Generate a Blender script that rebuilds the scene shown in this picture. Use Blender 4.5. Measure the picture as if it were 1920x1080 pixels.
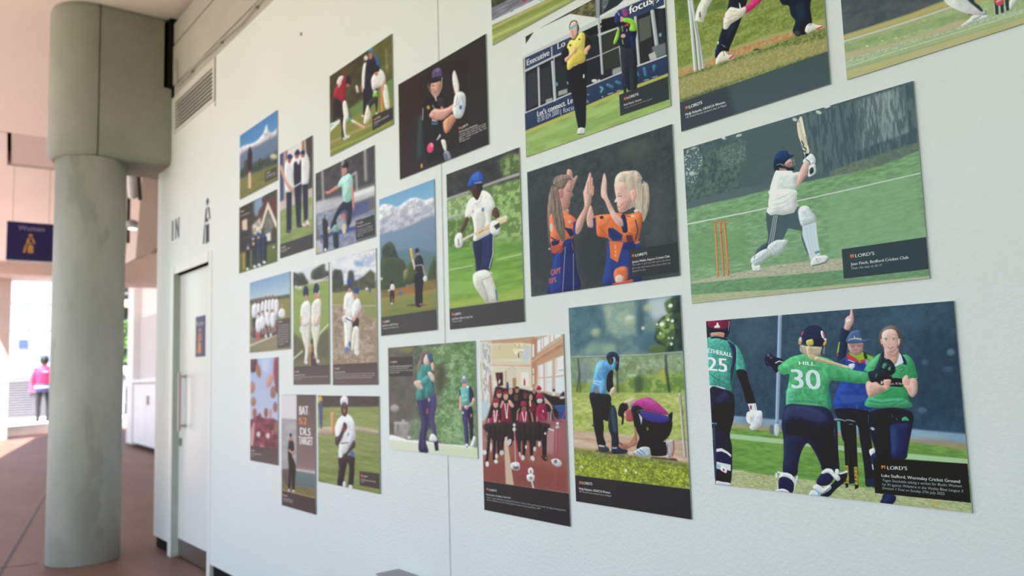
import bpy, bmesh, math, random
import numpy as np
from mathutils import Vector, Matrix

for o in list(bpy.data.objects): bpy.data.objects.remove(o)
SC = bpy.context.scene
COL = SC.collection
rnd = random.Random(7); CE_ = 3.99

# ---------------------------------------------------------------- camera (28 mm lens, 1.7 m from the picture wall, 1.24 m up)
cam = bpy.data.cameras.new('camera'); cam_ob = bpy.data.objects.new('camera', cam); COL.objects.link(cam_ob)
RIGHT = Vector((0.61932895, 0.78451452, -0.03112269)); UP = Vector((0.09880604, -0.03855415, 0.99435957)); FWD = Vector((-0.77888960, 0.61891078, 0.10139247))
m = Matrix((RIGHT, UP, -FWD)).transposed().to_4x4(); m.translation = Vector((0, -1.7, 1.24)); cam_ob.matrix_world = m
cam.sensor_width = 36; cam.lens = 36*1505.03/1920; cam.clip_start = .05; cam.clip_end = 300
cam.dof.use_dof = True; cam.dof.focus_distance = 1.85; cam.dof.aperture_fstop = 3.2
SC.camera = cam_ob
# ---------------------------------------------------------------- sky, sun, exposure
world = bpy.data.worlds.new('sky'); SC.world = world; world.use_nodes = True
nt = world.node_tree; nt.nodes.clear()
sky = nt.nodes.new('ShaderNodeTexSky'); sky.sky_type = 'NISHITA'; sky.sun_disc = False
SUN = Vector((.30, -.45, 1)).normalized()
sky.sun_elevation = math.asin(SUN.z); sky.sun_rotation = math.atan2(SUN.x, SUN.y)
sky.air_density = 1.3; sky.dust_density = 1.0; sky.ozone_density = 1.0
bg = nt.nodes.new('ShaderNodeBackground'); bg.inputs[1].default_value = 1.0
wo = nt.nodes.new('ShaderNodeOutputWorld')
nt.links.new(sky.outputs[0], bg.inputs[0]); nt.links.new(bg.outputs[0], wo.inputs[0])
sl = bpy.data.lights.new('sun', 'SUN'); sl.energy = 52; sl.angle = math.radians(.6); sl.color = (1, .965, .93)
so = bpy.data.objects.new('sun', sl); so.rotation_euler = SUN.to_track_quat('Z', 'Y').to_euler(); COL.objects.link(so)
vs = SC.view_settings; vs.view_transform = 'Standard'; vs.look = 'None'; vs.exposure = -1.3; vs.gamma = 1; vs.use_curve_mapping = False
SC.cycles.max_bounces = 10; SC.cycles.diffuse_bounces = 6; SC.cycles.use_denoising = True

# ---------------------------------------------------------------- helpers
def tag(o, label=None, cat=None, group=None, kind=None):
    if label: o['label'] = label
    if cat: o['category'] = cat
    if group: o['group'] = group
    if kind: o['kind'] = kind
    return o
def mat(name, col, rough=.6, var=0, scale=4, col2=None, bump=0, bscale=60, metal=0, spec=.5, emit=None, stretch=(1, 1, 1), speck=None):
    M = bpy.data.materials.new(name); M.use_nodes = True; n = M.node_tree; b = n.nodes['Principled BSDF']
    b.inputs['Roughness'].default_value = rough; b.inputs['Metallic'].default_value = metal; b.inputs['Specular IOR Level'].default_value = spec
    col = (*col, 1); b.inputs['Base Color'].default_value = col
    tc = n.nodes.new('ShaderNodeTexCoord'); mp = n.nodes.new('ShaderNodeMapping'); mp.inputs['Scale'].default_value = stretch
    n.links.new(tc.outputs['Object'], mp.inputs[0])
    if var or col2:
        nz = n.nodes.new('ShaderNodeTexNoise'); nz.inputs['Scale'].default_value = scale; nz.inputs['Detail'].default_value = 6; nz.inputs['Roughness'].default_value = .6
        n.links.new(mp.outputs[0], nz.inputs['Vector'])
        cr = n.nodes.new('ShaderNodeValToRGB'); cr.color_ramp.elements[0].position = .32; cr.color_ramp.elements[1].position = .68
        c2 = (*col2, 1) if col2 else tuple(min(1, c*(1+var)) for c in col[:3])+(1,)
        c1 = col if col2 else tuple(c*(1-var) for c in col[:3])+(1,)
        cr.color_ramp.elements[0].color = c1; cr.color_ramp.elements[1].color = c2
        n.links.new(nz.outputs[0], cr.inputs[0]); last = cr.outputs[0]
        if speck:
            vz = n.nodes.new('ShaderNodeTexNoise'); vz.inputs['Scale'].default_value = speck[0]; vz.inputs['Detail'].default_value = 3
            n.links.new(mp.outputs[0], vz.inputs['Vector'])
            r2 = n.nodes.new('ShaderNodeValToRGB'); r2.color_ramp.elements[0].position = speck[1]; r2.color_ramp.elements[1].position = speck[1]+.06
            n.links.new(vz.outputs[0], r2.inputs[0])
            mx = n.nodes.new('ShaderNodeMix'); mx.data_type = 'RGBA'; n.links.new(r2.outputs[0], mx.inputs[0]); n.links.new(last, mx.inputs[6]); mx.inputs[7].default_value = (*speck[2], 1)
            last = mx.outputs[2]
        n.links.new(last, b.inputs['Base Color'])
    if bump:
        bz = n.nodes.new('ShaderNodeTexNoise'); bz.inputs['Scale'].default_value = bscale; bz.inputs['Detail'].default_value = 4
        n.links.new(mp.outputs[0], bz.inputs['Vector'])
        bp = n.nodes.new('ShaderNodeBump'); bp.inputs['Strength'].default_value = bump; bp.inputs['Distance'].default_value = .003
        n.links.new(bz.outputs[0], bp.inputs['Height']); n.links.new(bp.outputs[0], b.inputs['Normal'])
    if emit: b.inputs['Emission Color'].default_value = (*emit[0], 1); b.inputs['Emission Strength'].default_value = emit[1]
    return M
def link(name, me, m=None, parent=None):
    o = bpy.data.objects.new(name, me); COL.objects.link(o)
    if m is not None: me.materials.append(m)
    if parent: o.parent = parent
    return o
def mesh_of(bm, smooth=False):
    me = bpy.data.meshes.new('m'); bmesh.ops.recalc_face_normals(bm, faces=bm.faces); bm.to_mesh(me); bm.free()
    if smooth:
        for p in me.polygons: p.use_smooth = True
    return me
def addbox(bm, x0, x1, y0, y1, z0, z1, bev=0):
    vs_ = [bm.verts.new((x, y, z)) for x in (x0, x1) for y in (y0, y1) for z in (z0, z1)]
    fs = [bm.faces.new([vs_[i] for i in q]) for q in ((0, 1, 3, 2), (4, 6, 7, 5), (0, 4, 5, 1), (2, 3, 7, 6), (0, 2, 6, 4), (1, 5, 7, 3))]
    if bev: bmesh.ops.bevel(bm, geom=list({e for f in fs for e in f.edges}), offset=bev, segments=2, affect='EDGES', profile=.7)
def box(name, x0, x1, y0, y1, z0, z1, m, parent=None, bev=0):
    bm = bmesh.new(); addbox(bm, min(x0, x1), max(x0, x1), min(y0, y1), max(y0, y1), min(z0, z1), max(z0, z1), bev); return link(name, mesh_of(bm), m, parent)
def prism(name, pts, axis, a, b, m, parent=None, bev=0, smooth=False, bm=None):
    # closed outline in the two other axes, extruded along axis from a to b
    own = bm is None
    if own: bm = bmesh.new()
    def P(p, t): return {'x': (t, p[0], p[1]), 'y': (p[0], t, p[1]), 'z': (p[0], p[1], t)}[axis]
    A = [bm.verts.new(P(p, a)) for p in pts]; B = [bm.verts.new(P(p, b)) for p in pts]
    n = len(pts)
    bm.faces.new(A); bm.faces.new(B[::-1])
    for i in range(n): bm.faces.new((A[i], A[(i+1) % n], B[(i+1) % n], B[i]))
    if bev: bmesh.ops.bevel(bm, geom=[e for e in bm.edges], offset=bev, segments=1, affect='EDGES')
    if own: return link(name, mesh_of(bm, smooth), m, parent)
def lathe(name, prof, m, parent=None, seg=48, loc=(0, 0, 0)):
    bm = bmesh.new(); rings = []
    for r, z in prof:
        rings.append([bm.verts.new((loc[0]+r*math.cos(2*math.pi*i/seg), loc[1]+r*math.sin(2*math.pi*i/seg), loc[2]+z)) for i in range(seg)])
    for a, b in zip(rings, rings[1:]):
        for i in range(seg): bm.faces.new((a[i], a[(i+1) % seg], b[(i+1) % seg], b[i]))
    bm.faces.new(rings[0][::-1]); bm.faces.new(rings[-1])
    o = link(name, mesh_of(bm, True), m, parent)
    return o
def tube(name, pts, r, m, parent=None, seg=10):
    cu = bpy.data.curves.new('c', 'CURVE'); cu.dimensions = '3D'; cu.bevel_depth = r; cu.bevel_resolution = 3; cu.use_fill_caps = True
    sp = cu.splines.new('POLY'); sp.points.add(len(pts)-1)
    for p, q in zip(sp.points, pts): p.co = (*q, 1)
    t = bpy.data.objects.new('t', cu); me = bpy.data.meshes.new_from_object(t); bpy.data.objects.remove(t); bpy.data.curves.remove(cu)
    for p in me.polygons: p.use_smooth = True
    me.materials.clear()
    return link(name, me, m, parent)
def empty(name, loc=(0, 0, 0)):
    o = bpy.data.objects.new(name, None); COL.objects.link(o); o.location = loc; o.empty_display_size = .1; return o
def text_mesh(name, s, size, m, parent, origin, xdir, updir, off=.0005, depth=.0006):
    cu = bpy.data.curves.new('t', 'FONT'); cu.body = s; cu.size = size; cu.align_x = 'CENTER'; cu.extrude = depth/2; cu.resolution_u = 3
    t = bpy.data.objects.new('t', cu); me = bpy.data.meshes.new_from_object(t); bpy.data.objects.remove(t); bpy.data.curves.remove(cu)
    me.materials.clear()
    X = Vector(xdir).normalized(); U = Vector(updir).normalized(); N = X.cross(U)
    M4 = Matrix((X, U, N)).transposed().to_4x4(); M4.translation = Vector(origin)+N*off
    me.transform(M4)
    return link(name, me, m, parent)

# ---------------------------------------------------------------- materials
WALL = mat('white_render', (.745, .785, .79), .40, .02, 1.2, bump=.55, bscale=95, spec=.25)
WALL_PLAIN = mat('white_paint', (.80, .80, .79), .35, .015, 2, bump=.05, bscale=60)
DOORM = mat('door_paint', (.77, .775, .77), .28, .01, 2, spec=.4)
CONC = mat('grey_concrete', (.32, .335, .30), .75, scale=3.2, col2=(.42, .43, .395), bump=.25, bscale=25, spec=.25, stretch=(1, 1, .45), speck=(5, .58, (.315, .33, .29)))
CONC_CAP = mat('capital_concrete', (.27, .28, .25), .78, scale=2.2, col2=(.34, .345, .31), bump=.2, bscale=22, spec=.2)
CONC_BEAM = mat('beam_concrete', (.40, .385, .355), .8, scale=3, col2=(.48, .465, .43), bump=.2, bscale=18, spec=.2, stretch=(.5, 1, 1))
SOFFIT = mat('soffit_concrete', (.79, .71, .66), .7, scale=.9, col2=(.85, .785, .745), bump=.1, bscale=8, spec=.2, stretch=(.4, 1.5, 1))
SOFFIT2 = mat('soffit_panel', (.60, .52, .49), .7, scale=1.2, col2=(.64, .56, .53), spec=.2)
PINKC = mat('far_concrete', (.58, .48, .44), .75, scale=3, col2=(.64, .54, .5), spec=.2)
DARK = mat('dark_gap', (.012, .012, .011), .9, .1, 8, spec=.1)
JOINT = mat('joint_sealant', (.56, .58, .57), .7, .12, 30, spec=.2)
FLOOR = mat('brown_resin_floor', (.165, .085, .06), .5, scale=.9, col2=(.235, .125, .09), bump=.25, bscale=120, spec=.22, stretch=(1, 3, 1), speck=(30, .66, (.13, .075, .055)))
BOUNCE_PAVE = mat('pale_paving', (.42, .40, .36), .75, .12, 1.5, bump=.2, bscale=40)
STEEL = mat('brushed_steel', (.42, .41, .41), .28, .06, 3, metal=1, stretch=(1, 1, 30))
GREYMETAL = mat('grey_metal', (.28, .29, .29), .45, .05, 5)
NAVY = mat('navy_sign_face', (.012, .012, .10), .4, .03, 5)
PURPLE = mat('purple_sign_face', (.065, .05, .17), .4, .03, 5)
ORANGE = mat('orange_print', (.75, .33, .06), .5, .03, 5)
ORANGE2 = mat('amber_print', (.55, .30, .06), .5, .03, 5)
WHITEP = mat('white_print', (.62, .62, .66), .5, .02, 5)
INK = mat('dark_navy_vinyl', (.02, .025, .06), .45, .05, 8)
CABLE = mat('grey_cable', (.42, .41, .37), .6, .05, 10)
BOARD = mat('print_board_edge', (.42, .45, .44), .5, .03, 10)
CLAD = mat('shaded_blue_cladding', (.40, .45, .56), .5, .04, .6, spec=.3)  # colour lowered to stand in for the shade over the far building
LOUV = mat('shaded_grey_louvre', (.24, .23, .25), .6, .06, 6)  # darkened too, the shade on the louvred base is put in its colour
KIOSK = mat('kiosk_white', (.82, .82, .84), .4, .02, 3)
KIOSKG = mat('kiosk_grey', (.56, .55, .57), .5, .02, 3)
KERBW = mat('pale_kerb', (.72, .70, .68), .7, .05, 2)
LEAF = mat('green_leaves', (.10, .28, .04), .5, scale=3, col2=(.22, .42, .08))
DARKM = mat('dark_facade', (.03, .032, .035), .6, .2, 3)

# ---------------------------------------------------------------- floor, ceiling, walls
def S(o, kind='structure'): o['kind'] = kind; return o
FL = [(-60, -30), (14, -30), (14, 25), (-60, 25)]
S(prism('floor', FL, 'z', -.15, 0, FLOOR))
def gnd(x, y): return (x, y)
# unseen paving and lawn added to tint the bounced light pink and green
BOUNCE_GREEN = mat('bounce_green', (.05, .115, .035), .9, scale=2, col2=(.08, .16, .045), spec=.1)
BOUNCE_PAVE = mat('bounce_pink_paving', (.41, .335, .305), .8, .1, 1.5, bump=.2, bscale=40, spec=.2)
S(prism('floor_bounce_pink', [(-5.01, -29.9), (-5.01, -3.6), (-59.9, -3.6), (-59.9, -29.9)], 'z', .001, .012, BOUNCE_PAVE))
S(prism('floor_bounce_green', [(13.9, -29.9), (13.9, -5.0), (-5.0, -5.0), (-5.0, -29.9)], 'z', .001, .012, BOUNCE_GREEN))
S(box('wall_shade_blocker', 3.3, 3.6, -5.4, .0, 0, CE_, mat('shade_blocker_concrete', (.25, .26, .25), .8, .08, 2)))  # unseen wall added to darken the right end of the picture wall
def edge_y(x): return -1.8-.236*(x+15.2)
CE = 4.0
def slab(name, pts, m, z0=CE, z1=CE+.18): return S(prism(name, pts, 'z', z0, z1, m))
slab('ceiling', [(7, edge_y(7)), (7, 14), (-10.10, 14), (-10.10, edge_y(-10.10))], SOFFIT)
slab('ceiling', [(-10.13, -.62), (-10.13, 14), (-11.62, 14), (-11.62, -.45)], SOFFIT2, CE+.02)
slab('ceiling', [(-10.13, edge_y(-10.13)), (-10.13, -.66), (-11.66, -.49), (-11.66, 14), (-21, 14), (-21, edge_y(-21))], SOFFIT)
slab('ceiling', [(7, edge_y(7)), (7, 14), (-21, 14), (-21, edge_y(-21))], DARK, CE+.20, CE+.5)
XL, XR = -6.585, 5.0
YB = .30
# picture wall: render panels around the door and the ventilation grille, a sealed joint between two of them
DX0, DX1, DZ = -6.10, -5.335, 2.012
VX0, VX1, VZ0, VZ1 = -6.16, -5.245, 3.085, 3.345
JX = -2.556
bm = bmesh.new()
WT = 3.375
for (a, b, c, d) in ((XL, DX0, .085, WT), (DX0, DX1, DZ, WT), (DX1, JX-.005, .085, WT)):
    if (a, b) == (XL, DX0): addbox(bm, a, b, 0, YB, c, 3.085); addbox(bm, a, VX0, 0, YB, 3.085, WT); addbox(bm, VX0, b, 0, YB, VZ1, WT); addbox(bm, VX0, b, .06, YB, 3.085, VZ1)
    elif (a, b) == (DX0, DX1): addbox(bm, a, b, 0, YB, c, 3.085); addbox(bm, a, VX1, 0, YB, VZ1, WT); addbox(bm, VX1, b, 0, YB, 3.085, WT) if VX1 < b else None; addbox(bm, a, VX1, .06, YB, 3.085, VZ1)
    else: addbox(bm, a, VX1, 0, YB, VZ1, WT) if a < VX1 else None; addbox(bm, a, b, 0, YB, c, 3.085); addbox(bm, max(a, VX1), b, 0, YB, 3.085, WT); (addbox(bm, a, VX1, .06, YB, 3.085, VZ1) if a < VX1 else None)
S(link('wall_front', mesh_of(bm), WALL))
bm = bmesh.new(); addbox(bm, JX+.005, XR, 0, YB, .085, WT); S(link('wall_front', mesh_of(bm), WALL))
S(box('trim_2', JX-.0049, JX+.0049, .0016, .012, .085, WT, JOINT))
S(box('wall_back', XL, XR, YB+.001, YB+3.0, 0, CE-.02, WALL_PLAIN))
S(box('baseboard_front', XL+.01, DX0-.03, .02, YB, 0, .084, DARK)); S(box('baseboard_front', DX1+.03, XR, .02, YB, 0, .084, DARK))
# concrete edge beam over the wall, with a pale ledge, a joint and the black movement gap beside the column head
BX = -6.195
S(box('trim_3', BX, XR, .004, YB, 3.377, 3.462, CONC_BEAM, bev=.004))
S(box('trim_4', BX, XR, -.006, YB, 3.464, 3.775, CONC_BEAM, bev=.003))
S(box('trim_5', BX, XR, .03, YB, 3.775, 3.795, DARK))
S(box('trim_6', BX, XR, -.002, YB, 3.795, 3.955, CONC_BEAM, bev=.003))
S(box('trim_7', BX-.005, XR, .03, YB, 3.955, 3.998, DARK))
S(box('trim_8', -6.45, BX-.004, -.03, YB-.02, 3.46, 3.998, DARK))

# column and its capital
CX, CY = -6.48, -.495
column = empty('concrete_column', (CX, CY, 0)); tag(column, 'round grey concrete column carrying a broad rounded concrete head beside the picture wall', 'column')
lathe('shaft', [(.232, 0), (.236, .004), (.236, 2.862)], CONC, column, 72, (CX, CY, 0))
R, cx, cy = .272, -6.505, -.512
def cap_outline(g=0, notch=True, ye=-.003):
    r = R-g; P = []
    for i in range(29):
        a = math.radians(0-180*i/28); P.append((cx+r*math.cos(a), cy+r*math.sin(a)))
    P.append((cx-r, ye)); P.append((cx+r, ye))
    if notch:
        P += [(cx+r, cy+.014), (cx+r-.014, cy+.014), (cx+r-.014, cy+.002)]
    return P
bm = bmesh.new(); rings = []
for z, g in ((2.862, .035), (2.872, .018), (2.892, .003), (2.905, 0), (3.452, 0), (3.456, 0), (3.965, 0), (3.998, .012)):
    rings.append([bm.verts.new((x, y, z)) for x, y in cap_outline(g, True, -.003 if z < 3.455 else -.062)])
n = len(rings[0])
for a, b in zip(rings, rings[1:]):
    for i in range(n):
        try: bm.faces.new((a[i], a[(i+1) % n], b[(i+1) % n], b[i]))
        except ValueError: pass
bm.faces.new(rings[0][::-1]); bm.faces.new(rings[-1])
bmesh.ops.remove_doubles(bm, verts=bm.verts, dist=.0002)
cap = link('capital', mesh_of(bm), CONC_CAP, column)
for o in column.children: o.matrix_parent_inverse = Matrix.Translation((-CX, -CY, 0))
# stub of the head that runs on behind the wall end
S(box('trim_9', cx-R, XL-.002, -.003, 1.2, 2.865, 3.998, CONC_CAP))

# ventilation grille
vent = empty('ventilation_grille', (VX0, 0, VZ0)); tag(vent, 'white louvred ventilation grille high on the wall above the door', 'ventilation grille')
def child(o, root): o.parent = root; o.matrix_parent_inverse = Matrix.Translation(-Vector(root.location)); return o
bm = bmesh.new(); fw = .028
addbox(bm, VX0-.01, VX1+.01, -.006, .02, VZ1-fw, VZ1+.02); addbox(bm, VX0-.01, VX1+.01, -.006, .02, VZ0-.008, VZ0+.012)
addbox(bm, VX0-.01, VX0+.03, -.006, .02, VZ0+.012, VZ1-fw); addbox(bm, VX1-.035, VX1+.01, -.006, .02, VZ0+.012, VZ1-fw)
VENTM = mat('vent_paint', (.62, .61, .58), .5, .03, 6)
child(link('frame', mesh_of(bm), VENTM), vent)
child(box('back_plate', VX0+.0, VX1-.0, .045, .058, VZ0, VZ1, DARK), vent)
nsl = 8; zz0, zz1 = VZ0+.012, VZ1-fw; st = (zz1-zz0)/nsl
bm = bmesh.new(); P = [(.000, st*.06), (.000, st*.38), (.003, st*.40), (.003, st*.06)]
prism('s', P, 'x', VX0+.03, VX1-.035, None, bm=bm); sm = mesh_of(bm); sm.materials.append(VENTM)
for i in range(nsl):
    s = bpy.data.objects.new('slat', sm); COL.objects.link(s); s.location = (0, 0, zz0+i*st+.003); s.parent = vent; s.matrix_parent_inverse = Matrix.Translation(-Vector(vent.location))
box_ = box('reveal_strip', VX1+.012, VX1+.018, -.002, .002, VZ0-.05, WT, DARK); child(box_, vent)

# cable along the ledge
cab = empty('wall_cable', (-6.08, -.02, 3.42)); tag(cab, 'thin grey cable clipped along the concrete ledge above the grille', 'cable')
pts = [(-6.12, -.018, 3.56), (-6.11, -.018, 3.61), (-6.085, -.018, 3.63), (-6.06, -.018, 3.60), (-6.05, -.018, 3.45), (-6.03, -.018, 3.41)]
x = -5.95
while x < 1.5:
    pts.append((x, -.016-.001*math.sin(x*3), 3.425+.009*math.sin(x*4.3)+.006*math.sin(x*11))); x += .09
child(tube('cable', pts, .0055, CABLE), cab)
bm = bmesh.new(); addbox(bm, -.008, .008, -.024, .002, -.012, .012, .002); cm = mesh_of(bm); cm.materials.append(CABLE)
for k in range(10):
    c = bpy.data.objects.new('clip', cm); COL.objects.link(c); xx = -5.72+k*.62; c.location = (xx, 0, 3.425+.009*math.sin(xx*4.3)+.006*math.sin(xx*11)); child(c, cab)

# door
door = empty('door_1', (DX0, 0, 0)); door['kind'] = 'structure'
bm = bmesh.new(); fo = .075
addbox(bm, DX0-fo, DX0, -.012, .06, 0, DZ+.066, .002); addbox(bm, DX1, DX1+.06, -.004, .06, 0, DZ+.066, .002); addbox(bm, DX0, DX1, -.008, .06, DZ, DZ+.066, .002)
child(link('frame', mesh_of(bm), WALL_PLAIN), door)
child(box('reveal', DX0, DX0+.004, -.010, .062, 0, DZ, mat('green_grey_reveal', (.42, .47, .43), .5, .08, 5)), door)
leaf = child(box('door_leaf', DX0+.006, DX1-.004, .036, .078, .012, DZ-.006, DOORM, bev=.002), door)
kp = box('kick_plate', DX0+.02, DX1-.012, .0335, .036, .012, .128, STEEL); child(kp, door)
# pull handle
hx = -5.93
hb = bmesh.new(); addbox(hb, hx-.014, hx+.014, -.018, .000, .888, 1.295, .005); addbox(hb, hx-.008, hx+.008, 0, .036, .91, .93); addbox(hb, hx-.008, hx+.008, 0, .036, 1.255, 1.275)
child(link('pull_handle', mesh_of(hb), mat('handle_metal', (.55, .47, .46), .35, .03, 5, metal=.6)), door)
lk = bmesh.new(); addbox(lk, -6.045, -6.015, .018, .036, .775, .83, .004); child(link('lock_case', mesh_of(lk), GREYMETAL), door)

# door sign
XW = (1, 0, 0); UW = (0, 0, 1)
def icon(name, m, root, o, sc, plane='y', sx=1):
    # batting figure with a cap, skirt and bat drawn as flat cut shapes; o = centre, sc = height
    def T(p): return (p[0]*sc*sx, p[1]*sc)
    shapes = []
    ring = [(.0+.085*math.cos(a), .40+.075*math.sin(a)) for a in np.linspace(0, 2*math.pi, 20, endpoint=False)]
    inner = [(.0+.058*math.cos(a), .395+.048*math.sin(a)) for a in np.linspace(0, 2*math.pi, 20, endpoint=False)]
    bm = bmesh.new()
    def strip(A, B):
        n = len(A)
        va = [mk(T(p)) for p in A]; vb = [mk(T(p)) for p in B]
        for i in range(n): bm.faces.new((va[i], va[(i+1) % n], vb[(i+1) % n], vb[i]))
    def mk(p):
        if plane == 'y': return bm.verts.new((o[0]+p[0], o[1], o[2]+p[1]))
        return bm.verts.new((o[0], o[1]+p[0], o[2]+p[1]))
    def poly(P): bm.faces.new([mk(T(p)) for p in P])
    strip(ring, inner)
    poly([(-.07, .395), (-.02, .44), (.02, .44), (.07, .395), (.045, .365), (-.045, .365)])
    poly([(-.12, .27), (-.02, .30), (-.05, .06), (-.09, .03), (-.15, -.01), (-.18, .03)])
    poly([(.02, .30), (.12, .27), (.20, .04), (.15, .01), (.09, .12), (.055, .20)])
    poly([(-.075, .05), (-.04, .075), (0, .045), (.05, .08), (.085, .05), (0, -.025), (-.085, .015)])
    poly([(-.11, -.055), (.115, -.055), (.125, -.43), (.03, -.43), (.015, -.40), (.0, -.40), (-.02, -.45), (-.10, -.43)])
    poly([(-.17, .0), (-.12, .02), (-.16, -.12), (-.19, -.42), (-.29, -.42), (-.23, -.12)])
    r = bmesh.ops.extrude_face_region(bm, geom=bm.faces[:])
    v = [g for g in r['geom'] if isinstance(g, bmesh.types.BMVert)]
    bmesh.ops.translate(bm, verts=v, vec=(0, .0006, 0) if plane == 'y' else (-.0006, 0, 0))
    return child(link(name, mesh_of(bm), m), root)
ds = empty('door_sign', (-5.615, .035, 1.40)); tag(ds, 'small purple toilet sign with an orange batting figure fixed on the white door', 'sign')
child(box('plate', -5.71, -5.518, .031, .0358, 1.395, 1.672, PURPLE, bev=.001), ds)
child(text_mesh('lettering', 'Women', .05, WHITEP, None, (-5.614, .0308, 1.605), XW, UW), ds)
icon('batting_figure', ORANGE, ds, (-5.614, .0300, 1.50), .19)

# vinyl symbols over the door
vs1 = empty('wall_numeral', (-6.10, 0, 2.27)); tag(vs1, 'dark navy bar and letter on the white wall left of the batting figure', 'wall symbol')
child(box('bar', -6.195, -6.155, -.0012, -.0002, 2.272, 2.422, INK), vs1)
bm = bmesh.new()
for P in ([(-6.110, 2.272), (-6.082, 2.272), (-6.082, 2.424), (-6.110, 2.424)], [(-6.036, 2.272), (-6.008, 2.272), (-6.008, 2.424), (-6.036, 2.424)], [(-6.082, 2.424), (-6.082, 2.37), (-6.036, 2.272), (-6.036, 2.335)], ):
    prism('x', P, 'y', -.0012, -.0002, None, bm=bm)
child(link('letter', mesh_of(bm), INK), vs1)
vs2 = empty('wall_figure', (-5.40, 0, 2.14)); tag(vs2, 'dark navy batting woman symbol stuck on the white wall above the door', 'wall symbol')
icon('batting_figure', INK, vs2, (-5.375, -.0009, 2.285), .335, sx=.95)

# sign hung from the soffit on two thin rods
hs = empty('hanging_sign', (-11.66, -.16, 2.86)); tag(hs, 'large navy toilet sign with white lettering and an amber batting figure, left of the column', 'sign')
k = 11.66/12.0
def yk(y): return y*k-1.7*(1-k)
def zk(z): return z*k+1.24*(1-k)
sy0, sy1, sz0, sz1 = yk(-.435), yk(.10), zk(2.848), zk(3.352)
child(box('plate', -11.675, -11.66, sy0, sy1, sz0, sz1, NAVY), hs)
child(box('lower_edge', -11.677, -11.657, sy0, sy1, sz0-.022, sz0, WHITEP), hs)
ym = sy0+.44*(sy1-sy0)-.0
for yy in (sy0+.06, sy1-.06): child(tube('hanging_rod', [(-11.668, yy, sz1-.004), (-11.668, yy, CE-.001)], .004, BOARD), hs)
child(text_mesh('lettering', 'Women', .088, mat('sign_lettering', (.30, .30, .50), .5, .02, 5), None, (-11.659, ym+.04, sz0+.385), (0, 1, 0), UW), hs)
icon('batting_figure', ORANGE2, hs, (-11.6585, ym+.03, sz0+.215), .27, plane='x', sx=1)

# small dark speck and the top of the grey box low on the wall
gb = empty('grey_utility_box', (-2.70, -.02, .2)); tag(gb, 'small grey metal box low on the wall, cut by the bottom edge', 'utility box')
child(box('case', -2.93, -2.715, -.10, -.001, .18, .445, GREYMETAL, bev=.004), gb)
child(box('lid', -2.935, -2.71, -.105, -.001, .446, .452, GREYMETAL, bev=.001), gb)
sp = lathe('screw_head', [(.010, 0), (.010, .003), (.006, .005)], GREYMETAL, None, 12); sp.rotation_euler = (math.pi/2, 0, 0); sp.location = (-3.86, -.0005, 3.039)
tag(sp, 'small dark screw head alone on the white wall near the upper frame edge', 'screw')

# floor joints
def strip(name, a, b, w, m, z=.0012):
    a, b = Vector(a), Vector(b); d = (b-a).normalized(); nn = Vector((-d.y, d.x))*w/2
    return S(prism(name, [tuple(a+nn), tuple(b+nn), tuple(b-nn), tuple(a-nn)], 'z', .0002, z, m))
JD = mat('floor_joint', (.075, .05, .045), .6, .2, 20); JP = mat('floor_joint_pale', (.22, .16, .14), .6, .2, 20)
strip('trim_11', (-5.6, -1.17), (-11.2, .01), .022, JD)
strip('trim_12', (-5.6, -1.195), (-11.2, -.015), .012, JP)
strip('trim_13', (-6.72, -1.6), (-6.60, -.75), .02, JD)

# ---------------------------------------------------------------- the background left and right of the column
# raised terrace with a pale kerb
S(prism('floor_terrace', [(-22.6, -3.5), (-23.2, .74), (-24.2, 1.9), (-24.9, 12), (-40, 12), (-40, -3.5)], 'z', 0, .245, KERBW))
# end pier of the stand
S(box('wall_pier', -22.4, -21.9, -.3, .74, 0, CE, PINKC))
S(box('trim_14', -22.3, -21.0, -.1, 14, 3.72, CE, PINKC))
# clad building far off
pav = empty('clad_building', (-28.5, 2, .245)); tag(pav, 'distant pale blue panelled building with a grey louvred base behind the steward', 'building')
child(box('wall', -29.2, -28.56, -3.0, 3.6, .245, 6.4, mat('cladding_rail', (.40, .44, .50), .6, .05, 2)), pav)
zs = [1.46, 2.10, 2.90, 3.72, 4.55, 5.4, 6.3]
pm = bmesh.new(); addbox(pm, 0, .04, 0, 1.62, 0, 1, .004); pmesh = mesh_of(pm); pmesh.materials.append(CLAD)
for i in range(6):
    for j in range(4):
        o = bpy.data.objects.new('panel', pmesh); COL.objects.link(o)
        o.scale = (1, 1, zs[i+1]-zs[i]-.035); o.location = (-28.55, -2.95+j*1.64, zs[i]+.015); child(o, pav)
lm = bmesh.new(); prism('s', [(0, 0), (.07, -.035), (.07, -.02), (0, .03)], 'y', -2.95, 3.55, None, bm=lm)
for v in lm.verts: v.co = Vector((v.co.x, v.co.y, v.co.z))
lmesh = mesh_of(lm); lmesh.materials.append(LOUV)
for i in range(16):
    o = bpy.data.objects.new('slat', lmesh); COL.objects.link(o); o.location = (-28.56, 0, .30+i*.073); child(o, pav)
child(box('small_sign', -28.51, -28.49, 1.70, 1.93, 2.35, 2.62, mat('blue_small_sign', (.08, .12, .42), .5, .05, 5)), pav)
child(box('pink_notice', -28.47, -28.45, 2.0, 2.4, 1.02, 1.3, mat('pink_notice_face', (.75, .12, .25), .5, .05, 5)), pav)

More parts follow.
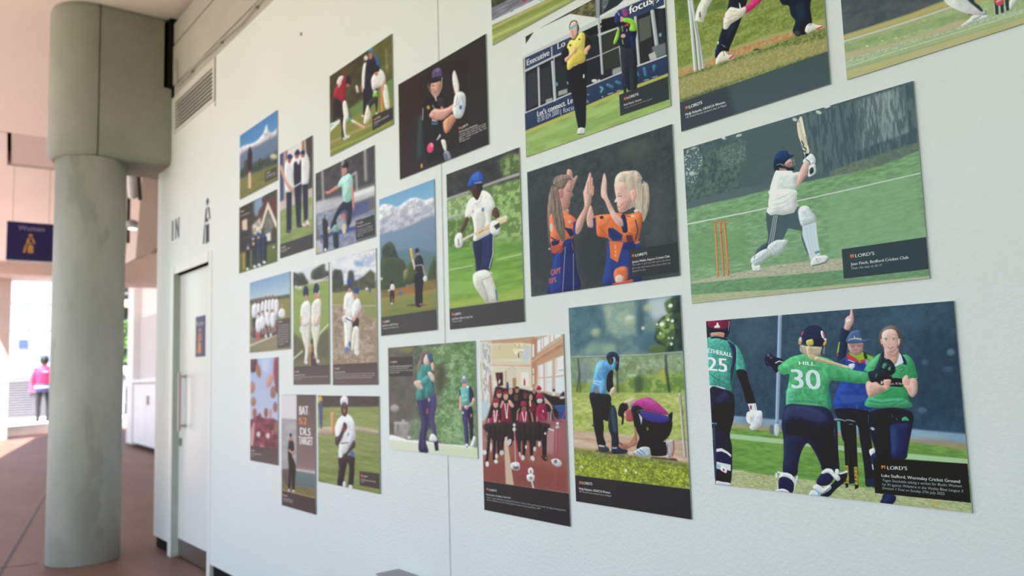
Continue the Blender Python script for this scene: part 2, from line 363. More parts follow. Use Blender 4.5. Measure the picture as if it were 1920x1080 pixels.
# steward
def skin_body(name, verts, edges, radii, m, parent, sub=2, root=0):
    me = bpy.data.meshes.new(name); me.from_pydata(verts, edges, []); o = bpy.data.objects.new(name, me); COL.objects.link(o)
    sk = o.modifiers.new('skin', 'SKIN'); sk.use_smooth_shade = True
    for i, r in enumerate(radii): me.skin_vertices[0].data[i].radius = r if isinstance(r, tuple) else (r, r)
    me.skin_vertices[0].data[root].use_root = True
    o.modifiers.new('sub', 'SUBSURF').levels = sub; o.modifiers['sub'].render_levels = sub
    dg = bpy.context.evaluated_depsgraph_get(); dg.update()
    me2 = bpy.data.meshes.new_from_object(o.evaluated_get(dg)); bpy.data.objects.remove(o)
    for p in me2.polygons: p.use_smooth = True
    me2.materials.clear()
    return link(name, me2, m, parent)
PX, PY, PZ = -25.2, 1.93, .245
st = empty('steward', (PX, PY, PZ)); tag(st, 'person seen from behind in a pink and navy jacket, left of the column', 'person')
st.name = 'person'
TR = mat('black_trousers', (.015, .015, .018), .7, .1, 20)
# faces away from the camera (-x); shoulders run along y
V = [(0, 0, .93), (0, .10, .88), (.02, .115, .50), (.0, .12, .09), (-.13, .125, .04), (0, -.10, .88), (-.03, -.115, .50), (.02, -.12, .09), (-.11, -.125, .04),
     (0, 0, 1.15), (0, 0, 1.38), (0, 0, 1.48), (0, 0, 1.56), (0, .19, 1.40), (.02, .25, 1.14), (-.10, .22, .93), (-.16, .20, .86), (0, -.19, 1.40), (.02, -.25, 1.14), (-.10, -.22, .93), (-.16, -.20, .86)]
Ed = [(0, 1), (1, 2), (2, 3), (3, 4), (0, 5), (5, 6), (6, 7), (7, 8), (0, 9), (9, 10), (10, 11), (11, 12), (10, 13), (13, 14), (14, 15), (15, 16), (10, 17), (17, 18), (18, 19), (19, 20)]
Rr = [.13, .10, .07, .05, .045, .10, .07, .05, .045, (.15, .11), (.15, .11), .06, .06, .07, .052, .038, .03, .07, .052, .038, .03]
b = skin_body('body', V, Ed, Rr, TR, st); b.location = (0, 0, 0)
HV = mat('pink_high_visibility', (.70, .03, .12), .6, .05, 10); NV = mat('navy_band', (.05, .05, .16), .6, .05, 10); SLV = mat('silver_tape', (.55, .55, .6), .4, .05, 10)
def shell(name, prof, m):
    bm = bmesh.new(); rr = []
    for z, ry, rx in prof: rr.append([bm.verts.new((rx*math.cos(a), ry*math.sin(a), z)) for a in np.linspace(0, 2*math.pi, 28, endpoint=False)])
    for a, c in zip(rr, rr[1:]):
        for i in range(28): bm.faces.new((a[i], a[(i+1) % 28], c[(i+1) % 28], c[i]))
    bm.faces.new(rr[0][::-1]); bm.faces.new(rr[-1])
    return link(name, mesh_of(bm, True), m, st)
shell('jacket', [(.99, .215, .165), (1.1, .225, .17), (1.25, .24, .175), (1.38, .235, .165), (1.45, .17, .12), (1.50, .085, .08)], HV)
shell('jacket_band', [(.80, .205, .16), (.84, .215, .165), (1.0, .222, .17), (1.02, .222, .17)], NV)
shell('reflective_tape', [(.90, .222, .172), (.905, .224, .175), (.95, .225, .176), (.955, .223, .173)], SLV)
for s in (1, -1):
    sv = skin_body('sleeve', [(0, s*.17, 1.40), (.01, s*.235, 1.27), (.02, s*.26, 1.13), (-.08, s*.225, .97)], [(0, 1), (1, 2), (2, 3)], [.085, .075, .066, .055], HV, st)
bm = bmesh.new(); bmesh.ops.create_icosphere(bm, subdivisions=3, radius=.105)
for v in bm.verts: v.co.x *= 1.1; v.co.z = v.co.z*1.25+1.635; v.co.x += -.01
link('head', mesh_of(bm, True), mat('skin', (.50, .30, .22), .5, .05, 5), st)
bm = bmesh.new(); bmesh.ops.create_icosphere(bm, subdivisions=3, radius=.112)
for v in bm.verts:
    v.co.x = v.co.x*1.08+.02; v.co.z = v.co.z*1.22+1.655
    if v.co.z < 1.56: v.co.z = 1.56+(v.co.z-1.56)*.3
link('hair', mesh_of(bm, True), mat('black_hair', (.012, .012, .014), .6, .1, 40), st)
bm = bmesh.new(); addbox(bm, .176, .181, -.07, .07, 1.32, 1.36); link('back_lettering', mesh_of(bm), SLV, st)
for s in (.12, -.12): box('shoe', -.22, .06, s-.045, s+.045, .001, .075, TR, st, .02)

# right of the column: hanging beams, lamp, white kiosk, dark gate with planting
S(prism('trim_15', [(.72, 3.999), (1.6, 3.999), (1.6, 2.91), (.86, 2.80), (.80, 2.74), (.64, 2.67)], 'x', -10.5, -10.0, PINKC))
S(prism('trim_16', [(1.30, 3.999), (2.9, 3.999), (2.9, 2.87), (1.30, 2.84)], 'x', -14.8, -14.0, PINKC))
S(box('trim_17', -9.9, -7.6, .52, .60, 3.60, 3.72, DARKM))
lamp = empty('floodlight', (-9.05, .40, 2.88)); tag(lamp, 'small lit floodlight on a dark bracket under the soffit right of the column', 'lamp')
child(lathe('lamp_head', [(.02, -.05), (.055, -.03), (.06, .03), (.03, .05)], GREYMETAL, None, 20, (-9.08, .385, 2.90)), lamp)
child(lathe('lens', [(.045, 0), (.045, .006)], mat('lamp_lens', (1, 1, 1), .3, emit=((1, .97, .9), 6)), None, 20, (-9.05, .385, 2.845)), lamp)
child(box('bracket', -9.10, -9.07, .335, .365, 2.70, 4.0, DARKM), lamp)
cd = empty('cable_tray', (-9, .30, 3.2)); tag(cd, 'pale metal conduit hanging under the soffit just right of the column head', 'conduit')
child(tube('pipe', [(-8.2, .13, 3.99), (-8.4, .20, 3.45), (-8.7, .30, 3.12)], .045, mat('pale_conduit', (.6, .62, .63), .4, .05, 8)), cd)
child(tube('dark_pipe', [(-8.2, .20, 3.99), (-8.4, .27, 3.45), (-8.7, .37, 3.10)], .02, DARKM), cd)

ki = empty('white_kiosk', (-16, 2.3, 0)); tag(ki, 'white cabinet fronted kiosk wall with a grey recessed panel seen right of the column', 'kiosk')
A0 = Vector((-17.25, 2.22, 0)); A1 = Vector((-13.4, 2.02, 0)); U_ = (A1-A0).normalized(); N_ = Vector((U_.y, -U_.x, 0))
def kbox(name, u0, u1, d0, d1, z0, z1, m, bev=0):
    o = box(name, u0, u1, d0, d1, z0, z1, m, None, bev); o.matrix_world = Matrix(((U_.x, -N_.x, 0, A0.x), (U_.y, -N_.y, 0, A0.y), (0, 0, 1, 0), (0, 0, 0, 1)))
    mw = o.matrix_world.copy(); o.parent = ki; o.matrix_parent_inverse = Matrix.Translation(-Vector(ki.location)); return o
kbox('body', 0, 3.8, .14, 1.6, .06, 3.98, KIOSK)
kbox('plinth', .05, 3.75, .18, 1.5, 0, .06, DARKM)
kbox('side_post', 0, .55, -.0, .14, .06, 3.98, KIOSK)
kbox('grey_panel', .60, 3.7, .11, .139, 1.33, 2.45, KIOSKG)
kbox('counter', .56, 3.78, -.04, .139, 1.22, 1.28, KIOSK, .004)
for q in range(3):
    dd = kbox('cabinet_door', .58+q*1.06, .58+q*1.06+1.04, .02, .139, .09, 1.20, KIOSK, .004)
    if q == 0: continue
    hd = box('handle', .86+q*1.06, .90+q*1.06, -.012, .0195, .82, .98, mat('kiosk_handle', (.35, .35, .33), .4, .05, 5)) if q == 1 else bpy.data.objects.new('handle', hd0)
    if q == 1: hd0 = hd.data
    else: COL.objects.link(hd); hd.location.x = 1.06
    hd.parent = dd
gate = empty('dark_shopfront', (-27, 4.3, .0)); tag(gate, 'dark far shopfront seen through the narrow gap right of the column', 'shopfront')
child(box('wall', -27.6, -27.0, 3.7, 9, 0.246, 6, DARKM), gate)
bm = bmesh.new()
for q in range(12): addbox(bm, -26.99, -26.95, 3.75, 6, .6+q*.42, .64+q*.42)
for q in range(1): pass
bars = [child(box('rail', -26.99, -26.94, 3.75, 6, .6+q*.42, .645+q*.42, GREYMETAL), gate) for q in range(9)]
child(box('awning_strip', -26.9, -26.6, 3.75, 5, 3.55, 3.75, mat('warm_strip', (.9, .7, .5), .5, emit=((1, .72, .45), 1.6))), gate)
hg = empty('hedge', (-26.4, 4.2, .3)); tag(hg, 'patch of bright green leaves hanging on the dark far shopfront', 'plant')
bm = bmesh.new()
for q in range(900):
    c = Vector((-26.45+rnd.uniform(-.12, .12), 4.25+rnd.uniform(-.45, .6), rnd.choice((2.35, 2.62, 2.85, 3.05, 1.95))+rnd.gauss(0, .07)))
    a = Vector((rnd.uniform(-1, 1), rnd.uniform(-1, 1), rnd.uniform(-1, 1))).normalized(); b2 = a.cross(Vector((rnd.uniform(-1, 1), rnd.uniform(-1, 1), 1))).normalized(); s = rnd.uniform(.03, .06)
    bm.faces.new([bm.verts.new(c+a*s), bm.verts.new(c+b2*s*.6), bm.verts.new(c-a*s), bm.verts.new(c-b2*s*.6)])
lf = child(link('leaves', mesh_of(bm), LEAF), hg); lf['kind'] = 'stuff'
# passer-by at the far end
pb = empty('person', (-26.2, 4.02, .246)); tag(pb, 'distant person in a white top glimpsed in the gap right of the column', 'person')
V2 = [(x, y, z) for x, y, z in V]
bb = skin_body('body', V2, Ed, Rr, mat('white_top', (.75, .75, .78), .6, .05, 8), pb)
link('head', bpy.data.objects['head'].data, None, pb)

# ---------------------------------------------------------------- printed pictures: a small numpy painter
def s2l(c):
    c = np.asarray(c, np.float32)
    return np.where(c <= .04045, c/12.92, ((c+.055)/1.055)**2.4)
def l2s(c):
    c = np.clip(c, 0, 1)
    return np.where(c <= .0031308, c*12.92, 1.055*np.power(np.maximum(c, 1e-6), 1/2.4)-.055)
def hexc(h): return np.array([int(h[i:i+2], 16)/255 for i in (0, 2, 4)], np.float32)

def cover(rings, W, H, x0, y0, x1, y1):
    # anti-aliased coverage of closed rings inside the pixel window [x0,x1) x [y0,y1)
    w, h, SS = x1-x0, y1-y0, 3
    D = np.zeros((h*SS, w+2), np.float32)
    for R in rings:
        R = np.asarray(R, float)
        ax, ay = R[:, 0]-x0, (R[:, 1]-y0)*SS
        bx, by = np.roll(ax, -1), np.roll(ay, -1)
        sg = np.where(by > ay, 1., -1.)
        lo, hi = np.minimum(ay, by), np.maximum(ay, by)
        j0 = np.clip(np.ceil(lo-.5), 0, h*SS).astype(int); j1 = np.clip(np.ceil(hi-.5), 0, h*SS).astype(int)
        n = j1-j0; k = n > 0
        if not k.any(): continue
        idx = np.repeat(np.nonzero(k)[0], n[k])
        off = np.arange(len(idx))-np.repeat(np.cumsum(n[k])-n[k], n[k])
        j = j0[idx]+off
        t = (j+.5-ay[idx])/(by[idx]-ay[idx])
        x = np.clip(ax[idx]+t*(bx[idx]-ax[idx]), 0, w)
        i = np.floor(x).astype(int); fr = x-i
        np.add.at(D, (j, i), sg[idx]*(1-fr)); np.add.at(D, (j, i+1), sg[idx]*fr)
    m = np.clip(np.abs(np.cumsum(D, 1)[:, :w]), 0, 1)
    return m.reshape(h, SS, w).mean(1)

def box1(a, r, ax):
    r = int(r)
    if r < 1: return a
    p = [(0, 0)]*a.ndim; p[ax] = (r+1, r)
    c = np.cumsum(np.pad(a, p, mode='edge'), axis=ax)
    n = a.shape[ax]
    return (np.take(c, range(2*r+1, 2*r+1+n), ax)-np.take(c, range(0, n), ax))/(2*r+1)
def blur(a, rx, ry):
    for _ in range(2): a = box1(box1(a, round(rx), 1), round(ry), 0)
    return a

def grid_noise(rs, w, h, cx, cy):
    gw, gh = int(w/cx)+3, int(h/cy)+3
    G = rs.rand(gh, gw).astype(np.float32)
    xs = np.arange(w)/cx+rs.rand(); ys = np.arange(h)/cy+rs.rand()
    xi, yi = xs.astype(int), ys.astype(int); fx, fy = xs-xi, ys-yi
    fx = (fx*fx*(3-2*fx))[None]; fy = (fy*fy*(3-2*fy))[:, None]
    xi = np.minimum(xi, gw-2); yi = np.minimum(yi, gh-2)
    a = G[yi][:, xi]; b = G[yi][:, xi+1]; c = G[yi+1][:, xi]; d = G[yi+1][:, xi+1]
    return (a*(1-fx)+b*fx)*(1-fy)+(c*(1-fx)+d*fx)*fy
def fractal(rs, w, h, cx, cy):
    o = 0; t = 0; a = 1.
    for _ in range(3):
        o = o+a*grid_noise(rs, w, h, max(cx, 1.5), max(cy, 1.5)); t += a; a *= .55; cx /= 2.1; cy /= 2.1
    return o/t

def smooth_ring(P, closed=True):
    n = len(P); out = []
    for i in range(n):
        p0, p1, p2, p3 = P[(i-1) % n], P[i], P[(i+1) % n], P[(i+2) % n]
        for t in (0, .25, .5, .75):
            out.append(.5*((2*p1)+(-p0+p2)*t+(2*p0-5*p1+4*p2-p3)*t*t+(-p0+3*p1-3*p2+p3)*t**3))
    return np.array(out)
CIRC = np.stack([np.cos(np.linspace(0, 2*np.pi, 14, endpoint=False)), np.sin(np.linspace(0, 2*np.pi, 14, endpoint=False))], 1)
def stroke_rings(P, r):
    rs = []
    for i in range(len(P)):
        rs.append(P[i]+CIRC*r[i])
        if i:
            d = P[i]-P[i-1]; L = np.hypot(*d)
            if L < 1e-6: continue
            nrm = np.array([d[1], -d[0]])/L
            rs.append(np.array([P[i-1]+nrm*r[i-1], P[i]+nrm*r[i], P[i]-nrm*r[i], P[i-1]-nrm*r[i-1]]))
    return rs

_glyph = {}
def text_rings(s):
    if s in _glyph: return _glyph[s]
    cu = bpy.data.curves.new('t', 'FONT'); cu.body = s; cu.size = 1; cu.resolution_u = 3; cu.fill_mode = 'NONE'
    ob = bpy.data.objects.new('t', cu)
    me = ob.to_mesh()
    nxt = {}
    for e in me.edges: nxt.setdefault(e.vertices[0], []).append(e.vertices[1]); nxt.setdefault(e.vertices[1], []).append(e.vertices[0])
    co = [(v.co.x, v.co.y) for v in me.vertices]
    seen = set(); rings = []
    for a in range(len(co)):
        if a in seen or a not in nxt: continue
        ring = [a]; seen.add(a); cur = a
        while True:
            c = [b for b in nxt[cur] if b not in seen]
            if not c: break
            b = a+len(ring) if (a+len(ring)) in c else c[0]
            ring.append(b); seen.add(b); cur = b
        if len(ring) > 2: rings.append(np.array([co[i] for i in ring]))
    ob.to_mesh_clear(); bpy.data.objects.remove(ob); bpy.data.curves.remove(cu)
    _glyph[s] = rings
    return rings

def paint(spec, W, H, J, seed, base='808080'):
    # spec: text lines; coordinates in 1/4000 of the sheet; J: pen metric (2x2) per sheet
    img = np.empty((H, W, 3), np.float32); img[:] = hexc(base)
    S = np.array([W/4000, H/4000]); J = np.array(J, float).reshape(2, 2); Ji = np.linalg.inv(J)
    px = 1/np.abs(J[0, 0])*W, 1/np.abs(J[1, 1])*H      # texture pixels per pen unit
    rs = np.random.RandomState(seed)
    for ln in spec.strip().splitlines():
        hd, _, bd = ln.partition(':')
        tk = hd.split(); kind = tk[0]; col = hexc(tk[1]); op = tk[2:]
        o = {t[0]: t[1:] for t in op}
        txt = None
        if kind == 't': bd, _, txt = bd.partition('|')
        v = np.array([float(q) for q in bd.split()])
        al = float(o.get('a', 1)); bl = float(o.get('b', 0))
        if kind == 'r': rings = [np.array([(-9, -9), (W+9, -9), (W+9, H+9), (-9, H+9)], float)]
        elif kind == 'p':
            P = v.reshape(-1, 2)*S
            rings = [smooth_ring(P) if 's' in o else P]
        elif kind == 'l':
            q = v.reshape(-1, 3); P = (q[:, :2]/4000)@J.T
            if 's' in o and len(P) > 2:
                n = len(P); PP = []; RR = []
                for i in range(n-1):
                    p0, p1, p2, p3 = P[max(i-1, 0)], P[i], P[i+1], P[min(i+2, n-1)]
                    for t in (0, .25, .5, .75):
                        PP.append(.5*((2*p1)+(-p0+p2)*t+(2*p0-5*p1+4*p2-p3)*t*t+(-p0+3*p1-3*p2+p3)*t**3)); RR.append(q[i, 2]*(1-t)+q[i+1, 2]*t)
                PP.append(P[-1]); RR.append(q[-1, 2]); P = np.array(PP); R_ = np.array(RR)
            else: R_ = q[:, 2]
            rings = [(r@Ji.T)*[W, H] for r in stroke_rings(P, R_/2)]
            rings = [r if np.sum(r[:, 0]*np.roll(r[:, 1], -1)-r[:, 1]*np.roll(r[:, 0], -1)) > 0 else r[::-1] for r in rings]
        elif kind == 'e':
            c = (v[:2]/4000)@J.T; an = np.radians(v[4]) if len(v) > 4 else 0
            R = np.array([[np.cos(an), -np.sin(an)], [np.sin(an), np.cos(an)]])
            rings = [((c+(CIRC*[v[2], v[3]])@R.T)@Ji.T)*[W, H]]
            rings = [smooth_ring(rings[0])]
        elif kind == 't':
            gr = text_rings(txt.strip()); allp = np.concatenate(gr)
            mn, mx = allp[:, 0].min(), allp[:, 0].max()
            A, B = v[0:2]*S, v[2:4]*S; hh = v[4]*S[1]/.72
            rings = []
            for g in gr:
                x = g[:, 0]+(.22*g[:, 1] if 'i' in o else 0)
                t = (x-mn)/(mx-mn)
                base_ = A[None]+(B-A)[None]*t[:, None]
                base_[:, 1] -= g[:, 1]*hh
                rings.append(base_)
        al_ = np.concatenate(rings)
        pad = int(bl*max(px)*2.2)+2
        x0, y0 = np.floor(al_.min(0)).astype(int)-pad; x1, y1 = np.ceil(al_.max(0)).astype(int)+pad
        bx0, by0, bx1, by1 = al_[:, 0].min(), al_[:, 1].min(), al_[:, 0].max(), al_[:, 1].max()
        x0, y0 = max(x0, 0), max(y0, 0); x1, y1 = min(x1, W), min(y1, H)
        if x1 <= x0 or y1 <= y0: continue
        m = cover(rings, W, H, x0, y0, x1, y1)
        if kind == 't' and 'w' in o:
            d = max(1, int(round(float(o['w'] or 1)*px[0]*.5)))
            m2 = m.copy(); m2[:, d:] = np.maximum(m2[:, d:], m[:, :-d]); m = m2
        if bl: m = blur(m, bl*px[0]*.5, bl*px[1]*.5)
        w, h = x1-x0, y1-y0
        C = np.broadcast_to(col, (h, w, 3))
        if 'g' in o:
            t = np.clip((np.arange(y0, y1)-by0)/max(by1-by0, 1), 0, 1)[:, None, None]; C = C*(1-t)+hexc(o['g'])*t
        if 'h' in o:
            t = np.clip((np.arange(x0, x1)-bx0)/max(bx1-bx0, 1), 0, 1)[None, :, None]; C = C*(1-t)+hexc(o['h'])*t
        if 'n' in o:
            q = o['n'].split(','); k = float(q[1]); ct = float(q[2]); sx = float(q[3]) if len(q) > 3 else 1; bi = float(q[4]) if len(q) > 4 else 0
            f = np.clip((fractal(rs, w, h, k*px[0]*sx, k*px[1])-.5+bi)*ct*2.8+.5, 0, 1)[..., None]
            C = C*(1-f)+hexc(q[0])*f
        if 'v' in o:
            q = o['v'].split(','); k = float(q[1]); sx = float(q[2]) if len(q) > 2 else 1
            C = C*(1+float(q[0])*2*(fractal(rs, w, h, k*px[0]*sx, k*px[1])-.5)[..., None]*1.6)
        if 'f' not in o and ((kind == 'p' and 's' in o) or (kind == 'l' and max(q[:, 2]) > 4.5) or (kind == 'e' and v[2] > 5)):
            # rounded look of a lit form: soft light from the upper left, darker rim below
            rr = .16*min(bx1-bx0, by1-by0) if kind == 'p' else .3*px[0]*(max(q[:, 2]) if kind == 'l' else v[2])
            rr = max(1.5, min(rr, 26)); k_ = int(max(1, rr*.8))
            sm = blur(np.pad(m, k_+1), rr*.7, rr*.7)
            A = sm[0:h, 0:w]; B = sm[2*k_+1:2*k_+1+h, 2*k_+1:2*k_+1+w]
            C = C*(1+(.10 if kind == 'e' else .24)*(B-A))[..., None]
            if kind == 'p' and w > 12 and h > 12: C = C*(1+.16*(fractal(rs, w, h, max(rr*.9, 3), max(rr*.9, 3))-.5))[..., None]
        m = (m*al)[..., None]
        img[y0:y1, x0:x1] = img[y0:y1, x0:x1]*(1-m)+C*m
    k_ = .45                                   # softness of the printed photograph
    a = max(0., min(1., k_*px[0]/2))
    n_ = img.copy()
    for _ in range(max(1, int(round(k_*px[0])))):
        p = np.pad(n_, ((1, 1), (1, 1), (0, 0)), mode='edge')
        n_ = n_*.5+.125*(p[:-2, 1:-1]+p[2:, 1:-1]+p[1:-1, :-2]+p[1:-1, 2:])
    return n_

# ---------------------------------------------------------------- the printed sheets
E_LIGHT, HAZE = (.84, -.035), .02  # sheet colours still hold painted reflection haze, as on batsman, keeper and bat
def picture_material(name, img, spec=.16, rough=.42):
    M = bpy.data.materials.new(name); M.use_nodes = True; n = M.node_tree; b = n.nodes['Principled BSDF']
    t = n.nodes.new('ShaderNodeTexImage'); t.image = img; t.extension = 'EXTEND'; t.interpolation = 'Cubic'
    n.links.new(t.outputs[0], b.inputs['Base Color']); b.inputs['Roughness'].default_value = rough; b.inputs['Specular IOR Level'].default_value = spec
    return M
def make_sheet(key, label, rect, W, J, seed, spec):
    x0, x1, z0, z1 = [v*1.7 for v in rect]; z0 += 1.24; z1 += 1.24
    H = int(W*(z1-z0)/(x1-x0))
    im = paint(spec, W, H, J, seed)
    g_ = im.mean(-1, keepdims=True); im = g_+(im-g_)*.9
    lin = np.clip((s2l(np.clip(im, 0, 1))-HAZE)/(E_LIGHT[0]+E_LIGHT[1]*(x0+x1)/2), .004, .95)
    # fine print grain
    rs = np.random.RandomState(seed+50); lin *= 1+.05*(rs.rand(H, W, 1).astype(np.float32)-.5)
    px = np.ones((H, W, 4), np.float32); px[..., :3] = l2s(lin)[::-1]
    img = bpy.data.images.new(key, W, H, alpha=False); img.pixels.foreach_set(px.ravel()); img.update(); img.pack()
    T = .004
    me = bpy.data.meshes.new(key)
    vv = [(x, y, z) for y in (-T-.0008, -.0008) for x, z in ((x0, z0), (x1, z0), (x1, z1), (x0, z1))]
    cxx, czz = (x0+x1)/2, (z0+z1)/2
    vv = [(x-cxx, y, z-czz) for x, y, z in vv]
    me.from_pydata(vv, [], [(0, 1, 2, 3), (5, 4, 7, 6), (4, 5, 1, 0), (1, 5, 6, 2), (2, 6, 7, 3), (4, 0, 3, 7)])
    uv = me.uv_layers.new(name='uv')
    for i, c in enumerate(((0, 0), (1, 0), (1, 1), (0, 1))): uv.data[i].uv = c
    me.materials.append(picture_material(key, img)); me.materials.append(BOARD)
    for p in me.polygons: p.material_index = 0 if p.index == 0 else 1
    o = bpy.data.objects.new('photo_print', me); COL.objects.link(o); o.location = (cxx, 0, czz)
    tag(o, label, 'photo print', 'cricket photo prints on the white wall')
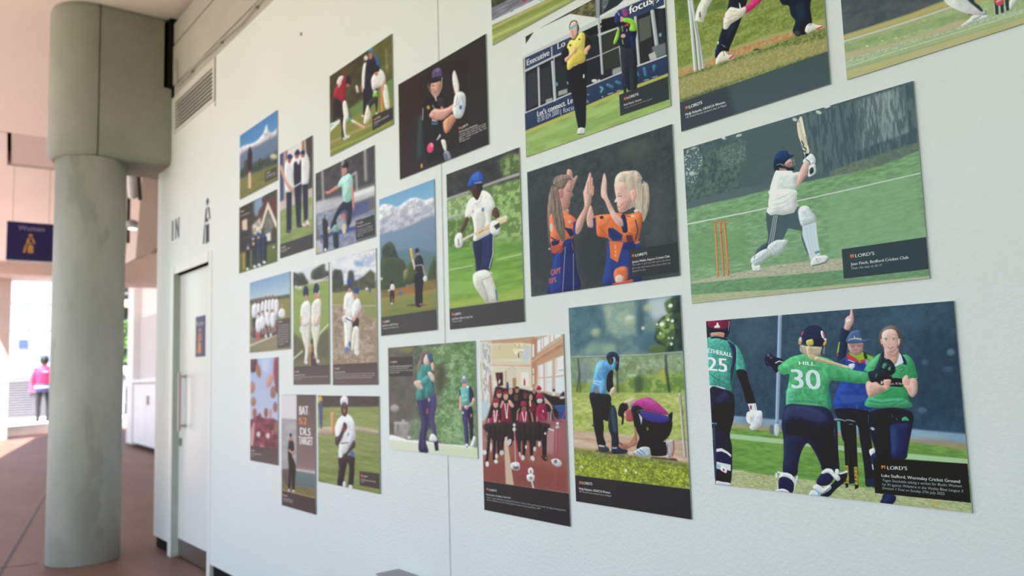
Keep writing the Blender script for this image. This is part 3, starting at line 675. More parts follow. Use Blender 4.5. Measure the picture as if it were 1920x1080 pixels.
make_sheet('green', 'photo print of green shirted players numbered 25 and 30 celebrating with an umpire', (-0.7795, -0.4171, -0.1804, 0.0648), 1500, (464.98, 23.64, 1.77, 345.20), 1, """
r 3d5468 g2f4863 v.10,9:
e 4a6474 b14 a.5:961 432 33.43 44.57 0
e 46647e b12 a.4:3350 318 35.56 26.67 0
e 2c4058 b14 a.5:3717 1407 42.34 76.21 0
p 9cb6cc b3 n6f90b0,14,.6,3:-106 2269 457 2321 1619 2400 3313 2477 4093 2537 4082 2727 2458 2655 448 2524 -116 2478
p a8a376 b3 n9a8c6c,9,.5,3:-116 2478 449 2498 2460 2622 4083 2707 4071 2927 -129 2779
p 75a04c b3 g679a48 v.12,5,4:-120 2583 443 2613 1607 2661 3314 2730 4075 2847 4026 3724 -182 3952
e 98938a b4 a.6:3590 2694 33.9 5.932 0
p a9cc9c b1.2:-127 2727 385 2754 1334 2817 2557 2905 3221 2968 4041 2999 4035 3099 3216 3074 2552 3005 1329 2925 380 2869 -132 2844
p aab57e b1.6 nb4b98c,3,.6,3 v.10,2.5,2:-169 3653 397 3598 905 3647 1610 3668 2616 3723 4026 3724 4034 4038 -261 4220
l c5d0b0 b.6:332 3667 1.835 570 3612 1.573
l d8a048 b1 a.6:941 3704 3.26 1017 3708 3.237
l dba83a b.8 a.7:3525 3871 3.374 3594 3872 3.349
e 6b7377 b2:1147 2609 5.382 9.688 0
e c3d2da b2:1232 2605 5.341 12.82 0
l 8ea6c4 b1.2:1427 -17 8.047 1333 1320 8.56 1250 2436 7.476
e 5b7f95 b2.5 a.8:3910 981 5.831 5.831 0
e 566f8c b3 a.6:3570 1170 5.172 5.172 0
e 4f6a86 b3 a.6:3858 1309 7.514 4.175 0
e 5d7690 b3 a.7:3483 2104 6.896 5.172 0
p 2f3638 b2:-3 -12 63 -5 63 485 -3 480
p 2a7a72 b1 s:-30 473 136 401 354 431 505 540 665 788 710 1026 737 1250 558 1255 503 1394 429 1748 177 1685 -19 1598 -60 1133
p 4aa597 b1.5 s v.12,4:1 475 136 418 314 440 446 559 491 825 466 1156 422 1487 429 1736 218 1662 -10 1610 -29 1134
p 49a596 b1 s v.1,4:548 638 630 727 696 932 734 1238 558 1243 559 1018
p 372f58 b.8 s:418 533 502 599 565 687 562 948 514 1158 465 1393 435 1535 442 1250 482 1014 491 825 461 656
l 2d6f68 b1.5 a.7:14 1307 2.223 168 1457 3.068 379 1581 2.151
l 2d6f68 b1.5 a.6:28 1453 1.774 223 1554 2.18
l 2d6f68 b2 a.5:360 1151 2.161 448 1345 2.999
l 75c2b2 b2 a.6:66 603 4.451 310 524 3.49
p c88f7c b1 s:105 288 350 310 357 444 216 407 100 410
p c8a889 b1:132 278 221 299 218 359 118 350
p 2a2440 b.8 s:86 404 217 395 392 459 409 508 215 439 94 439
p 221f3c b1 s:51 136 166 184 384 193 474 154 457 320 393 435 344 430 368 336 281 292 121 289 71 285
p 7b2345 b.8 s g932b4c:42 12 236 -28 476 -2 487 83 453 188 324 223 146 194 51 136
p 6a2240 b2 s a.7:314 17 452 8 448 175 345 201
l b9b9c4 b.8:473 46 1.296 454 176 1.08 443 271 1.081
p ece6ea b.5 s:212 74 248 63 254 112 273 134 276 187 166 181 181 129 214 115
t e9f2ef w1.8:-3 776 483 919 107|ETHERALL
t eef4f4 w4.2:-27 1215 366 1276 341|25
p c9d3dd b1 s:0 1605 141 1608 307 1663 285 1710 6 1700
p 1c1c26 b1.5 s:558 1250 733 1257 780 1519 884 2040 728 2041 644 1633
p 26263c b1.5 s:1 1676 257 1679 447 1776 485 1988 441 2388 351 2791 380 3118 296 3988 -8 4001 -3 3000 -11 2521
p 3a3a68 b5 a.7:88 1894 333 1728 386 1847 140 2062
p 16171e b3 s a.8:59 2086 434 2059 413 2507 209 2703 59 2519
p 1f2129 b2 a.9:-1 2521 89 2518 34 3948 -18 4002
l 7d9cba b1:3 2521 3.086 89 2530 3.063
l 2f4558 b.8:54 2543 4.827 16 3903 4.791
l b9c8a0 b1.5:10 2640 1.32 11 2928 0.8782
p dfe2ea b.8:65 3139 171 3113 285 3183 358 3259 352 3318 263 3231 157 3192 61 3216
p 26284c b1:67 3215 187 3197 347 3307 338 3495 155 3452 57 3449
p d9dde6 b.8:53 3449 193 3472 338 3495 327 3647 245 3620 127 3632 45 3616
p a5b8cc b1:50 3509 123 3514 128 3620 49 3615
p ecebf0 b.6 s:171 3545 255 3619 231 3711 127 3643
e d2506c b.8:190 3630 2.58 3.01 0
p 1b1c26 b1:47 3663 126 3655 231 3715 321 3660 298 3930 34 3937
p cdd3e0 b1 s:35 3913 153 3923 292 3931 295 3993 31 4008
e 9a8a30 b1:5 3916 1.962 3.923 0
p dfe5ec b.8:728 2029 885 2014 905 2182 766 2214 752 2103
e c03840 b1:789 2114 2.066 4.546 0
l 8fa2cc b1:866 2044 1.232 878 2170 1.23
p e4e8f0 b.8 s:766 2207 914 2181 985 2203 992 2351 971 2488 893 2605 782 2637 739 2576 770 2518 716 2473 687 2382 709 2242
l b2bccc b2 a.8:837 2263 2.055 812 2401 2.469 752 2495 2.067
l b2bccc b1.5 a.6:898 2330 1.226 872 2491 1.227
e cdb2b8 b2 a.7:780 2375 2.476 4.953 0
e c05060 b1:894 2600 1.224 1.02 0
p 23253a b1 s:1150 866 1221 871 1270 942 1423 1030 1324 1284 1271 1293 1207 1166 1119 1139 1099 1001
e 5c6675 b1.5:1170 902 3.228 3.228 0
e 8a97a5 b2 a.6:1217 962 2.812 2.008 40
l 3b4c55 b1 a.8:1123 1048 2.024 1189 1165 2.01
l c9d0e0 b.8:1290 1090 2.392 1353 1048 2.577 1421 1074 1.576
p 51b277 b1.2 s v.10,5:1329 1171 1420 1086 1545 980 1666 932 1833 909 2025 965 2180 1028 2358 1197 2536 1278 2739 1338 2830 1403 2816 1526 2668 1574 2432 1537 2219 1489 2195 1510 2148 1658 2176 1871 2156 2126 2016 2085 1775 2066 1574 2101 1439 2102 1436 1891 1468 1691 1518 1358 1424 1366 1341 1285
p 44a06a b3 s a.8:2234 1212 2444 1306 2589 1395 2733 1462 2788 1515 2669 1563 2432 1526 2220 1478
p 62c294 b3 s a.8:1459 1691 1630 1649 1619 1869 1579 2002 1459 2047 1440 1913
p 2c7f78 b2 s a.8:2152 1594 2176 1871 2150 2084 2110 2105 2110 1786
l 2c8a72 b2.5 a.7:1501 1869 1.942 1708 1760 2.289
l 2c8a72 b2 a.7:1462 1969 1.947 1699 1946 1.906 1942 1978 1.862 2102 1956 1.651
l 3aa076 b2 a.6:1523 1781 1.552 1692 1738 1.528
l 7ad2a4 b2 a.6:1476 2035 2.721 1778 2001 2.647 2002 2053 2.591
l 2f8c56 b2.5 a.7:2172 1509 2.196 2115 1700 2.571 2059 1871 1.844
l 3a9a60 b2 a.6:2209 1233 1.097 2213 1467 1.094
l 3c9a68 b2 a.6:1526 1381 1.946 1551 1559 1.551
l 3c9a68 b2 a.6:1725 1079 1.532 1868 1196 1.888 2028 1225 1.488
l 6fce9a b2 a.5:1517 1202 2.34 1609 1073 2.711 1713 990 2.303
l 6fce9a b2 a.5:2232 1234 1.824 2441 1369 2.142 2661 1439 1.746
l 3c9a68 b2.5 a.6:2436 1453 2.498 2583 1520 2.462
l 359064 b2 a.6:2059 1549 1.849 2117 1657 1.837 2063 1785 1.475
l 359064 b2 a.5:1789 1783 1.514 1916 1838 1.495 2079 1785 1.473
e 2b3350 b1:1962 524 22.22 21.09 0
p 1f2338 b2 s a.9:1930 609 2140 583 2101 732 2002 789 1842 734
e d9d0d8 b1:1741 605 3.073 7.298 8
e eaa53a b1:1733 653 2.305 3.842 0
e d8486a b1:1787 443 1.723 4.596 25
p e8ecf0 b.8 s:2092 427 2120 419 2144 497 2141 573 2112 577 2093 503
e e0486a b1:2136 507 1.482 5.557 -15
e e0a440 b.8:2143 687 2.587 5.545 25
e dcdce0 b1:2152 606 2.957 2.218 20
p ccc060 b.8 s:1848 613 1906 590 1955 600 1954 720 1859 718 1841 679
l e6dc80 b.6:1864 626 1.139 1938 614 1.131
p b9ac94 b1.5 s:1744 705 1842 734 2099 775 2109 883 2057 956 1879 978 1784 906 1729 836
l 8d9aa0 b1.5:1750 749 3.066 1761 861 2.678
l 2a3145 b1.5:2115 754 2.593 2075 924 2.599
l b8c2cc b1:2131 755 0.9245 2119 927 0.9242
l cdb690 b.8 s:1872 780 9.471 1904 957 9.806 2037 1041 7.816 2238 1127 5.473 2419 1200 4.658 2486 1224 4.271
l b49c78 b1 a.8:1866 911 1.136 1933 872 1.129
l b49c78 b1 a.8:1910 1001 0.942 1986 951 0.9357
l b49c78 b1 a.8:1988 1060 0.9346 2055 1010 0.9292
l b49c78 b1 a.8:2082 1098 0.9261 2148 1047 0.9207
l d8cdb8 b1:2389 1188 3.954 2486 1224 4.271
t dff0ea w1.6:1692 1144 1958 1174 84|HILL
t d4e6ee w5:1542 1659 2020 1695 443|30
p 26354e b1.2 s:2415 394 2461 398 2541 449 2515 657 2462 949 2437 1137 2345 1154 2317 940 2351 729
p 2c3f90 b1.2 s g2b4aa6 v.08,6:2330 1153 2460 991 2553 955 2758 988 2870 1057 2864 1302 2816 2077 2235 2083 2267 1766 2341 1535 2319 1365
p 2c3f5e b2 s a.7:2332 1111 2428 1031 2447 1243 2354 1281
p 93b83a b1:2495 898 2582 956 2704 902 2759 957 2858 1015 2840 1076 2739 1070 2661 1149 2608 1042 2521 974
p d8394a b1:2482 919 2564 1018 2650 1086 2640 1127 2516 1078 2467 1012
p d8394a b1:2665 1087 2747 1060 2743 1132 2669 1139
p 8fa4b8 b1.5:2747 1060 2803 1094 2791 1176 2740 1184
p 8fbf4a b1:2800 1011 2865 1015 2839 1096 2802 1104
l 9ac43c b.8:2372 688 2.17 2335 898 3.26
l d43a50 b.8:2329 930 2.536 2327 966 2.536
l d3dceb b1:2487 1066 1.604 2581 1124 1.588
p d8e0ee b1 s:2497 1161 2579 1155 2576 1228 2528 1278 2493 1224
p bb8f8c b1 s:2513 699 2713 715 2724 799 2706 923 2611 979 2532 911 2508 804
p 9c7474 b2 a.7:2521 700 2721 716 2717 788 2517 773
l 8a5f62 b1.5 a.8:2587 863 1.238 2647 863 1.23
e 6f4c50 b1.5 a.7:2576 788 2.48 1.063 0
e 6f4c50 b1.5 a.7:2666 787 2.458 1.053 0
e c9b99a b2:2513 794 1.426 4.455 0
p 4b6396 b1 s:2539 501 2624 452 2697 474 2721 633 2715 695 2492 677
p 45609a b1 s:2494 624 2716 664 2841 647 2810 682 2713 715 2565 725 2490 708
p c6c89a b.8:2511 647 2570 614 2630 608 2718 632 2713 663 2614 634 2554 640 2510 668
l d0d6b8 b.6:2606 564 0.8848 2607 606 1.415
p d7a9a8 b1 s:2579 9 2605 8 2615 98 2615 266 2560 387 2526 443 2461 398 2481 294 2495 179 2558 123 2570 92
p f1e9dc b1 s:2508 223 2562 197 2578 231 2551 264 2513 266
l b98082 b1 a.6:2557 144 0.8924 2547 196 0.7143
p 4261ac b2 a.5:2326 1813 2714 1815 2708 1938 2332 2002
l 6f86c8 b1.5 a.6:2556 2022 1.404 2568 2141 1.401
l 5b74bc b1.5 a.5:2251 2087 1.445 2698 2123 1.383
p 1c2030 b1.2 s:2250 2108 2726 2143 2725 2429 2747 2834 2740 3640 2702 3685 2616 3684 2611 3493 2601 3128 2577 2762 2550 2435 2415 2439 2337 2775 2310 2714 2282 2381
p 1b1f2b b1:2385 2440 2490 2437 2450 3632 2373 3672 2372 3270
p 26324a b1:2624 3532 2746 3519 2738 3670 2623 3684
p 1f2a3e b1:2371 3569 2453 3570 2441 3664 2359 3663
l 9fb2c8 b1.5:2184 2331 2.54 2299 2334 1.794
p 2a3038 b.7:2205 2366 2255 2365 2235 2990 2233 3324 2197 3286 2195 2867
p 202a2b b.7:2340 2369 2411 2367 2350 3746 2308 3772 2327 3274
p 1e2529 b.7:2485 2385 2537 2384 2503 3738 2450 3779 2454 3263
l 3f5055 b1 a.7:2420 2397 0.7089 2378 3270 0.7062
l 8ba0b8 b1:2214 2351 1.809 2254 2325 2.163 2330 2338 1.968 2366 2362 1.604 2405 2335 1.953 2480 2350 2.115 2523 2369 1.579
p 57b49a b1:2248 2371 2297 2370 2290 2569 2253 2571
p c9a83a b.8:2318 3300 2368 3295 2358 3673 2317 3668
p c9a83a b.8:2456 3314 2507 3310 2499 3678 2455 3683
t 23282a w.5 a.8:2325 3388 2354 3387 58|D
t 23282a w.5 a.8:2320 3482 2352 3480 58|U
t 23282a w.5 a.8:2320 3568 2350 3567 54|K
t 23282a w.5 a.8:2318 3647 2349 3645 50|E
t 23282a w.5 a.8:2466 3389 2497 3388 54|D
t 23282a w.5 a.8:2463 3471 2495 3470 53|U
t 23282a w.5 a.8:2461 3553 2494 3552 53|K
t 23282a w.5 a.8:2460 3631 2493 3629 49|E
p 242c48 b1.2 s:1459 2029 1776 2044 2095 2089 2207 2341 2197 2594 2210 2866 2234 3366 2181 3433 1963 3433 1938 3308 1855 3059 1751 2873 1643 3053 1571 3340 1543 3560 1448 3635 1298 3562 1336 3140 1342 2742 1323 2543 1362 2275
p 3a4168 b5 s a.8:1439 2096 1775 2070 2026 2196 2112 2365 2013 2453 1596 2335 1391 2385
p 1a1f2c b4 s a.85:1423 2428 1678 2355 1917 2456 2172 2405 2173 2700 2189 3286 1983 3346 1889 3014 1773 2763 1660 2726 1410 2694
p 2a3350 b4 s a.6:1371 2785 1659 2748 1607 3120 1525 3431 1355 3447
l d6dbe6 b.8 s:1212 3571 4.325 1297 3585 4.29
p dce0ea b.8 s:1225 3658 1263 3588 1350 3562 1449 3602 1511 3715 1524 3779 1490 3804 1411 3704 1328 3658 1240 3701
e dfe3ea b1:1177 3641 2.759 5.124 0
l d3d9e6 b.8:1540 3625 3.813 1510 3737 2.292 1456 3982 2.299
l d3d9e6 b.8:1176 3774 1.772 1192 3971 2.355
p 22274a b1 s:1231 3702 1345 3663 1443 3722 1472 3828 1429 4007 1243 3998 1204 3903
p d5dbe8 b.8 s:1139 3989 1263 3929 1347 3952 1379 4009 1137 4033
p 1c2338 b1 s:2241 3469 2348 3438 2308 3627 2162 3810 2029 3993 1903 3989 2006 3829 2138 3667
p 262b50 b1 s:1977 3474 2085 3505 2126 3606 2042 3741 1914 3776 1852 3741 1874 3633
p dfe3ec b.8 s:1945 3488 2028 3395 2121 3407 2148 3478 2222 3533 2234 3604 2186 3641 2128 3564 2055 3487 1959 3518
p dfe2ea b.8 s:2167 3403 2217 3392 2224 3491 2170 3507
l d8dee8 b.8:2240 3479 3.572 2341 3428 3.893
p dde0ea b.8 s:1784 3824 1852 3752 1913 3787 1959 3824 2057 3743 2085 3809 2002 3903 1937 3942 1845 3891
p d5e2ee b.8 s:1719 3981 1781 3888 1875 3919 1895 3990 1726 4008
l 55b4dd b.8:1821 3883 1.112 1874 3929 2.211 1885 3981 2.576
l 5a7088 b1:1920 3976 1.834 2070 3790 1.086
p 4aab70 b1.2 s v.08,5:2101 1034 2218 1051 2300 1130 2418 1210 2536 1278 2739 1338 2830 1408 2809 1536 2668 1574 2432 1537 2219 1493 2124 1508 2085 1356
l 62c088 b2 a.6:2235 1191 2.189 2443 1327 2.5 2662 1408 2.096
l 35915c b2 a.7:2190 1445 2.193 2433 1505 2.141 2656 1538 1.745
l 2f8c56 b2.5 a.6:2186 1232 1.465 2159 1445 2.2
l cdb690 b.8 s:1990 1017 7.478 2037 1041 7.816 2238 1127 5.473 2419 1200 4.658 2486 1224 4.271
l b49c78 b1 a.8:2082 1098 0.9261 2148 1047 0.9207
l b49c78 b1 a.8:1988 1060 0.9346 2055 1010 0.9292
l b49c78 b1 a.7:2175 1135 0.7341 2232 1097 0.7304
l d8cdb8 b1:2389 1188 3.594 2490 1224 3.914
p 2c3f36 b1 s:2726 924 2755 926 2778 1051 2734 1049
p 47a970 b1 s v.06,6:2714 1296 2788 1134 2880 1027 2984 951 3122 991 3259 999 3340 1004 3414 1128 3439 1287 3448 1474 3348 1481 3337 1678 3306 1875 3324 2052 2725 2057 2734 1873 2878 1609 2854 1527 2749 1329
p 57b87c b3 s a.8:2768 1237 2833 1096 2967 1001 2945 1143 2851 1302
p 369a5c b3 s a.7:3307 1122 3406 1265 3435 1464 3317 1440
p 34985a b3 s a.8:2942 1732 3115 1634 3274 1736 3291 1914 3068 1994 2849 1873
p 4db183 b2 s a.8:2749 1873 2934 1894 3239 1874 3307 1993 3066 2034 2740 2037
l 236e52 b1.5 a.8:2746 1924 1.207 2929 1975 1.353 3140 1934 0.9939
l 237048 b2 a.7:2939 1793 1.693 3113 1674 1.665
l 236e52 b1.5 a.7:3067 2024 1.334 3265 1894 1.145
l 237048 b1.5 a.6:3317 1440 1.144 3365 1283 1.14
l bfe2c8 b.6:3348 1471 0.6515 3448 1478 0.8059
p 2b2c4c b.8 s:2982 982 3021 923 3038 985 3040 1087 3006 1065
p 2a2d50 b.8:3219 926 3261 969 3309 1082 3326 1163 3321 1206 3276 1190 3255 1079
p dde0ec b.8:3024 934 3041 1067 3167 1184 3215 1057 3224 937 3259 999 3283 1160 3164 1238 3061 1088 3021 1045
p d6a39a b1 s:3040 823 3212 856 3227 957 3211 1076 3159 1194 3095 1100 3042 1046
p c48c84 b2 s a.6:3056 925 3123 966 3209 916 3190 1015 3092 1029
l e3d0a0 b.4:3083 1069 0.5039 3142 1133 0.5006 3193 1085 0.4983 3214 1026 0.4975
l d8c28a b.4:3102 1100 0.5028 3161 1170 0.4995
p 6b5c54 b1 s v.10,1.6,.3:2964 653 2993 513 3061 427 3154 390 3234 445 3276 559 3283 681 3269 820 3225 877 3218 755 3009 739 3017 862 2979 777
p 85756a b1.5 s a.7:3007 514 3082 429 3153 416 3206 452 3150 467 3049 518
p e0b6ae b.8 s:3007 657 3020 536 3079 480 3143 466 3204 502 3236 616 3232 737 3220 836 3167 933 3110 959 3057 905 3017 801
p d39d97 b2 s a.6:3009 739 3050 763 3058 885 3032 843
p d39d97 b2 s a.6:3189 773 3227 716 3216 836 3168 913
p ddb0a8 b.8 s:3236 676 3262 689 3255 769 3229 807
p ddb0a8 b.8 s:2984 676 3007 667 3011 759 2994 768
l 75635a b.7:3039 658 0.6775 3064 644 0.6759 3093 648 0.5054
l 75635a b.7:3143 650 0.5029 3171 645 0.6686 3199 659 0.6666
e f0e8e8 b.4:3065 680 2.871 1.013 0
e f0e8e8 b.4:3172 685 2.84 1.002 0
e 4a4a58 b.4:3066 678 1.182 1.013 0
e 4a4a58 b.4:3172 685 1.17 1.002 0
l 5a4040 b.4:3041 674 0.5079 3064 664 0.6758 3087 676 0.5056
l 5a4040 b.4:3147 679 0.5025 3173 669 0.6684 3197 683 0.5
l c99b90 b1:3045 709 0.846 3084 712 0.8426
l c99b90 b1:3148 714 0.8372 3192 717 0.8334
l b98078 b.8 a.8:3095 766 1.01 3116 784 0.8393 3145 770 1.004
l d9b0a8 b1:3116 687 1.344 3115 757 2.015
p bd7873 b.6 s:3072 827 3115 814 3158 832 3137 860 3111 866 3085 854
p f0e4e2 b.5 s:3089 832 3117 828 3143 836 3123 843 3098 841
l 8a7a6f b.8 a.7:3279 640 0.6614 3282 781 0.4952
l 9a897c b.8 a.7:3006 534 0.8507 3074 449 0.8455 3138 425 0.8403
l 54463e b.8 a.7:2978 798 1.021 2981 614 1.023 3022 495 0.8496
l 54463e b.8 a.6:3257 538 0.8293 3270 679 0.9926 3251 838 0.9929
p 1d2424 b1:2876 1507 2955 1489 3138 1464 3254 1478 3245 1646 3087 1633 2878 1609
p ffffff b.5 a.9:2938 1549 2954 1517 2975 1542 2967 1582 2944 1590
e b83a38 b.5:2952 1554 1.017 1.186 0
t e8f0ee:3059 1603 3243 1593 48|ott Kilp
p d3a595 b1 s:2734 1544 2868 1531 2949 1610 3007 1571 2997 1490 3040 1481 3088 1503 3077 1573 3059 1653 3014 1703 2793 1853 2732 1770
p e2b9ab b2 s a.7:2749 1586 2837 1567 2947 1651 2827 1751 2756 1730
p dba89c b.8 s:2986 1500 3067 1488 3093 1523 3068 1613 3050 1693 3001 1692 2985 1591
l b97f76 b.6 a.7:3016 1541 0.6735 3072 1533 0.6697
l b97f76 b.6 a.7:3013 1592 0.6734 3069 1583 0.6696
p e0aca0 b.8 s:3250 1478 3298 1410 3331 1421 3328 1480 3368 1481 3373 1521 3359 1599 3333 1638 3318 1707 3285 1657 3248 1577
l c08078 b.6 a.7:3318 1539 0.8164 3365 1530 0.8124
l c08078 b.6 a.7:3308 1598 0.8167 3357 1579 0.8127
p d6a89c b1 s:3266 1617 3335 1599 3368 1481 3421 1479 3447 1542 3436 1738 3375 1845 3330 1816 3296 1697
p e4beb2 b2 s a.6:3362 1599 3416 1581 3406 1757 3364 1796
p 25323c b1 s:2770 1340 2866 1292 2933 1101 2984 951 3010 983 3019 1086 3089 1079 3153 1194 3159 1335 3099 1413 3110 1473 2955 1499 2867 1537 2796 1536
p 4a9a70 b1.5 s:2993 1186 3037 1147 3056 1189 3009 1268 2979 1307
p 4aa570 b1.5 s:3066 1250 3097 1241 3099 1296 3066 1307
l 3f4f5a b1 a.8:2882 1262 2.738 2980 1022 2.717
l 3a4a58 b1 a.8:3030 1147 2.363 3109 1232 2.342
l 121a20 b1:2967 1266 2.375 3075 1351 2.347 3130 1353 2.001
l cfd8d0 b1 a.6:2872 1446 1.368 2897 1375 1.365
l 5a7684 b1 a.7:3072 1412 1.341 3113 1423 1.335
l 2c7a52 b1:3230 1277 1.321 3273 1240 1.316
l 2c7a52 b1:3241 1338 1.649 3285 1280 1.314
l d8d070 b.5:3236 1294 0.4951 3260 1287 0.4939
l 2c7a52 b1 a.7:3205 1376 0.6617 3300 1370 0.6553
p 1d2230 b1.2 s:2737 2168 3052 2060 3300 2114 3355 2226 3340 2361 3306 2565 3243 2883 3202 3077 3012 3103 2794 3121 2781 2890 2731 2590 2720 2333
p 26315e b3 s:3025 2417 3209 2365 3308 2385 3269 2679 3203 3054 3014 3069 3021 2783 3010 2555
p 3a4680 b5 s a.7:3046 2462 3123 2504 3101 2915 3049 3010 3024 2737
p 15191f b3 a.8:2870 2143 3033 2117 2982 3060 2837 3071
l c8d0d8 b.5:3060 2214 0.4789 3077 2245 0.4779
l c8d0d8 b.5:3120 2270 0.4757 3134 2303 0.4748
l c8d0d8 b.5 a.5:2731 2215 0.5939 2716 2404 0.5938
e e6ecee b.5:2774 2502 3.736 2.359 20
e 1d2230 b.5:2761 2500 0.9844 0.9844 0
e 1d2230 b.5:2788 2506 0.9816 0.7853 0
p 3fae80 b.5 s:3201 2274 3247 2235 3291 2284 3289 2322 3243 2314 3203 2324
p dfe4ea b.8 s:2704 2942 2772 2902 2785 2983 2738 3079 2708 3035
p 26345c b.8 s:2723 3057 2791 3005 2789 3214 2734 3311 2719 3196
l d7dde6 b.8:2733 3242 1.961 2738 3334 1.958
p 222c54 b1 s:2870 3813 3028 3827 2980 3996 2812 4003 2833 3909
p 35427a b2 a.6:2909 3842 2957 3836 2885 3982 2838 3966
p 1f2529 b.3:2749 3090 3995 3089 3994 3812 2739 3814
e c23a30 b.6:2872 3266 1.933 2.9 0
t e8a33a w.6:2863 3306 2910 3306 74|M
t e6eaea w.8:2940 3313 3214 3296 73|LORD'S
t dde3e3 w.8:2851 3470 3884 3461 62|Luke Stafford, Wormsley Cricket Ground
t cfd6d6 i:2856 3563 3899 3541 53|Tegan Stockdale taking a wicket for Bucks Women
t cfd6d6 i:2852 3644 3908 3633 53|1st XI against Wiltshire in the Vitality Blast League 3
t cfd6d6 i:2851 3720 3685 3716 53|Division 1 Final on Sunday 27th July 2025.
""")
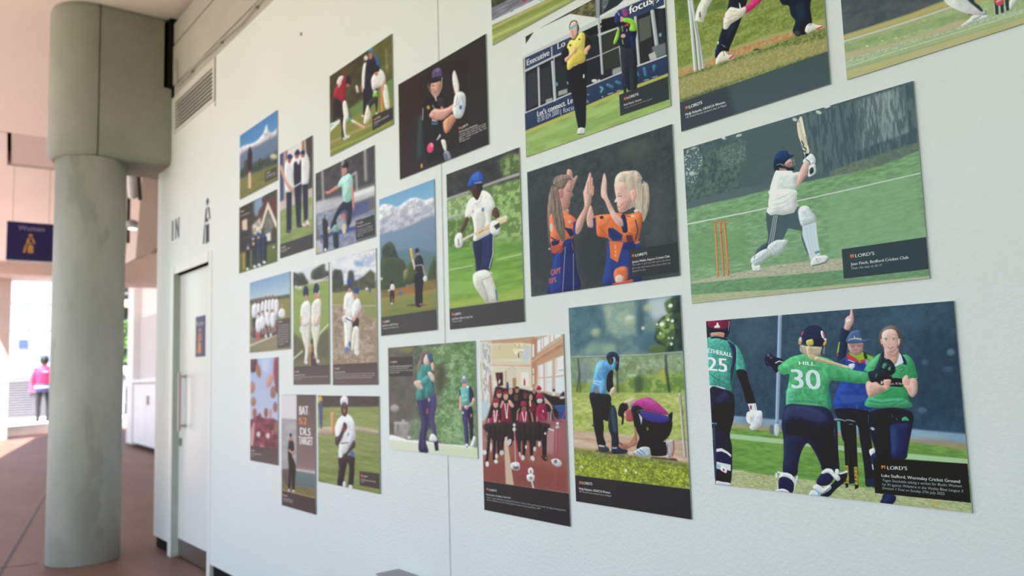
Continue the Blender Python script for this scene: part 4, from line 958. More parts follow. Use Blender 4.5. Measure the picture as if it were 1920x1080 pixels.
make_sheet('batsman', 'photo print of a batter in white shirt and pads swinging beside orange stumps', (-0.8052, -0.4424, 0.0944, 0.3412), 1500, (431.86, 25.13, -85.42, 323.98), 2, """
r 53666b v.12,6:
p 5d7073 b6 n4c5e64,10,.8:4 -55 2080 -22 1953 2179 -126 2350
p 48585d b6 n6f8a78,7,.5,1,-.12:20 301 1492 138 1628 1211 -19 2097
p 53656a b4 a.9:1204 -166 2797 -44 2668 2123 1069 2217
p 5d7277 b3 n4a5f66,22,1.5,.16:2265 -13 3290 41 4011 40 4014 1392 3363 1455 2706 1481 2272 1408
p 8a9ca1 b4 n5b6c72,18,1.5,.16 a.85:3208 65 3833 42 3892 1017 3225 1121
p a2b0b2 b4 n6a7b80,16,1.5,.14 a.6:3449 49 3718 72 3778 695 3487 698
p 5a6c72 nd0dcd8,3.2,1.6,1,-.16 b2:8 87 302 7 415 431 282 801 -2 923
p 5a6c72 ncfdcd6,2.6,1.6,1,-.22 b2:9 717 207 709 248 997 41 1005
e c8d4d0 b1:846 9 6.734 2.806 30
e b9c8c4 b1:1159 69 6.556 2.731 -10
e c4d2ce b1.5:2186 81 4.995 2.997 30
e c4d2ce b1.5:2591 79 5.777 2.889 30
e d4dedb b1.5:2733 15 5.704 1.901 -10
e b2c2bf b2:162 695 7.085 4.723 0
p 5a6c72 n7f9a88,3,1,1,-.05 b3 a.7:755 273 1285 220 1257 707 832 835
p 5a6c70 b3:-62 1394 1221 1347 1991 1508 1972 1838 1185 1986 -15 2029
p 5f7270 b3 n74876f,5,.7:2709 1446 3211 1348 4022 1263 4022 1504 3354 1601 2696 1656
p 7ba578 b2 g84ab82 v.10,4,3:-14 1573 465 1561 1209 1565 1706 1538 2442 1556 3035 1582 3512 1560 4018 1437 4002 3769 3982 4085 0 3877
p 86b088 b8 a.6:2598 1866 3938 1916 3958 3332 2599 3286
p 6f9f66 b8 a.5:88 2259 1163 2368 1120 3131 44 3069
l d2dfd4 b.6:-23 1965 2.85 1083 1973 2.384 1662 1967 2.268
l d2dfd4 b.6:2123 1947 2.177 3014 1925 1.822 4005 1892 1.653
p b9b9a4 b1 nabab94,2,.7,2 v.08,2,2:-34 3437 1025 3371 1603 3320 2248 3339 2927 3372 2911 3634 2052 3618 1097 3537 -26 3507
p 6f9a72 b1 v.08,3,3:-37 3505 1097 3537 2054 3594 2911 3634 4008 3664 3989 3980 2033 3941 -31 3818
p a9b18c b1.5 nb6bc9c,3,.6,2:-29 3778 1080 3841 2035 3917 4011 3952 4003 4089 2022 4144 -23 4077
l cc7c52 b.6:583 2102 4.742 582 3389 4.697
l cc7c52 b.6:686 2099 4.702 700 3395 4.429
l c97a50 b.6:777 2095 5.11 789 3397 4.835
l dca07c b.6 a.7:581 2235 1.354 587 3297 1.342
l dca07c b.6 a.7:772 2279 1.332 802 3268 1.319
l c77a50 b.5:558 2062 2.716 666 2075 2.692
l c77a50 b.5:699 2063 2.908 816 2078 2.88
l a85c3c b.6 a.6:567 2298 2.258 599 2305 2.252
l a85c3c b.6 a.6:673 2335 2.237 715 2345 2.229
p e3dfcc b.7:2280 45 2306 61 2317 132 2355 516 2393 876 2377 952 2319 994 2297 884 2269 690 2228 490 2216 300 2217 176
p cdb9a0 b2 a.7:2244 207 2284 181 2344 696 2362 906 2330 936 2287 635
p ece9da b1.5 a.7:2304 86 2329 445 2298 454 2284 181
p 6f8590 b.8 a.8:2249 126 2264 122 2266 174 2241 185
l 3c4a50 b.6:2274 610 1.974 2302 702 2.295 2293 750 1.968 2337 816 2.285
l 3c4a50 b.6:2298 844 2.621 2329 895 1.633 2340 817 1.306
l 4a585e b.6 a.8:2345 543 0.9809 2374 747 0.9767
p 1d2a33 b1 s:2323 924 2382 944 2393 998 2333 1009
p 23406e b.8 s:1768 959 1786 838 1848 733 1944 717 2019 759 2060 856 2135 892 2071 933 2032 941 1988 1030 1848 1006 1793 1135 1760 1104
p 1b2f4c b2 s a.8:1784 880 1871 887 1992 969 1972 1046 1832 1001 1780 1089
p 232f3a b1 s:1770 981 1849 985 1953 1102 2104 1171 2100 1231 1917 1170 1792 1146
p cb9c96 b1 s:1965 1023 2031 961 2082 967 2095 1064 2083 1133 2036 1139 1983 1122
p a2706e b1.5 s a.8:1964 1043 2049 1050 2044 1131 1983 1122
e 3a2c30 b.7:2059 1045 1.671 0.8354 0
p b08480 b1:1859 1093 1981 1153 1993 1208 1855 1165
l aebbc2 b.5:2115 978 0.6653 2139 1099 0.6633 2092 1115 0.666
l aebbc2 b.5:2098 1004 0.4997 2137 996 0.4979
l 2b3640 b.7:1954 1082 1.349 2042 1172 2.006 2110 1193 1.661
l c9d2d6 b.5:1816 1016 0.6831 1880 1006 0.8491 1940 1056 0.6754
p dde5e5 b.8 s:1792 1156 1855 1159 2069 1232 2097 1282 2218 1305 2188 1423 2142 1563 2128 1672 2128 1938 2109 2137 1654 2020 1670 1604 1695 1443
p c2d0d4 b4 s a.7:1880 1538 2021 1538 2143 1553 2121 1670 1986 1610
l b4c3c8 b1.5 a.8:1790 1742 1.361 1920 1674 1.178 2074 1677 0.996
l b9c8cc b1.5 a.7:1692 1778 1.373 1883 1768 1.35 2057 1713 0.9972
l c2ced2 b1.5 a.7:1870 1452 1.355 1924 1593 1.347 2018 1578 1.002
l c2ced2 b2 a.6:1724 1493 2.058 1783 1301 2.051
p d2aea8 b1 s:2186 1340 2281 1125 2351 1086 2391 1160 2366 1335 2300 1437 2201 1590 2145 1636 2143 1553
p c1908c b2 s a.6:2243 1399 2350 1350 2266 1508 2154 1618
e b8847e b2 a.6:2327 1396 1.951 2.602 0
p dfeaee b.7 s:2277 1062 2325 1017 2404 951 2446 986 2484 1089 2478 1188 2434 1194 2390 1180 2366 1091 2289 1127
l 3f6f72 b.6:2317 1034 0.9795 2379 1116 1.298 2390 1180 1.296
l b4c6cc b1:2415 1006 0.8091 2439 1095 0.8067
p d9e4ea b.7 s:2373 1215 2448 1199 2476 1228 2478 1390 2418 1452 2344 1450 2359 1333
p 333e44 b1 s:2376 1297 2430 1264 2438 1377 2377 1409
l b9c8ce b.7:2453 1241 0.8048 2469 1347 0.8029
p e1e8e8 b.8 s:1675 1565 2109 1689 2128 1849 2131 2043 2065 2199 1875 2200 1729 2154 1653 2155 1587 2029 1660 1899 1663 1721
l b7c5ca b1.5 a.8:1687 1827 1.458 1899 1786 1.432 2079 1700 1.096
l b7c5ca b1.5 a.8:1667 1921 1.46 1891 1921 1.431 2102 1803 1.093
l b7c5ca b1.5 a.8:1631 2010 1.463 1855 2029 1.434 2109 1940 1.091
l bccad0 b1.5 a.7:1702 2088 1.292 1939 2109 1.265 2102 2054 1.091
l f0f5f4 b1.5 a.6:1690 1778 1.134 1902 1728 1.114
p 4c626b b.9:1579 2057 1653 2155 1729 2154 1875 2206 2065 2199 2137 2073 2163 2109 2137 2198 2155 2376 2195 2538 2182 2650 2141 2621 1944 2522 1842 2767 1692 2794 1575 2848 1506 2854 1363 3064 1334 3019 1395 2911 1557 2766 1589 2614 1576 2433 1566 2233
p 44596a b1.5 s:1355 2923 1446 2822 1549 2774 1585 2811 1565 2886 1389 3009 1321 3116 1283 3089
p 3d5c72 b1.2:2163 2607 2179 2744 2219 2981 2263 3179 2250 3215 2214 3056 2165 2818
l e9efef b.5:1710 2169 0.8869 1672 2397 0.8882 1583 2840 0.811
l e9efef b.5:1739 2176 0.8845 1701 2423 0.8858 1621 2838 0.8083
l e9efef b.5:1769 2184 0.8822 1727 2449 0.8836 1661 2807 0.8056
p c5d3d9 b.9 s:1575 2848 1709 2758 1813 2761 1922 2785 1918 2842 1843 3001 1750 3080 1645 3079 1562 2944
p c9d5da b.9 s:1253 3203 1243 3101 1343 3000 1471 2926 1548 2922 1616 3063 1536 3137 1406 3251 1297 3261
l 9fb0b8 b1:1571 2926 1.136 1646 3059 1.127 1750 3080 1.117 1851 3002 0.9491
l a9bac0 b1:1604 2874 1.133 1680 2997 1.285 1830 2979 1.11
l a9bac0 b1:1752 2787 0.7993 1701 2894 0.9627
l a9bac0 b1:1811 2800 0.7951 1758 2935 0.9575
l a9bac0 b1:1869 2812 0.7908 1816 2957 0.9524
l 94a6ae b1:1271 3167 1.164 1414 3114 1.314 1560 2983 1.136
l 9fb0b8 b1:1299 3222 0.9946 1442 3168 1.147 1586 3058 0.9712
l 33607e b1:1299 3092 1.328 1325 3037 1.325
p cfdce6 b.9 s:2138 2179 2186 2096 2257 2086 2311 2119 2348 2214 2410 2343 2426 2479 2372 2504 2245 2531 2181 2535 2147 2393
p cbdae6 b.9:2191 2537 2259 2525 2421 2497 2422 2723 2433 2988 2453 3235 2363 3255 2282 3324 2263 3179 2221 2944 2183 2745
l aabfcd b1:2153 2413 1.083 2265 2422 1.225 2418 2439 1.057
l b2c5d2 b1:2163 2473 1.081 2277 2472 1.223 2408 2479 1.057
l adc2d0 b1 a.8:2258 2553 1.071 2269 2840 1.068 2315 3246 0.9081
l adc2d0 b1 a.8:2315 2538 1.066 2324 2852 1.062 2358 3217 0.9047
l adc2d0 b1 a.8:2368 2531 1.061 2372 2862 0.9062 2400 3206 0.9013
l b9cbd6 b1 a.8:2225 2144 0.77 2193 2328 0.9253
l b9cbd6 b1 a.8:2281 2159 0.766 2256 2343 0.9199
t 2b587c w1.2:2366 3196 2435 3194 59|GM
p d9dfe0 b.8 s:1252 3223 1327 3277 1398 3269 1417 3382 1382 3415 1289 3400 1261 3345
l 8d8d88 b.8:1281 3398 1.161 1405 3415 1.148
p d5dddd b.8 s:2296 3336 2363 3255 2452 3253 2546 3268 2576 3333 2537 3418 2399 3449 2296 3449
l 5e6668 b.8:2303 3450 1.361 2427 3439 1.794 2524 3416 1.779 2575 3351 1.181
l 8b999e b1:2381 3296 1.203 2404 3375 1.2
p 3b494f b.3:2794 3181 4004 3181 4007 3816 2793 3816
e c04a38 b.5:2938 3352 3.247 3.247 0
t dba04a w.5:2920 3389 2968 3389 72|M
t dce2e2 w.8:2991 3394 3272 3393 72|LORD'S
t dbe1e1 w.7:2913 3553 3740 3562 63|Jean Finch, Bedford Cricket Club
t c8d0d0 i:2908 3639 3365 3642 50|Thats the way to do it!
""")
make_sheet('girls', 'photo print of two girls in orange and blue shirts doing a high five', (-1.1958, -0.8260, 0.1406, 0.3877), 1100, (272.34, 11.09, -61.86, 255.74), 3, """
r 454c4f v.10,8:
e 565f5a b14 a.7:3130 424 31.26 19.89 0
e 50595a b14 a.7:3630 2280 16.08 58.94 0
e 3c4144 b14 a.7:389 2198 37.72 89.15 0
e 3a4043 b14 a.8:1867 2990 30.58 61.16 0
p c99c96 b1 s:1265 340 1338 338 1407 435 1423 640 1521 595 1557 631 1437 918 1335 1064 1272 795 1248 537
p bd8f86 b1 s:1099 1501 1269 1544 1239 1686 1095 1625
p c48e84 b1 s:976 810 1302 654 1404 784 1363 972 1418 1161 1329 1236 1314 1357 1246 1513 1074 1519 961 1212
p d6a79c b2 s a.6:1150 810 1346 767 1335 1064 1189 1073
p 7c6b60 b1 s n94857a,16,1,.22:814 661 888 452 1089 427 1308 504 1420 739 1302 663 1157 863 1022 900 948 1158 865 1085
p bd8479 b1 s:973 886 1073 864 1118 1003 1063 1139 981 1066
l 9a746a b.8:1223 932 1.307 1330 937 0.9726
l 6a4640 b.6:1241 992 0.9784 1294 987 1.3 1342 1016 0.9711
l a8605c b.7:1217 1371 1.302 1275 1381 1.297 1329 1356 0.969
l a8766c b1 a.7:1174 1219 1.635 1208 1339 1.629
p 8d7d70 b1 s n6a5c54,20,1,.14:778 676 928 745 991 1068 1049 1538 1128 2057 1099 2449 992 2402 925 2212 808 1984 747 1564 653 2051 644 2607 621 2247 610 1530 663 1030
l 4f4a48 b1:815 636 2.024 927 771 2.005
l a39284 b1 a.7:851 774 1.68 862 1186 2.007 943 1713 1.987 1023 2233 1.638
l 5f5048 b1 a.7:797 861 1.685 779 1368 2.016 861 1896 1.995 970 2322 1.643
l 5f5048 b1 a.6:921 947 1.335 969 1417 1.657 1058 1942 1.638
l a39284 b1 a.6:711 1145 1.353 667 1646 1.689 639 2150 1.348
l 9a897c b1 a.7:885 528 1.68 1063 470 1.659 1282 547 1.306
l 5f5048 b1 a.7:932 644 1.338 1108 595 1.652 1303 629 1.303
p e5764a b1 s:679 1598 874 1534 1121 1581 1470 1915 1405 2366 1161 2462 968 2396 689 2490 678 2056
p f08a55 b2 s a.7:971 1619 1212 1754 1349 1960 1248 2085
e d8c3c0 b1:717 1964 3.357 8.729 0
e c7b3b4 b1:1279 1919 3.226 3.226 0
p 2c3d92 b1:1387 1969 1474 1941 1419 2369 1365 2308
p 27336e b1 s:689 2464 895 2356 1089 2447 1331 2448 1388 2802 1436 3393 1482 4024 584 4005 571 3653 715 3174
p 2b3f8c b2 s:774 2934 984 2624 1036 3228 984 3958 636 3962 677 3518
p e26a48 b1:689 2464 793 2385 1044 2338 1099 2449 982 2674 779 2784 692 2667
p 2b2f58 b1:701 2416 968 2396 913 2535 727 2548
p e26a48 b1:1307 2443 1357 2747 1371 2896 1331 2693
l b9c2d0 b.7:1120 2651 0.9725 993 3984 0.97
l aab4c8 b.7:1352 2893 0.9541 1309 4001 0.9476
t e36e4c w1:655 3440 955 3413 179|CAPT
t e36e4c w1:596 3681 808 3662 160|EFS
p c8ccd4 b1 a.8:609 2575 675 2588 662 2651 607 2630
p 8d7d70 b1 s n6a5c54,20,1,.14:801 760 951 803 1014 1125 1073 1544 1142 2061 1098 2459 992 2416 910 2209 811 1884 755 1464
l a39284 b1 a.7:871 933 1.675 935 1509 1.991 1023 2233 1.638
l 5f5048 b1 a.7:844 977 1.678 847 1588 2.002 958 2269 1.646
l a39284 b1 a.6:967 1062 1.33 1045 1638 1.644 1090 2149 1.305
p 27336e b1:700 2441 818 2390 865 2475 738 2515
p b5483c b2 a.7:661 2560 1036 2560 1090 2695 977 2822 689 2767
p 2b2f58 b1:1113 2054 1285 2389 1391 2363 1342 2156
l 2b2f58 b1:697 2263 2.347 940 2491 2.302
p cf9d92 b1 s:1432 2274 1467 1988 1593 1774 1718 1562 1701 1166 1737 1079 1815 857 1893 636 1938 650 1955 801 1985 956 2000 1154 1930 1424 1901 1561 1752 1862 1622 2219 1500 2348
p e2b7ac b1.5 s a.7:1735 1127 1813 905 1903 737 1921 1083 1860 1454 1762 1622
l d3a196 b.7:1876 1167 5.594 1919 683 2.8
l cf9d92 b.7:1928 1230 4.95 1968 815 2.787
l d8a99e b.7:1811 1197 5.62 1833 862 3.126
l cf9d92 b.7:1962 1288 3.701 1990 1064 2.776
l a9766c b.7 a.8:1931 818 0.9314 1914 1129 0.93
l a9766c b.7 a.8:1860 894 0.9358 1845 1134 0.9347
l a9766c b.7 a.8:1971 1073 0.6177 1955 1238 0.6174
p d1a39a b1 s:1775 1867 1901 1585 1978 1917 1972 2059 1942 2244 1807 2213 1767 2059
p b9a795 b1 s nd0c3b4,16,1,.3:2559 1126 2609 953 2739 876 2945 908 3126 964 3238 1145 3271 1291 3383 1414 3407 1735 3381 2040 3303 2288 3220 2402 3191 2171 3057 2047 3021 1947 2858 1951 2835 1531 2574 1271
l 3a55b0 b.7:3244 1260 2.514 3249 1339 2.511
l d8cab8 b1 a.7:3306 1392 2.776 3349 1719 2.757 3288 2195 1.654
l 8e7c6c b1 a.7:3262 1469 2.226 3242 1914 2.22 3210 2175 1.665
l d5c8b6 b1.5 a.7:2734 991 3.499 2981 1020 4.002 3177 1172 2.248
p dfb3a8 b1 s:2566 1151 2727 1152 2847 1257 2957 1565 3041 1497 3099 1559 3071 1733 2989 1756 2921 1921 2814 2008 2648 1990 2595 1767 2610 1701 2543 1683 2537 1635 2583 1554 2557 1360
p cf9890 b2 s a.7:2747 1645 2908 1735 2817 1940 2650 1944
p e0a99f b1 s:2960 1497 3042 1474 3098 1581 3071 1733 2989 1756
l 5a423e b.6:2625 1547 0.8774 2668 1531 1.166 2721 1569 0.8707
l a88a7c b.8:2604 1466 1.173 2696 1474 1.164
p b8605e b.6 s:2602 1801 2657 1797 2725 1769 2710 1830 2637 1857
p f2e6e2 b.4 s:2618 1810 2664 1813 2707 1792 2693 1825 2642 1840
l c98a80 b1 a.8:2735 1734 1.158 2748 1807 1.156
p e5743f b1 s:1953 1959 2394 1973 2647 2012 2851 2109 3134 2111 3214 2266 3175 2525 3078 2907 3017 2939 2776 2867 2443 2822 2322 2658 2107 2565 2023 2452
p ef874e b2 s a.7:2084 2039 2392 2019 2339 2241 2119 2284
p ef874e b2 s a.7:2846 2222 3130 2200 3135 2516 2868 2637
p 2d3c78 b1:1943 1981 2020 1975 2023 2462 1950 2269
e 33394e b1:2182 2024 3.615 3.013 0
e d8c8c6 b1:2978 2181 3.393 2.262 0
l 8a3038 b1:2809 2122 1.147 2921 2195 1.136
p 28335c b1:2694 2093 2789 2108 2831 2561 2715 2567 2668 2317
p d7d0d4 b1 s:3017 2037 3117 2039 3102 2112 3034 2095
p 2c3f88 b1 s:2295 2769 2446 2753 2776 2867 3077 2929 3142 3232 3128 3980 2728 3966 2158 3976 2172 3654 2252 3296
p 2d3c78 b1:2332 2403 2462 2386 2703 2647 2676 2801 2446 2753 2345 2616
p e5743f b1:2353 2734 2715 2855 2546 3393 2485 3337 2362 3223
t d9dce4 b.3:2478 3014 2528 3033 155|W
t d9dce4 b.3:2478 3198 2528 3216 155|Z
p 3d3048 b2 a.8:2785 2664 2947 2699 2977 2931 2816 2898
l 27336e b1:2376 2389 2.958 2453 2593 3.522 2619 2674 2.316
l e5743f b1:2463 2363 2.351 2626 2515 2.318 2785 2664 2.286
p 27336e b1:2776 2867 3018 2917 3030 3076 2846 3130 2687 3009
l e5743f b1.5:3017 2939 3.917 3097 2933 3.336
l 27336e b1:3045 2315 1.685 3092 2596 1.674 3021 2850 1.68
l b5542c b1.5 a.7:2119 2284 2.416 2283 2556 2.38
l b5542c b1.5 a.7:2868 2637 2.272 3027 2717 2.241
p d87048 b2 s:2462 3585 2624 3521 2778 3569 2796 3797 2727 3988 2520 3981 2435 3809
p d9d5da b2 s a.8:2478 3793 2572 3739 2672 3823 2637 3975 2488 3954
p d4503a b1 s:2374 3960 2729 3944 2893 3910 2888 4012 2560 4023
p dcb1a8 b1 s:2192 1256 2224 1027 2278 794 2322 793 2356 1018 2353 1397 2410 1601 2525 1912 2642 2127 2762 2248 2735 2402 2591 2346 2492 2183 2376 1874 2281 1566 2198 1425
p ecc8bf b1.5 s a.7:2261 990 2315 958 2325 1341 2483 1901 2638 2218 2406 1694 2267 1373
l b58880 b.7 a.7:2267 944 0.9071 2247 1224 0.9061
l e6c0b6 b.7:2292 1285 3.008 2324 937 2.107
l b58880 b.7 a.7:2309 1099 0.6019 2292 1285 0.6016
p 28335c b1 s:2694 2093 2789 2108 2839 2562 2715 2567 2738 2334
p 3a3d3f b.5 a.95:2848 3086 3993 3138 3999 3899 2845 3894
p e06a3c b.6:2914 3242 2971 3235 2972 3307 2919 3311
t e3e3e3 w.9:2996 3316 3276 3310 75|LORD'S
t dadada w.8:2912 3475 3795 3483 62|Jessica Walsh, Kepton Cricket Club
t c6c6c6 i:2909 3551 3809 3571 49|Our under 11 girls won their game, but every
t c6c6c6 i:2909 3640 3812 3657 49|girl in our team had a smile of joy which was
t c6c6c6 i:2909 3725 3237 3725 49|beautiful to see.
""")
make_sheet('yellow_bowler', 'photo print of a bowler in a yellow shirt running past a navy hoarding', (-1.1966, -0.8267, 0.4184, 0.6644), 1100, (264.56, 10.36, -118.78, 244.83), 4, """
r 343c42:
p d9dfe3 b.6:-26 -151 373 -11 1543 61 2292 602 2854 567 3280 384 4145 911 4128 1312 -3 667
p 4a4a3c n8a7a50,8,1.2 b.8:1522 48 2252 56 2272 590
p 4c4f3a n8a8460,8,1 b.8:1982 -35 2254 -11 2272 590 1630 119
p 3b3d3a b.6:111 23 397 17 113 265
p 8e9aa8 b1:2273 46 2393 117 2370 691 2270 635
p 7f8c9a b1 n56606c,6,1:2437 53 2676 106 2605 377 2435 593
p c3cad4 b1:-12 637 1609 660 2771 674 4083 790 4111 931 2844 804 1605 775 5 746
p 2d3138 b.8:6 721 3222 869 4058 1353 4018 2644 1624 2546 -27 2550
p 39486a b.8:76 756 932 790 931 1064 73 1129
p 39486a b.8:979 785 1604 798 1547 1118 976 1120
t d6d9e2 w1.3:127 1011 858 1026 206|Executive
t d6d9e2 w1.3:1125 971 1352 979 197|Lo
p 39486a b1:2847 718 3979 809 3979 1204 3247 1164 2834 1040
t f2f2f4 w2:3135 992 3708 1007 233|focus
t dfe1e8 w1:3759 1046 3899 1053 184|9
l cfd4de b1:3734 829 1.225 3730 1079 1.223
l b9c0cc b1:57 1156 4.483 956 1148 4.214 1589 1186 3.453
l b9c0cc b1:946 806 2.717 944 1118 2.712
l b4bcc8 b1:46 741 3.854 10 2516 3.824 59 2536 3.176
l b4bcc8 b1:500 1262 4.347 490 2498 4.318
l b4bcc8 b1:951 1289 5.416 987 2591 5.36
l aeb6c2 b1:1001 1195 2.4 1009 2483 2.38
p 3c3f48 b1.5:127 1304 448 1335 444 2406 97 2478
p 3a3b40 b1.5:560 1340 892 1380 873 2400 555 2429
p 30363c b1.5:1061 1320 1406 1327 1365 2429 1047 2452
e 5f9aa8 b1.5:1062 2057 2.377 4.16 0
p 9ea4a8 b1.5:1099 2300 1368 2338 1372 2479 1093 2449
p a1a6ac b1.5:699 2395 910 2416 916 2513 695 2513
l b9c3c8 b1:1731 889 2.853 2320 934 3.277 2838 954 3.676
l aebac0 b1:2330 669 4.921 2353 1132 4.898 2377 2351 4.311
l c2ccd0 b1:2105 1135 4.435 2827 1212 3.673
p 2e3438 b1.5:1981 1069 2292 1122 2330 1703 1957 1696
p 262a2e b1.5:2409 736 2784 836 2828 1191 2414 1120
p 262a2e b1.5:1820 822 2302 857 2307 1040 1856 1002
p 3b3f3d b1.5:2431 1219 2844 1266 2916 1871 2896 2339 2408 2277
l a9b3b8 b1:1955 1741 1.954 2327 1769 1.9 2862 1778 1.825
l a9b3b8 b1:2851 1772 2.348 2888 2551 2.329
p 9ba0a4 b2:2644 2347 2876 2372 2886 2594 2637 2519
l b5bfc6 b1.2:3285 1163 4.559 3318 2546 4.504
l aeb8c0 b1.2:3699 1229 6.369 3761 2224 6.293
p 5c6260 b1.5:3354 1267 3642 1302 3651 1916 3363 1932
p 35383a b1.5:3363 1932 3650 1937 3661 2506 3374 2510
p 343c42 b1.5:3819 1298 3951 1291 3966 2290 3829 2260
p 6f7880 b2:3639 2203 3968 2250 3964 2576 3695 2544
p b9bcc0 b1:3554 2368 3703 2361 3746 2569 3588 2553
e 7fb0b4 b1.5:3852 1974 2.166 3.369 0
l c6cdd4 b1:3263 2561 3.016 3962 2608 2.849
l c6cdd4 b1:9 2540 2.549 1538 2530 2.577 2888 2551 2.329
e cdd2d4 b1:2156 2462 5.475 3.285 0
e cdd2d4 b1:2278 2505 2.17 2.17 0
p 37456a b.8 g2f3c5c:-7 2558 1536 2575 2886 2594 3961 2636 3981 3115 2867 3060 1516 3097 4 3130
t dde2ea w1.5:410 2828 1569 2843 182|Let's connect. Let
t bfc6d4 w.6:413 3023 1095 3024 181|0130 024 2000
t bfc6d4 w.6:1139 3042 1604 3065 166|| focus
t dde2ea w1.2:1838 2800 1989 2800 98|l.
t bfc6d4:1854 3034 1980 3039 116|uk
l 4fa8c0 b1:2310 2720 3.782 2368 2790 3.764 2308 2874 2.699
l 3d7c9c b1:2509 2745 5.854 2623 2862 5.799
l 3d7c9c b1:2744 2765 5.749 2818 2843 5.713
l 3d8cac b1:3072 2682 2.549 3081 2900 2.543
l 3d8cac b1:3256 2727 4.018 3288 2827 2.503
l 3d7c9c b1:3438 2710 4.951 3466 2912 4.933
l 3d7c9c b1:3678 2764 6.311 3666 2882 2.428
l aab2c4 b1:2498 3017 1.595 2636 3034 1.578
l aab2c4 b1:2733 3034 1.566 2822 3039 1.556
l aab2c4 b1:3424 3039 1.484 3531 3055 1.471
l aab2c4 b1:3620 3047 1.46 3735 3068 1.447
e b2b9c8 b1:2350 3026 1.344 1.344 0
p 96b368 b1 g9cbb6a v.08,6,4:4 3130 1516 3106 2866 3068 3981 3107 4012 4101 9 3990
p b4b95c b2:4 3130 1516 3106 2866 3068 3981 3107 3977 3195 2862 3166 1512 3210 0 3242
p 8aad60 b6 a.6:100 3534 1925 3583 3103 3718 3956 3673 3949 3832 1915 3848 93 3727
p aac478 b5 a.6:6 3352 1507 3323 2738 3392 2733 3519 1500 3504 -1 3546
p 23283c b1 s:2779 1449 2964 1157 3205 1290 3305 1560 3229 2033 3202 3126 3089 3160 2999 3076 3003 2520 2940 3136 2904 3077 2878 1852
p 32373f b1 s:2880 1809 3229 2033 3244 3167 3089 3160 3057 2589 3023 2487 2977 3152 2923 3085
p 24304a b1 s:2846 1223 3056 1251 3306 1539 3225 1688 3230 2012 2882 1766
p 8fd23f b1 s:2952 997 3210 1164 3304 1410 3305 1560 3123 1452 3149 1281 2985 1125
p 8fd23f b1 s:2846 1223 2782 1364 2703 1585 2739 1648 2833 1544 2880 1329
p d8403a b1:2844 1287 3114 1218 3122 1309 2903 1254 2821 1363
p 24335c b1 s:3133 1661 3254 1704 3241 2018 3157 1974
p 2c3a78 b1 s:2761 911 2787 771 2923 774 3013 901 2972 986 2851 1115 2757 1019
p d8a69a b1:2917 911 2990 997 2966 1114 2902 1078
p 8a4a88 b1.5 s:2962 762 3093 816 3085 1007 2991 975
e c84060 b1.5:3057 947 2.065 3.098 0
e d7a494 b1:2961 1525 4.146 3.628 0
l cfd6e4 b.8:2864 793 1.312 2888 873 1.309
l d6d0e0 b.8:3058 1382 1.287 3059 1448 1.286
l 8fd23f b1:2942 1232 1.56 2955 1391 1.297
l 8fd23f b1:2934 1620 1.557 2951 1759 1.553
p 22262c b1 s:1391 1741 1656 1708 1913 1742 1940 2143 1896 3030 1844 3730 1666 3706 1611 3456 1492 2579 1397 2164
p 2a2c2e b1 s:1398 947 1233 1145 1212 1466 1352 1582 1405 1373 1488 947
p 3c4038 b1 s:1779 785 1987 934 2111 1206 2075 1369 1931 1272 1892 975
p 22262a b1 s:1983 1024 2110 1228 2062 1385 1925 1429 1925 1222
p e2cf62 b1 s:1489 901 1600 889 1821 799 1943 957 1919 1357 1913 1742 1656 1730 1412 1775 1399 1511 1477 1222 1408 1046
p cdb84c b3 s a.7:1580 1415 1884 1385 1893 1710 1481 1692
p f0e080 b3 s a.6:1596 1004 1858 957 1848 1228 1630 1254
e 3a3a30 b.8:1506 1041 2.028 2.028 0
e 3a3a30 b.8:1779 998 1.989 1.705 0
p dba898 b1 s:1338 1363 1495 1325 1587 1232 1612 1152 1697 1219 1670 1344 1582 1369 1400 1502 1334 1455
p dba898 b1 s:1928 1361 2064 1318 2077 1416 2007 1493 1983 1572 1913 1514
p 2a2422 b1 s:1508 417 1578 316 1708 374 1755 507 1782 685 1690 821 1522 613
p e2b5aa b.8 s:1519 471 1576 361 1673 369 1730 470 1740 662 1712 833 1600 903 1537 809 1509 606
p c8938a b1.5 s a.7:1524 567 1610 638 1624 832 1539 763
p 66bccf b.8:1509 489 1625 468 1729 493 1735 557 1631 537 1612 569 1515 563
l 2c2a2a b1:1535 855 1.737 1642 935 1.722 1756 810 1.71
l eaeaea b.8:1863 2143 2.803 1856 2217 2.804
l eaeaea b.8:1385 2135 1.451 1391 2208 1.45
l d8d8da b.8:1590 1722 1.147 1677 1741 1.14
p d3d7dc b.8 s:1631 3715 1710 3687 1826 3768 1819 3924 1722 3909 1626 3863
l 4a4e50 b.8:1626 3863 1.411 1811 3925 1.391
p 3c4044 b.4:2789 3168 3978 3187 3984 3814 2795 3782
p e06c3c b.6:2906 3301 2959 3303 2960 3380 2907 3379
t e0e0e0 w1:2979 3376 3264 3387 76|LORD'S
t d0d0d0 w1:2897 3537 3337 3557 59|Rob Dack, Sussex
t b8b8b8 i:2900 3624 3595 3644 46|A bit of humour from the captain
""")
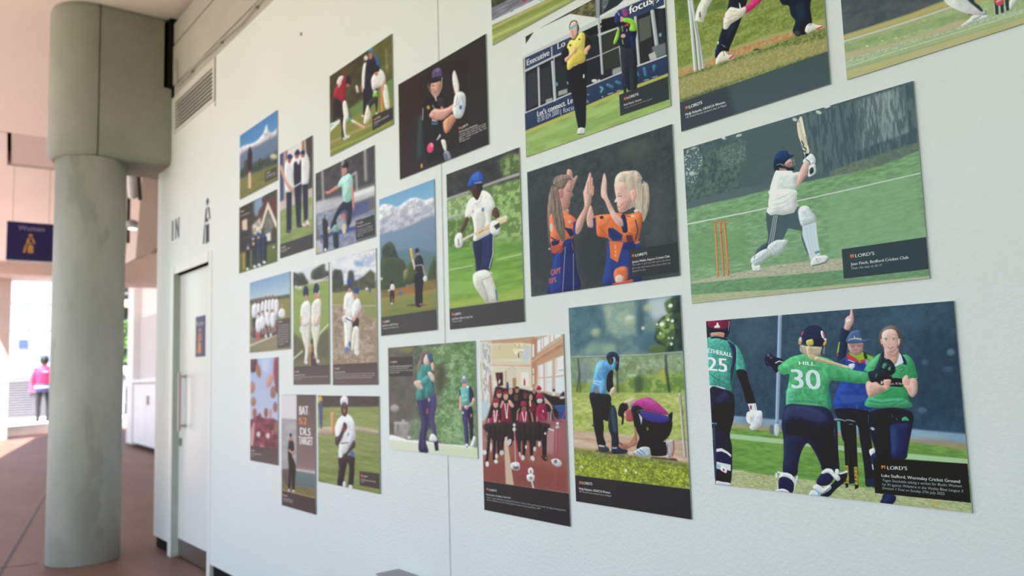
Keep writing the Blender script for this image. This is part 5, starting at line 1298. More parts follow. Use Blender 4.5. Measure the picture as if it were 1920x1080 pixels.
make_sheet('keeper', 'photo print of dark trousered legs and white gloves beside silver stumps', (-0.8075, -0.5509, 0.3705, 0.7195), 1100, (270.86, 26.35, -122.35, 418.04), 5, """
r 8a9a52:
p 8da04e b3 g98a45c n7c8c44,9,.8,3 v.10,3:-160 -876 4212 795 4015 4091 -558 3580
p 46503a b8:-160 -876 4212 795 4032 2518 2352 2065 935 1552 -26 1441 -115 1490 -365 1418
p 6f8a48 b8 n58703a,9,1 a.8:-60 1355 1299 1756 1639 2089 99 1900
p a6aa6c b4 nb3aa74,5,.8,2:-25 2807 1570 2815 2614 2856 3988 2946 3998 3136 3960 3501 2588 3116 75 3075
p b7a070 b3 nc98d5a,5,.9,2 v.1,3:-28 2843 808 2909 1565 2860 2609 2900 3253 2959 3558 3019 3550 3102 2598 3008 1768 3002 801 2979 -17 2956
p 8c9658 b4 n6d7a44,4,1.2 v.16,2:-17 2956 1181 2999 2049 3026 3244 3043 4002 3096 3982 3506 2881 3472 1509 3446 -3 3473
p a3a068 b4 nc4b284,3,1,1,-.1 a.8:-22 3004 1175 3067 2588 3116 3999 3261 3978 3464 2558 3418 -16 3397
e 4a4a34 b1.5:2276 3015 6.084 1.638 -12
p 1e2c3a b2 s:1741 1792 2158 1917 3008 2214 3682 2414 3754 2008 3378 1736 2608 1555 1908 1563
p c83678 b2 s:1914 1496 2615 1489 3408 1746 3653 1500 3383 1056 2687 763 2126 796 1811 1064
l d2387c b1:1987 748 17.1 1473 1119 15.07 1123 1608 13.78
l d2387c b1:3022 1420 18.17 3038 1914 15.79 2552 2124 13.47
e c9907c b1:2300 462 16.83 19.23 0
p 1c2433 b1.5 s:2026 338 2116 159 2395 217 2620 395 2624 534 2309 372
l c4ccd4 b1 s:473 1611 7.953 503 2157 7.368 536 2964 6.771
l 5a5f60 b1 a.8:531 1640 1.321 561 2270 1.31 608 2957 1.297
l bdc6ce b1:550 1657 5.804 631 2288 5.738 677 2973 6.198
l c2c9d0 b1:622 2043 4.709 700 2475 5.185 771 2971 5.136
l 4a4e50 b1 a.8:604 2063 1.571 685 2471 1.297 728 2937 1.288
l a7714a b1:473 1611 3.181 619 1641 3.153
p dfe0d8 b1 s:931 1599 1226 1734 1099 1864 996 1931 961 2017 885 2091 860 2145 652 2064 628 1972 713 1826 841 1718
p 6f6a5c b1.5 s:751 1934 790 1935 793 2030 742 2028
l b3b2a6 b1:909 1834 1.289 931 2008 1.285
l b3b2a6 b1:751 2055 1.298 865 2091 1.289
p 1c2a38 b1.2 s:1737 1838 2154 1961 2059 2209 1936 2381 1733 2625 1572 2792 1528 2862 1349 2806 1192 2884 1138 2859 1189 2719 1386 2417 1517 2219 1610 2011
p 2d3f55 b4 a.6:1631 2180 1886 2160 1750 2445 1473 2674
p 2f3a8c b1:1149 2744 1248 2698 1222 2774 1171 2796
p d5dadd b1:1227 2599 1278 2612 1266 2663 1215 2650
l 7fa9c0 b.8:1342 2687 0.9955 1401 2730 0.9915 1464 2765 0.9873
l 7fa9c0 b.8:1403 2707 0.9916 1414 2747 0.9905
p dfdcd2 b.8 s:1192 2884 1311 2819 1457 2844 1594 2936 1663 2976 1651 3024 1442 3003 1295 2991 1162 3006 1149 2944
l d84a5a b.8:1552 2995 3.428 1645 2972 3.409
l c05a66 b.8:1386 2815 1.239 1395 2910 1.237
l 6fae6a b.8:1456 2856 1.727 1524 2907 1.719
l 4a5ab0 b.8:1518 2890 1.72 1552 2921 1.716
p d2387c b1 s:2007 2194 2167 2182 2312 2122 2552 2124 2491 2219 2332 2275 2119 2317 2032 2304
l a82a62 b2 a.7:2121 2295 2.382 2334 2253 2.351
p e3dfd3 b1 s:1436 2290 1464 2192 1542 2144 1657 2094 1797 2146 1919 2192 2060 2198 2070 2280 1975 2346 1829 2374 1646 2394 1531 2456 1423 2422 1429 2359
l e3dfd3 b1:1910 2097 1.935 1934 2219 3.859
l b0aa9a b1 a.8:1548 2274 1.234 1768 2265 1.461 1942 2314 1.204
l b0aa9a b1 a.8:1468 2345 1.239 1687 2347 1.467
l b0aa9a b1 a.8:1633 2157 1.229 1809 2207 1.459
l d8705a b1:1484 2174 1.985 1460 2226 1.987
p 1e2c3a b1.2 s:2976 2205 3682 2414 3671 2667 3690 2927 3599 2924 3522 3073 3279 3010 3224 2930 3301 2800 3204 2665 3172 2503 3003 2422
p 32455a b4 a.5:3298 2518 3545 2545 3550 2804 3364 2795
p 3f423c b1 s:3268 2964 3376 2981 3417 3046 3367 3071 3277 3031
p e0ddd4 b.8 s:3512 3018 3567 2936 3689 2938 3803 3000 3919 3042 3914 3083 3767 3064 3584 3068
l d8405a b.8:3797 3062 2.54 3911 3055 2.52
l 4fa4c0 b.8:3612 2948 1.717 3688 2948 1.708
p 4a5a60 b.4 g4e5c64:-108 3453 4038 3477 4074 4084 -105 4060
p 3f474f b9 a.8:-208 3454 1435 3453 1599 4014 -140 4078
e c05040 b.6:182 3589 2.114 3.699 0
t dca060 w.6:195 3626 260 3624 62|M
t e3e6e6 w1.1:284 3625 679 3621 61|LORD'S
t dadddd w1.1:157 3736 1341 3746 47|Molly Rebanks, UKAFCA Women
t bfc6c6 i w.3:164 3788 1372 3803 38|UK Armed Forces women's tour to Nepal
""")
make_sheet('sweep', 'photo print cut by the top right corner, white pad and red ball', (-0.5271, -0.1611, 0.3690, 0.6150), 1100, (636.05, 36.09, -261.83, 375.16), 6, """
r 4d5a60:
p 5a6368 b6 n4c565e,14,.9,2:45 149 1833 1458 1862 3088 1623 3025 1420 3068 1109 3054 557 3023 -24 2974
p b0b070 b3 nb7a45e,8,.7,3:-41 2999 411 3030 974 3062 1241 3047 1421 3048 1498 3032 2433 3052 2766 4551 196 4308 -87 4182
p 9fb285 b5 na4b884,10,.8,3 v.06,5:-19 3180 546 3234 1098 3258 1486 3249 1849 3319 2829 3487 2777 4374 -30 3984
p b5b17e b4 a.8:-25 3008 837 3070 1419 3088 1440 3162 832 3153 -23 3110
l b4c2c0 b1.5:-10 3151 4.596 690 3204 4.278 1231 3228 4.037 1487 3230 3.925 1611 3230 3.097
p 9cb080 b4 n8aa470,8,.9,2:-13 3217 685 3287 1353 3359 1723 3425 1713 3600 1086 3461 1 3393
p b8b292 b3 nc0ae90,8,.6,3:-15 3408 672 3538 1081 3562 1532 3540 1714 3580 1710 3658 1075 3664 667 3622 -7 3547
p a3b794 b3 nb3c4a4,3,1,2 v.08,3:-15 3543 527 3593 945 3596 1463 3664 1830 3645 2308 3702 2808 3842 2802 3949 2303 3794 1459 3723 803 3691 -9 3725
p bdb78a b5 nb0b57e,9,.8,4:-11 3769 796 3815 1455 3802 2298 3868 2803 3931 2787 4197 -3 4063
l c3d2b6 b1.5 a.8:-1 3718 2.742 801 3733 2.524 1457 3763 2.351 2303 3794 2.133
l 93ad8a b4 a.7:-3 3773 4.568 933 3821 4.975 2298 3868 3.554
e d8dcae b2:335 3419 3.543 1.993 0
e cdd09a b2:553 3416 3.031 1.732 0
e cdd09a b2:746 3459 2.97 1.909 0
e d3d6a8 b2 a.8:869 3492 2.512 1.675 0
e d0c078 b2 a.8:1135 3299 3.261 1.834 0
e ccd8a0 b2 a.8:1892 3492 3.741 1.683 0
p d5d9dc b1.2 s:1404 2894 1670 3053 1721 3244 1784 3401 1873 3511 1892 3601 1810 3575 1741 3535 1638 3417 1545 3304 1465 3176 1420 3068
p dfe3e6 b2:1400 2974 1522 3046 1491 3151 1441 3142
p 39464a b1.2 s:1668 3092 1739 3134 1778 3297 1821 3382 1862 3505 1838 3511 1774 3375 1709 3237
l 2d3a44 b1:1786 3362 1.516 1820 3411 1.51
l 557080 b1:1857 3591 1.688 1893 3582 1.682 1891 3511 1.122
p cdd6da b1.2 s:1588 3655 1689 3587 1741 3535 1833 3588 1914 3633 1905 3677 1805 3671 1709 3667 1623 3680
l b04a52 b1:1689 3482 1.914 1732 3520 1.523
l 5f747c b1:1735 3632 1.141 1833 3597 1.129
p 37414a b1:2005 3253 2044 3276 2034 3677 1996 3663
p 37414a b1:2067 3290 2103 3312 2096 3677 2060 3676
p 37414a b1:2122 3323 2166 3349 2157 3669 2120 3667
l c8d0d2 b1:1995 3482 1.479 1994 3658 1.476
l c8d0d2 b1:2053 3535 1.652 2053 3672 1.649
l c8d0d2 b1:2114 3571 1.457 2117 3666 1.455
e c9525f b1:2055 3443 8.448 7.714 -20
p e9b0b4 b1.5 s:2025 3421 2066 3406 2094 3413 2099 3435 2064 3435 2029 3447
p cdd6da b1.2 s:2168 3505 2220 3497 2244 3550 2201 3621 2160 3655
e b8863e b3:2719 3605 10.17 5.083 0
""")
make_sheet('stand_match', 'photo print cut by the top edge, grey seating above white boundary boards', (-1.2954, -0.9294, 0.6828, 0.9288), 800, (230.02, 8.43, -148.79, 224.95), 7, """
r 8a8f9c:
p 3d4038 n55603c,9,1 b2:61 -2489 5875 2177 5767 4544 68 2695 -45 2656
p 9598a8 b1 n6f7284,4,1.4,6:-45 2656 838 2751 3220 2960 5821 3364 5785 4151 2754 3697 1827 3583 -27 3147
l 7a7c8c b1:-14 2754 1.893 1354 2905 1.732 3217 3051 1.52
l 6a6c7e b1:-18 2885 1.892 1349 3053 1.731 3211 3187 1.519
l 82859a b1:-22 3016 2.206 1344 3191 2.018 3204 3367 1.772
p d4d8e2 b1:-31 3118 822 3205 1838 3294 4023 3441 5814 3521 5803 3758 4012 3701 2758 3605 1830 3496 816 3407 -31 3278
t 5a5f9a w.6:704 3230 800 3234 61|AA
t 5a5f9a w.6:1367 3245 1568 3263 59|AA
e c8304a b1:1183 3087 3.499 2.916 0
p a2ac68 b2 g9aa85e n8f9c52,5,.6,5:-31 3278 1830 3496 4012 3701 5803 3758 5749 4936 3971 4694 2915 4121 25 4023
l c8c08c b2 a.8:-12 3394 2.515 436 3428 3.055 1333 3497 2.88 2302 3618 2.155
l 7f8f46 b3 a.8:-15 3499 3.771 1328 3644 4.03 2751 3789 3.651
l a9b872 b3 a.8:-23 3759 9.418 1319 3890 8.628 2744 3973 7.818
e a8d0d6 b1:1736 3396 5.048 2.244 0
""")
make_sheet('kneel', "tall photo print of a kneeling player in pink tying a batter's shoelace", (-1.0899, -0.8281, -0.2383, 0.1099), 1000, (211.57, 14.60, 3.97, 389.13), 8, """
r 7f9aa0:
p 5c7c86 b8 n7f9c98,22,1,1:-426 -465 4554 -104 4454 1288 -536 1204
p 4a6c7a b10 n58808c,16,1:-21 -22 1052 -22 1429 208 1320 658 798 764 -4 997
p 8fa9a0 b8 nb0c2a8,12,1 a.8:1363 39 2557 30 2513 662 1703 672 1492 417
e 4d6a7a b6:2693 374 6.61 34 0
e 4e6f80 b10:2958 816 20.42 20.42 0
p b9c8d2 b8:2980 17 3786 11 3699 329 3124 415 2998 253
e c2cc9c b7 a.7:2969 173 9.31 7.448 0
e c3ce9e b7 a.7:1052 564 10.3 8.242 0
e b8c9a0 b8 a.6:2279 393 7.727 11.59 0
e b3c59a b8 a.6:1535 912 12.03 8.02 0
e dfe6df b2.5 a.9:2761 550 3.007 3.383 0
e cfd8c6 b4 a.8:2319 335 7.713 4.628 0
p 93b09a b8 a.6:798 764 1770 796 1753 1040 580 990
p 3f5444 b4 n2e3f3c,9,1:3803 13 4013 8 4021 1020 3517 1044 3420 1004 3132 783 3220 497 3431 372 3699 329 3515 128
p 4e6a44 b3 n8aa456,8,1.4:3430 391 3734 293 3802 712 3525 930 3201 766 3220 497
p 5a7448 b3 s:3534 91 3717 64 3769 257 3633 326 3525 224
e e8eee8 b1.6:3693 177 3.932 3.574 0
e e8eee8 b1.6:3388 505 4.356 3.993 0
e e3eae2 b1.6:3237 501 2.197 2.197 0
e e3eae2 b1.6:3599 434 2.871 2.691 0
e e3eae2 b1.6:3729 460 2.849 3.205 0
e d5dfd0 b1.6:3326 671 2.184 2.548 0
e d5dfd0 b1.6:3589 769 1.792 2.15 0
e d5dfd0 b1.6:3706 773 1.78 2.136 0
e d5dfd0 b1.6:3660 881 2.675 3.21 0
e d5dfd0 b1.6:3394 995 2.172 2.533 0
p 5a7044 b4 s:2917 912 3193 882 3492 929 3450 1043 3046 1042
p 8da06a b8 n7f9a5a,18,1:1977 1045 4033 1076 4042 1839 1922 1849
p 9bae8e b8 n7d976a,16,1.2 v.1,6:-7 1040 4031 1095 4042 1839 -61 1858
p 7f8f9a b10 a.7:159 1087 816 1101 786 1540 129 1536
p 6f9048 b6 n9cb45a,10,1.4:2242 1450 4010 1393 4040 1857 1920 1869 1936 1648
p 94aa52 b6 n7a9044,10,1:-44 1600 2086 1608 2068 1868 -63 1880
e 4e6444 b6:2518 1610 8.713 17.05 0
e c9d6b8 b3 a.7:2315 1441 9.585 2.684 0
e c8cc60 b3:2540 1291 2.653 2.653 0
e b4b050 b4:3322 1441 4.712 10.87 0
l 3f4a3c b3:3464 1081 2.882 3461 1367 4.317 3530 1784 3.933
l 4a5448 b2.5:307 1069 2.99 348 1389 3.404 220 1750 2.565
l 4a5448 b2.5:348 1389 2.553 357 1750 2.123
l 4e5a48 b2.5:1790 1324 3.553 1777 1789 3.94
l a9b6b4 b1:3 1030 1.952 980 1042 1.857 1977 1045 1.761 2838 1056 1.68 3351 1040 1.632 4036 1032 1.569
l 5f7468 b1.5 a.7:1 1047 0.8676 1975 1069 0.7827
p a9b85c b3 g9fb050 nc2c878,12,.8,3 v.10,4,2:15 1778 4055 1770 4064 2619 2222 2641 8 2575
p c9a98e b3 nd8c0aa,9,.8,4 v.06,4,3:9 2552 1415 2557 2613 2606 4012 2621 4018 3024 2964 2994 1386 2980 6 2949
l b98a66 b3 a.7:44 2714 3.291 1402 2735 3.066 2603 2756 2.462
l b88660 b3 a.6:32 2901 3.29 966 2909 3.135
p a3b13e b3 gb2bc3e n7f8c3a,5,.9 v.2,2.5:7 2925 964 2931 2199 2966 2965 2983 4018 3024 4003 3477 -7 3485
p 9a9c5c b4 n6f7440,5,1 a.8:7 2925 2199 2966 4018 3024 4012 3105 2193 3052 23 3041
e e0e6da b1:1940 3260 2.546 2.971 0
e e0e6da b1:2287 3280 1.874 2.498 0
e d3d0b0 b1:279 3283 3.242 2.779 0
p 6a5a40 b2:879 2912 1389 2925 2043 2929 2041 2955 1386 2980 877 2946
p 5a4a38 b2:2817 2959 3621 2952 3689 3000 2815 2984
l b5b2a6 b.8:3845 1791 3.845 3871 2402 4.208 3905 2908 4.568
l 5f5e58 b.8:3880 1791 0.7674 3913 2401 0.7632 3941 2887 0.7599
l aaa69a b.8:3992 1790 2.287 4004 2399 2.278 4008 2924 2.27
l 6d5c48 b1:3893 2097 1.531 3910 2157 1.529
l a8a89e b.8:3825 1840 2.811 3854 2026 2.803
l a8a89e b.8:3978 1839 2.438 3990 2024 2.433
l b0aea4 b.8:3845 1830 1.755 3995 1824 1.74
p 24272e b1.2 s:751 1771 1436 1800 1465 1932 1514 2054 911 2061 762 2021
p 5aa2dc b1 s v.10,5:965 1260 1070 1169 1250 1120 1480 1156 1606 1260 1659 1312 1463 1401 1400 1483 1362 1749 1436 1800 1106 1801 1018 1646 892 1749 751 1771 755 1708 844 1583 916 1395
p 8ec6ea b3 s a.8:1048 1210 1247 1162 1278 1276 1117 1356 993 1438
p 4a86d2 b3 s a.7:1281 1235 1437 1217 1468 1320 1347 1400
p 7fbce8 b2.5 s a.7:1101 1584 1260 1543 1247 1728 1128 1770
l d2e4f0 b1 a.8:887 1537 2.481 1123 1553 2.451
l d2e4f0 b1 a.8:883 1583 2.068 1080 1608 2.046
p 8a7f7c b1.5:938 1656 1038 1646 1079 1791 890 1781
p 20222a b1 s:1464 1381 1582 1331 1648 1363 1616 1505 1616 1667 1477 1759 1373 1708 1387 1503
p cdb9aa b1 s:1518 1708 1655 1657 1688 1718 1606 1810 1492 1820
p 2b3352 b1 s:1417 1052 1491 992 1645 966 1794 1000 1882 1083 1862 1204 1826 1345 1733 1333 1703 1221 1748 1121 1676 1068 1521 1116 1425 1114
p 3a2f34 b1 s:1445 1094 1638 1078 1670 1160 1590 1219 1496 1197
l 5f4a44 b1:1559 1117 2.4 1572 1199 2.398
p 4da0c4 b1 s:1691 1120 1753 1161 1729 1283 1659 1312 1595 1260 1648 1200
l c9ccd0 b1:1668 1078 0.7957 1744 1171 0.792
l 8c7478 b1:1801 1162 1.184 1778 1223 1.186
p 24262d b1.2 s:770 1822 1465 1820 1503 1998 1441 2177 1367 2335 1199 2316 1211 2451 1178 2631 1250 2808 971 2830 896 2663 817 2415 801 2142
p 26303c b1.2 s:1447 2088 1556 2020 1637 2041 1710 2173 1724 2569 1720 2812 1479 2839 1471 2644 1379 2469 1393 2267
p 3a5470 b2 s a.7:1508 2109 1615 2063 1685 2240 1686 2527 1581 2552 1512 2354
l 2a2a2c b1:781 2434 2.72 868 2437 2.256
p 39424a b1 s:966 2909 994 2817 1187 2810 1372 2870 1347 2926 1092 2949
l d5dde6 b1:1015 2828 3.128 1185 2837 2.215
p 2d3648 b1 s:1455 2889 1479 2832 1687 2813 2007 2866 2004 2920 1718 2955 1471 2954
l c5cfd8 b1:1499 2854 2.178 1644 2848 2.161
p 24252b b1.2 s:2415 2118 2648 2104 3244 2169 3529 2246 3554 2390 3435 2559 3245 2669 3353 2686 3357 2892 2968 2941 2801 2917 2791 2791 2675 2817 2365 2829 2392 2721 2458 2611 2315 2422 2285 2293 2217 2143 2264 2034 2461 2010 2612 2073
p b6388e b1 s:2223 2056 2308 1968 2508 1902 2818 1857 3039 1920 3254 2022 3462 2165 3171 2160 2875 2122 2610 2094 2422 2021
p cf5aa6 b3 s a.7:2585 1902 2891 1899 3109 1982 2883 2005
p 403a90 b1.2 s:2531 2127 2723 2124 3244 2169 3511 2236 3380 2312 3085 2329 2712 2284 2601 2222
p 2b2b32 b1 s:2221 2078 2422 2010 2650 2083 2416 2107 2370 2205 2397 2377 2284 2315
l 4a4c54 b1:2413 2140 1.664 2494 2106 2.072 2874 2133 1.622 3244 2169 1.191
p c3c6d8 b1:2471 2150 2600 2244 2552 2384
p 8f9c48 b1.5:2723 2401 2796 2442 2728 2496
p c8b49e b1.5 s:2032 1927 2274 1882 2431 1881 2268 1969 2223 2056 2103 2057 1986 2004
p 3a322c b1.5 s:2009 1971 2108 1992 2122 2079 2021 2080
p b5525a b1 s:2040 2102 2181 2089 2253 2186 2265 2304 2045 2316 2012 2212
p 24262c b1 s:1753 2150 1823 2017 1969 1967 2045 2036 2080 2101 1977 2147 1961 2256 1920 2378 1860 2379 1880 2258 1769 2216
l e0a83a b.8:1989 2256 1.915 2007 2288 1.913
e d8cfc8 b1:1994 2190 1.702 1.702 0
p a8705c b1.2 s:2308 2422 2371 2464 2373 2722 2171 2805 1988 2856 1807 2852 1750 2789 1895 2750 2055 2755 2222 2641 2306 2552
p c08a74 b1.5 a.8:2054 2766 2338 2658 2353 2722 2050 2820
l 7a3a48 b1:1765 2744 2.578 1852 2785 2.138
p b9c3cc b1 s:2223 2900 2364 2851 2523 2791 2772 2792 2818 2938 2664 2970 2279 2951
l 4a86b8 b1:2362 2883 1.662 2513 2941 1.648
l 4a86b8 b1:2461 2847 1.653 2630 2914 1.637
l c04a4a b1:2234 2921 1.674 2279 2951 1.669
p b6aeae b1 s:3337 2666 3539 2613 3577 2677 3551 2843 3443 2955 3334 2956 3363 2809
l c84a50 b1:3580 2636 1.554 3579 2801 1.553 3516 2926 1.557
l 7c7476 b1:3370 2706 1.572 3375 2892 1.57
p 26272c b1 s:3443 2186 3574 2118 3588 2163 3544 2287
p 363538 b.4:12 3472 3996 3474 4016 4011 13 4001
p e0703c b.6:160 3583 250 3582 251 3635 161 3637
t d6d6d6 w1:274 3634 669 3631 55|LORD'S
t cfcfcf w1.1:148 3753 1333 3749 46|Molly Rebanks, UKAFCA Women
t b0b0b0 i w.3:145 3804 1363 3806 37|UK Armed Forces women's tour to Nepal
""")
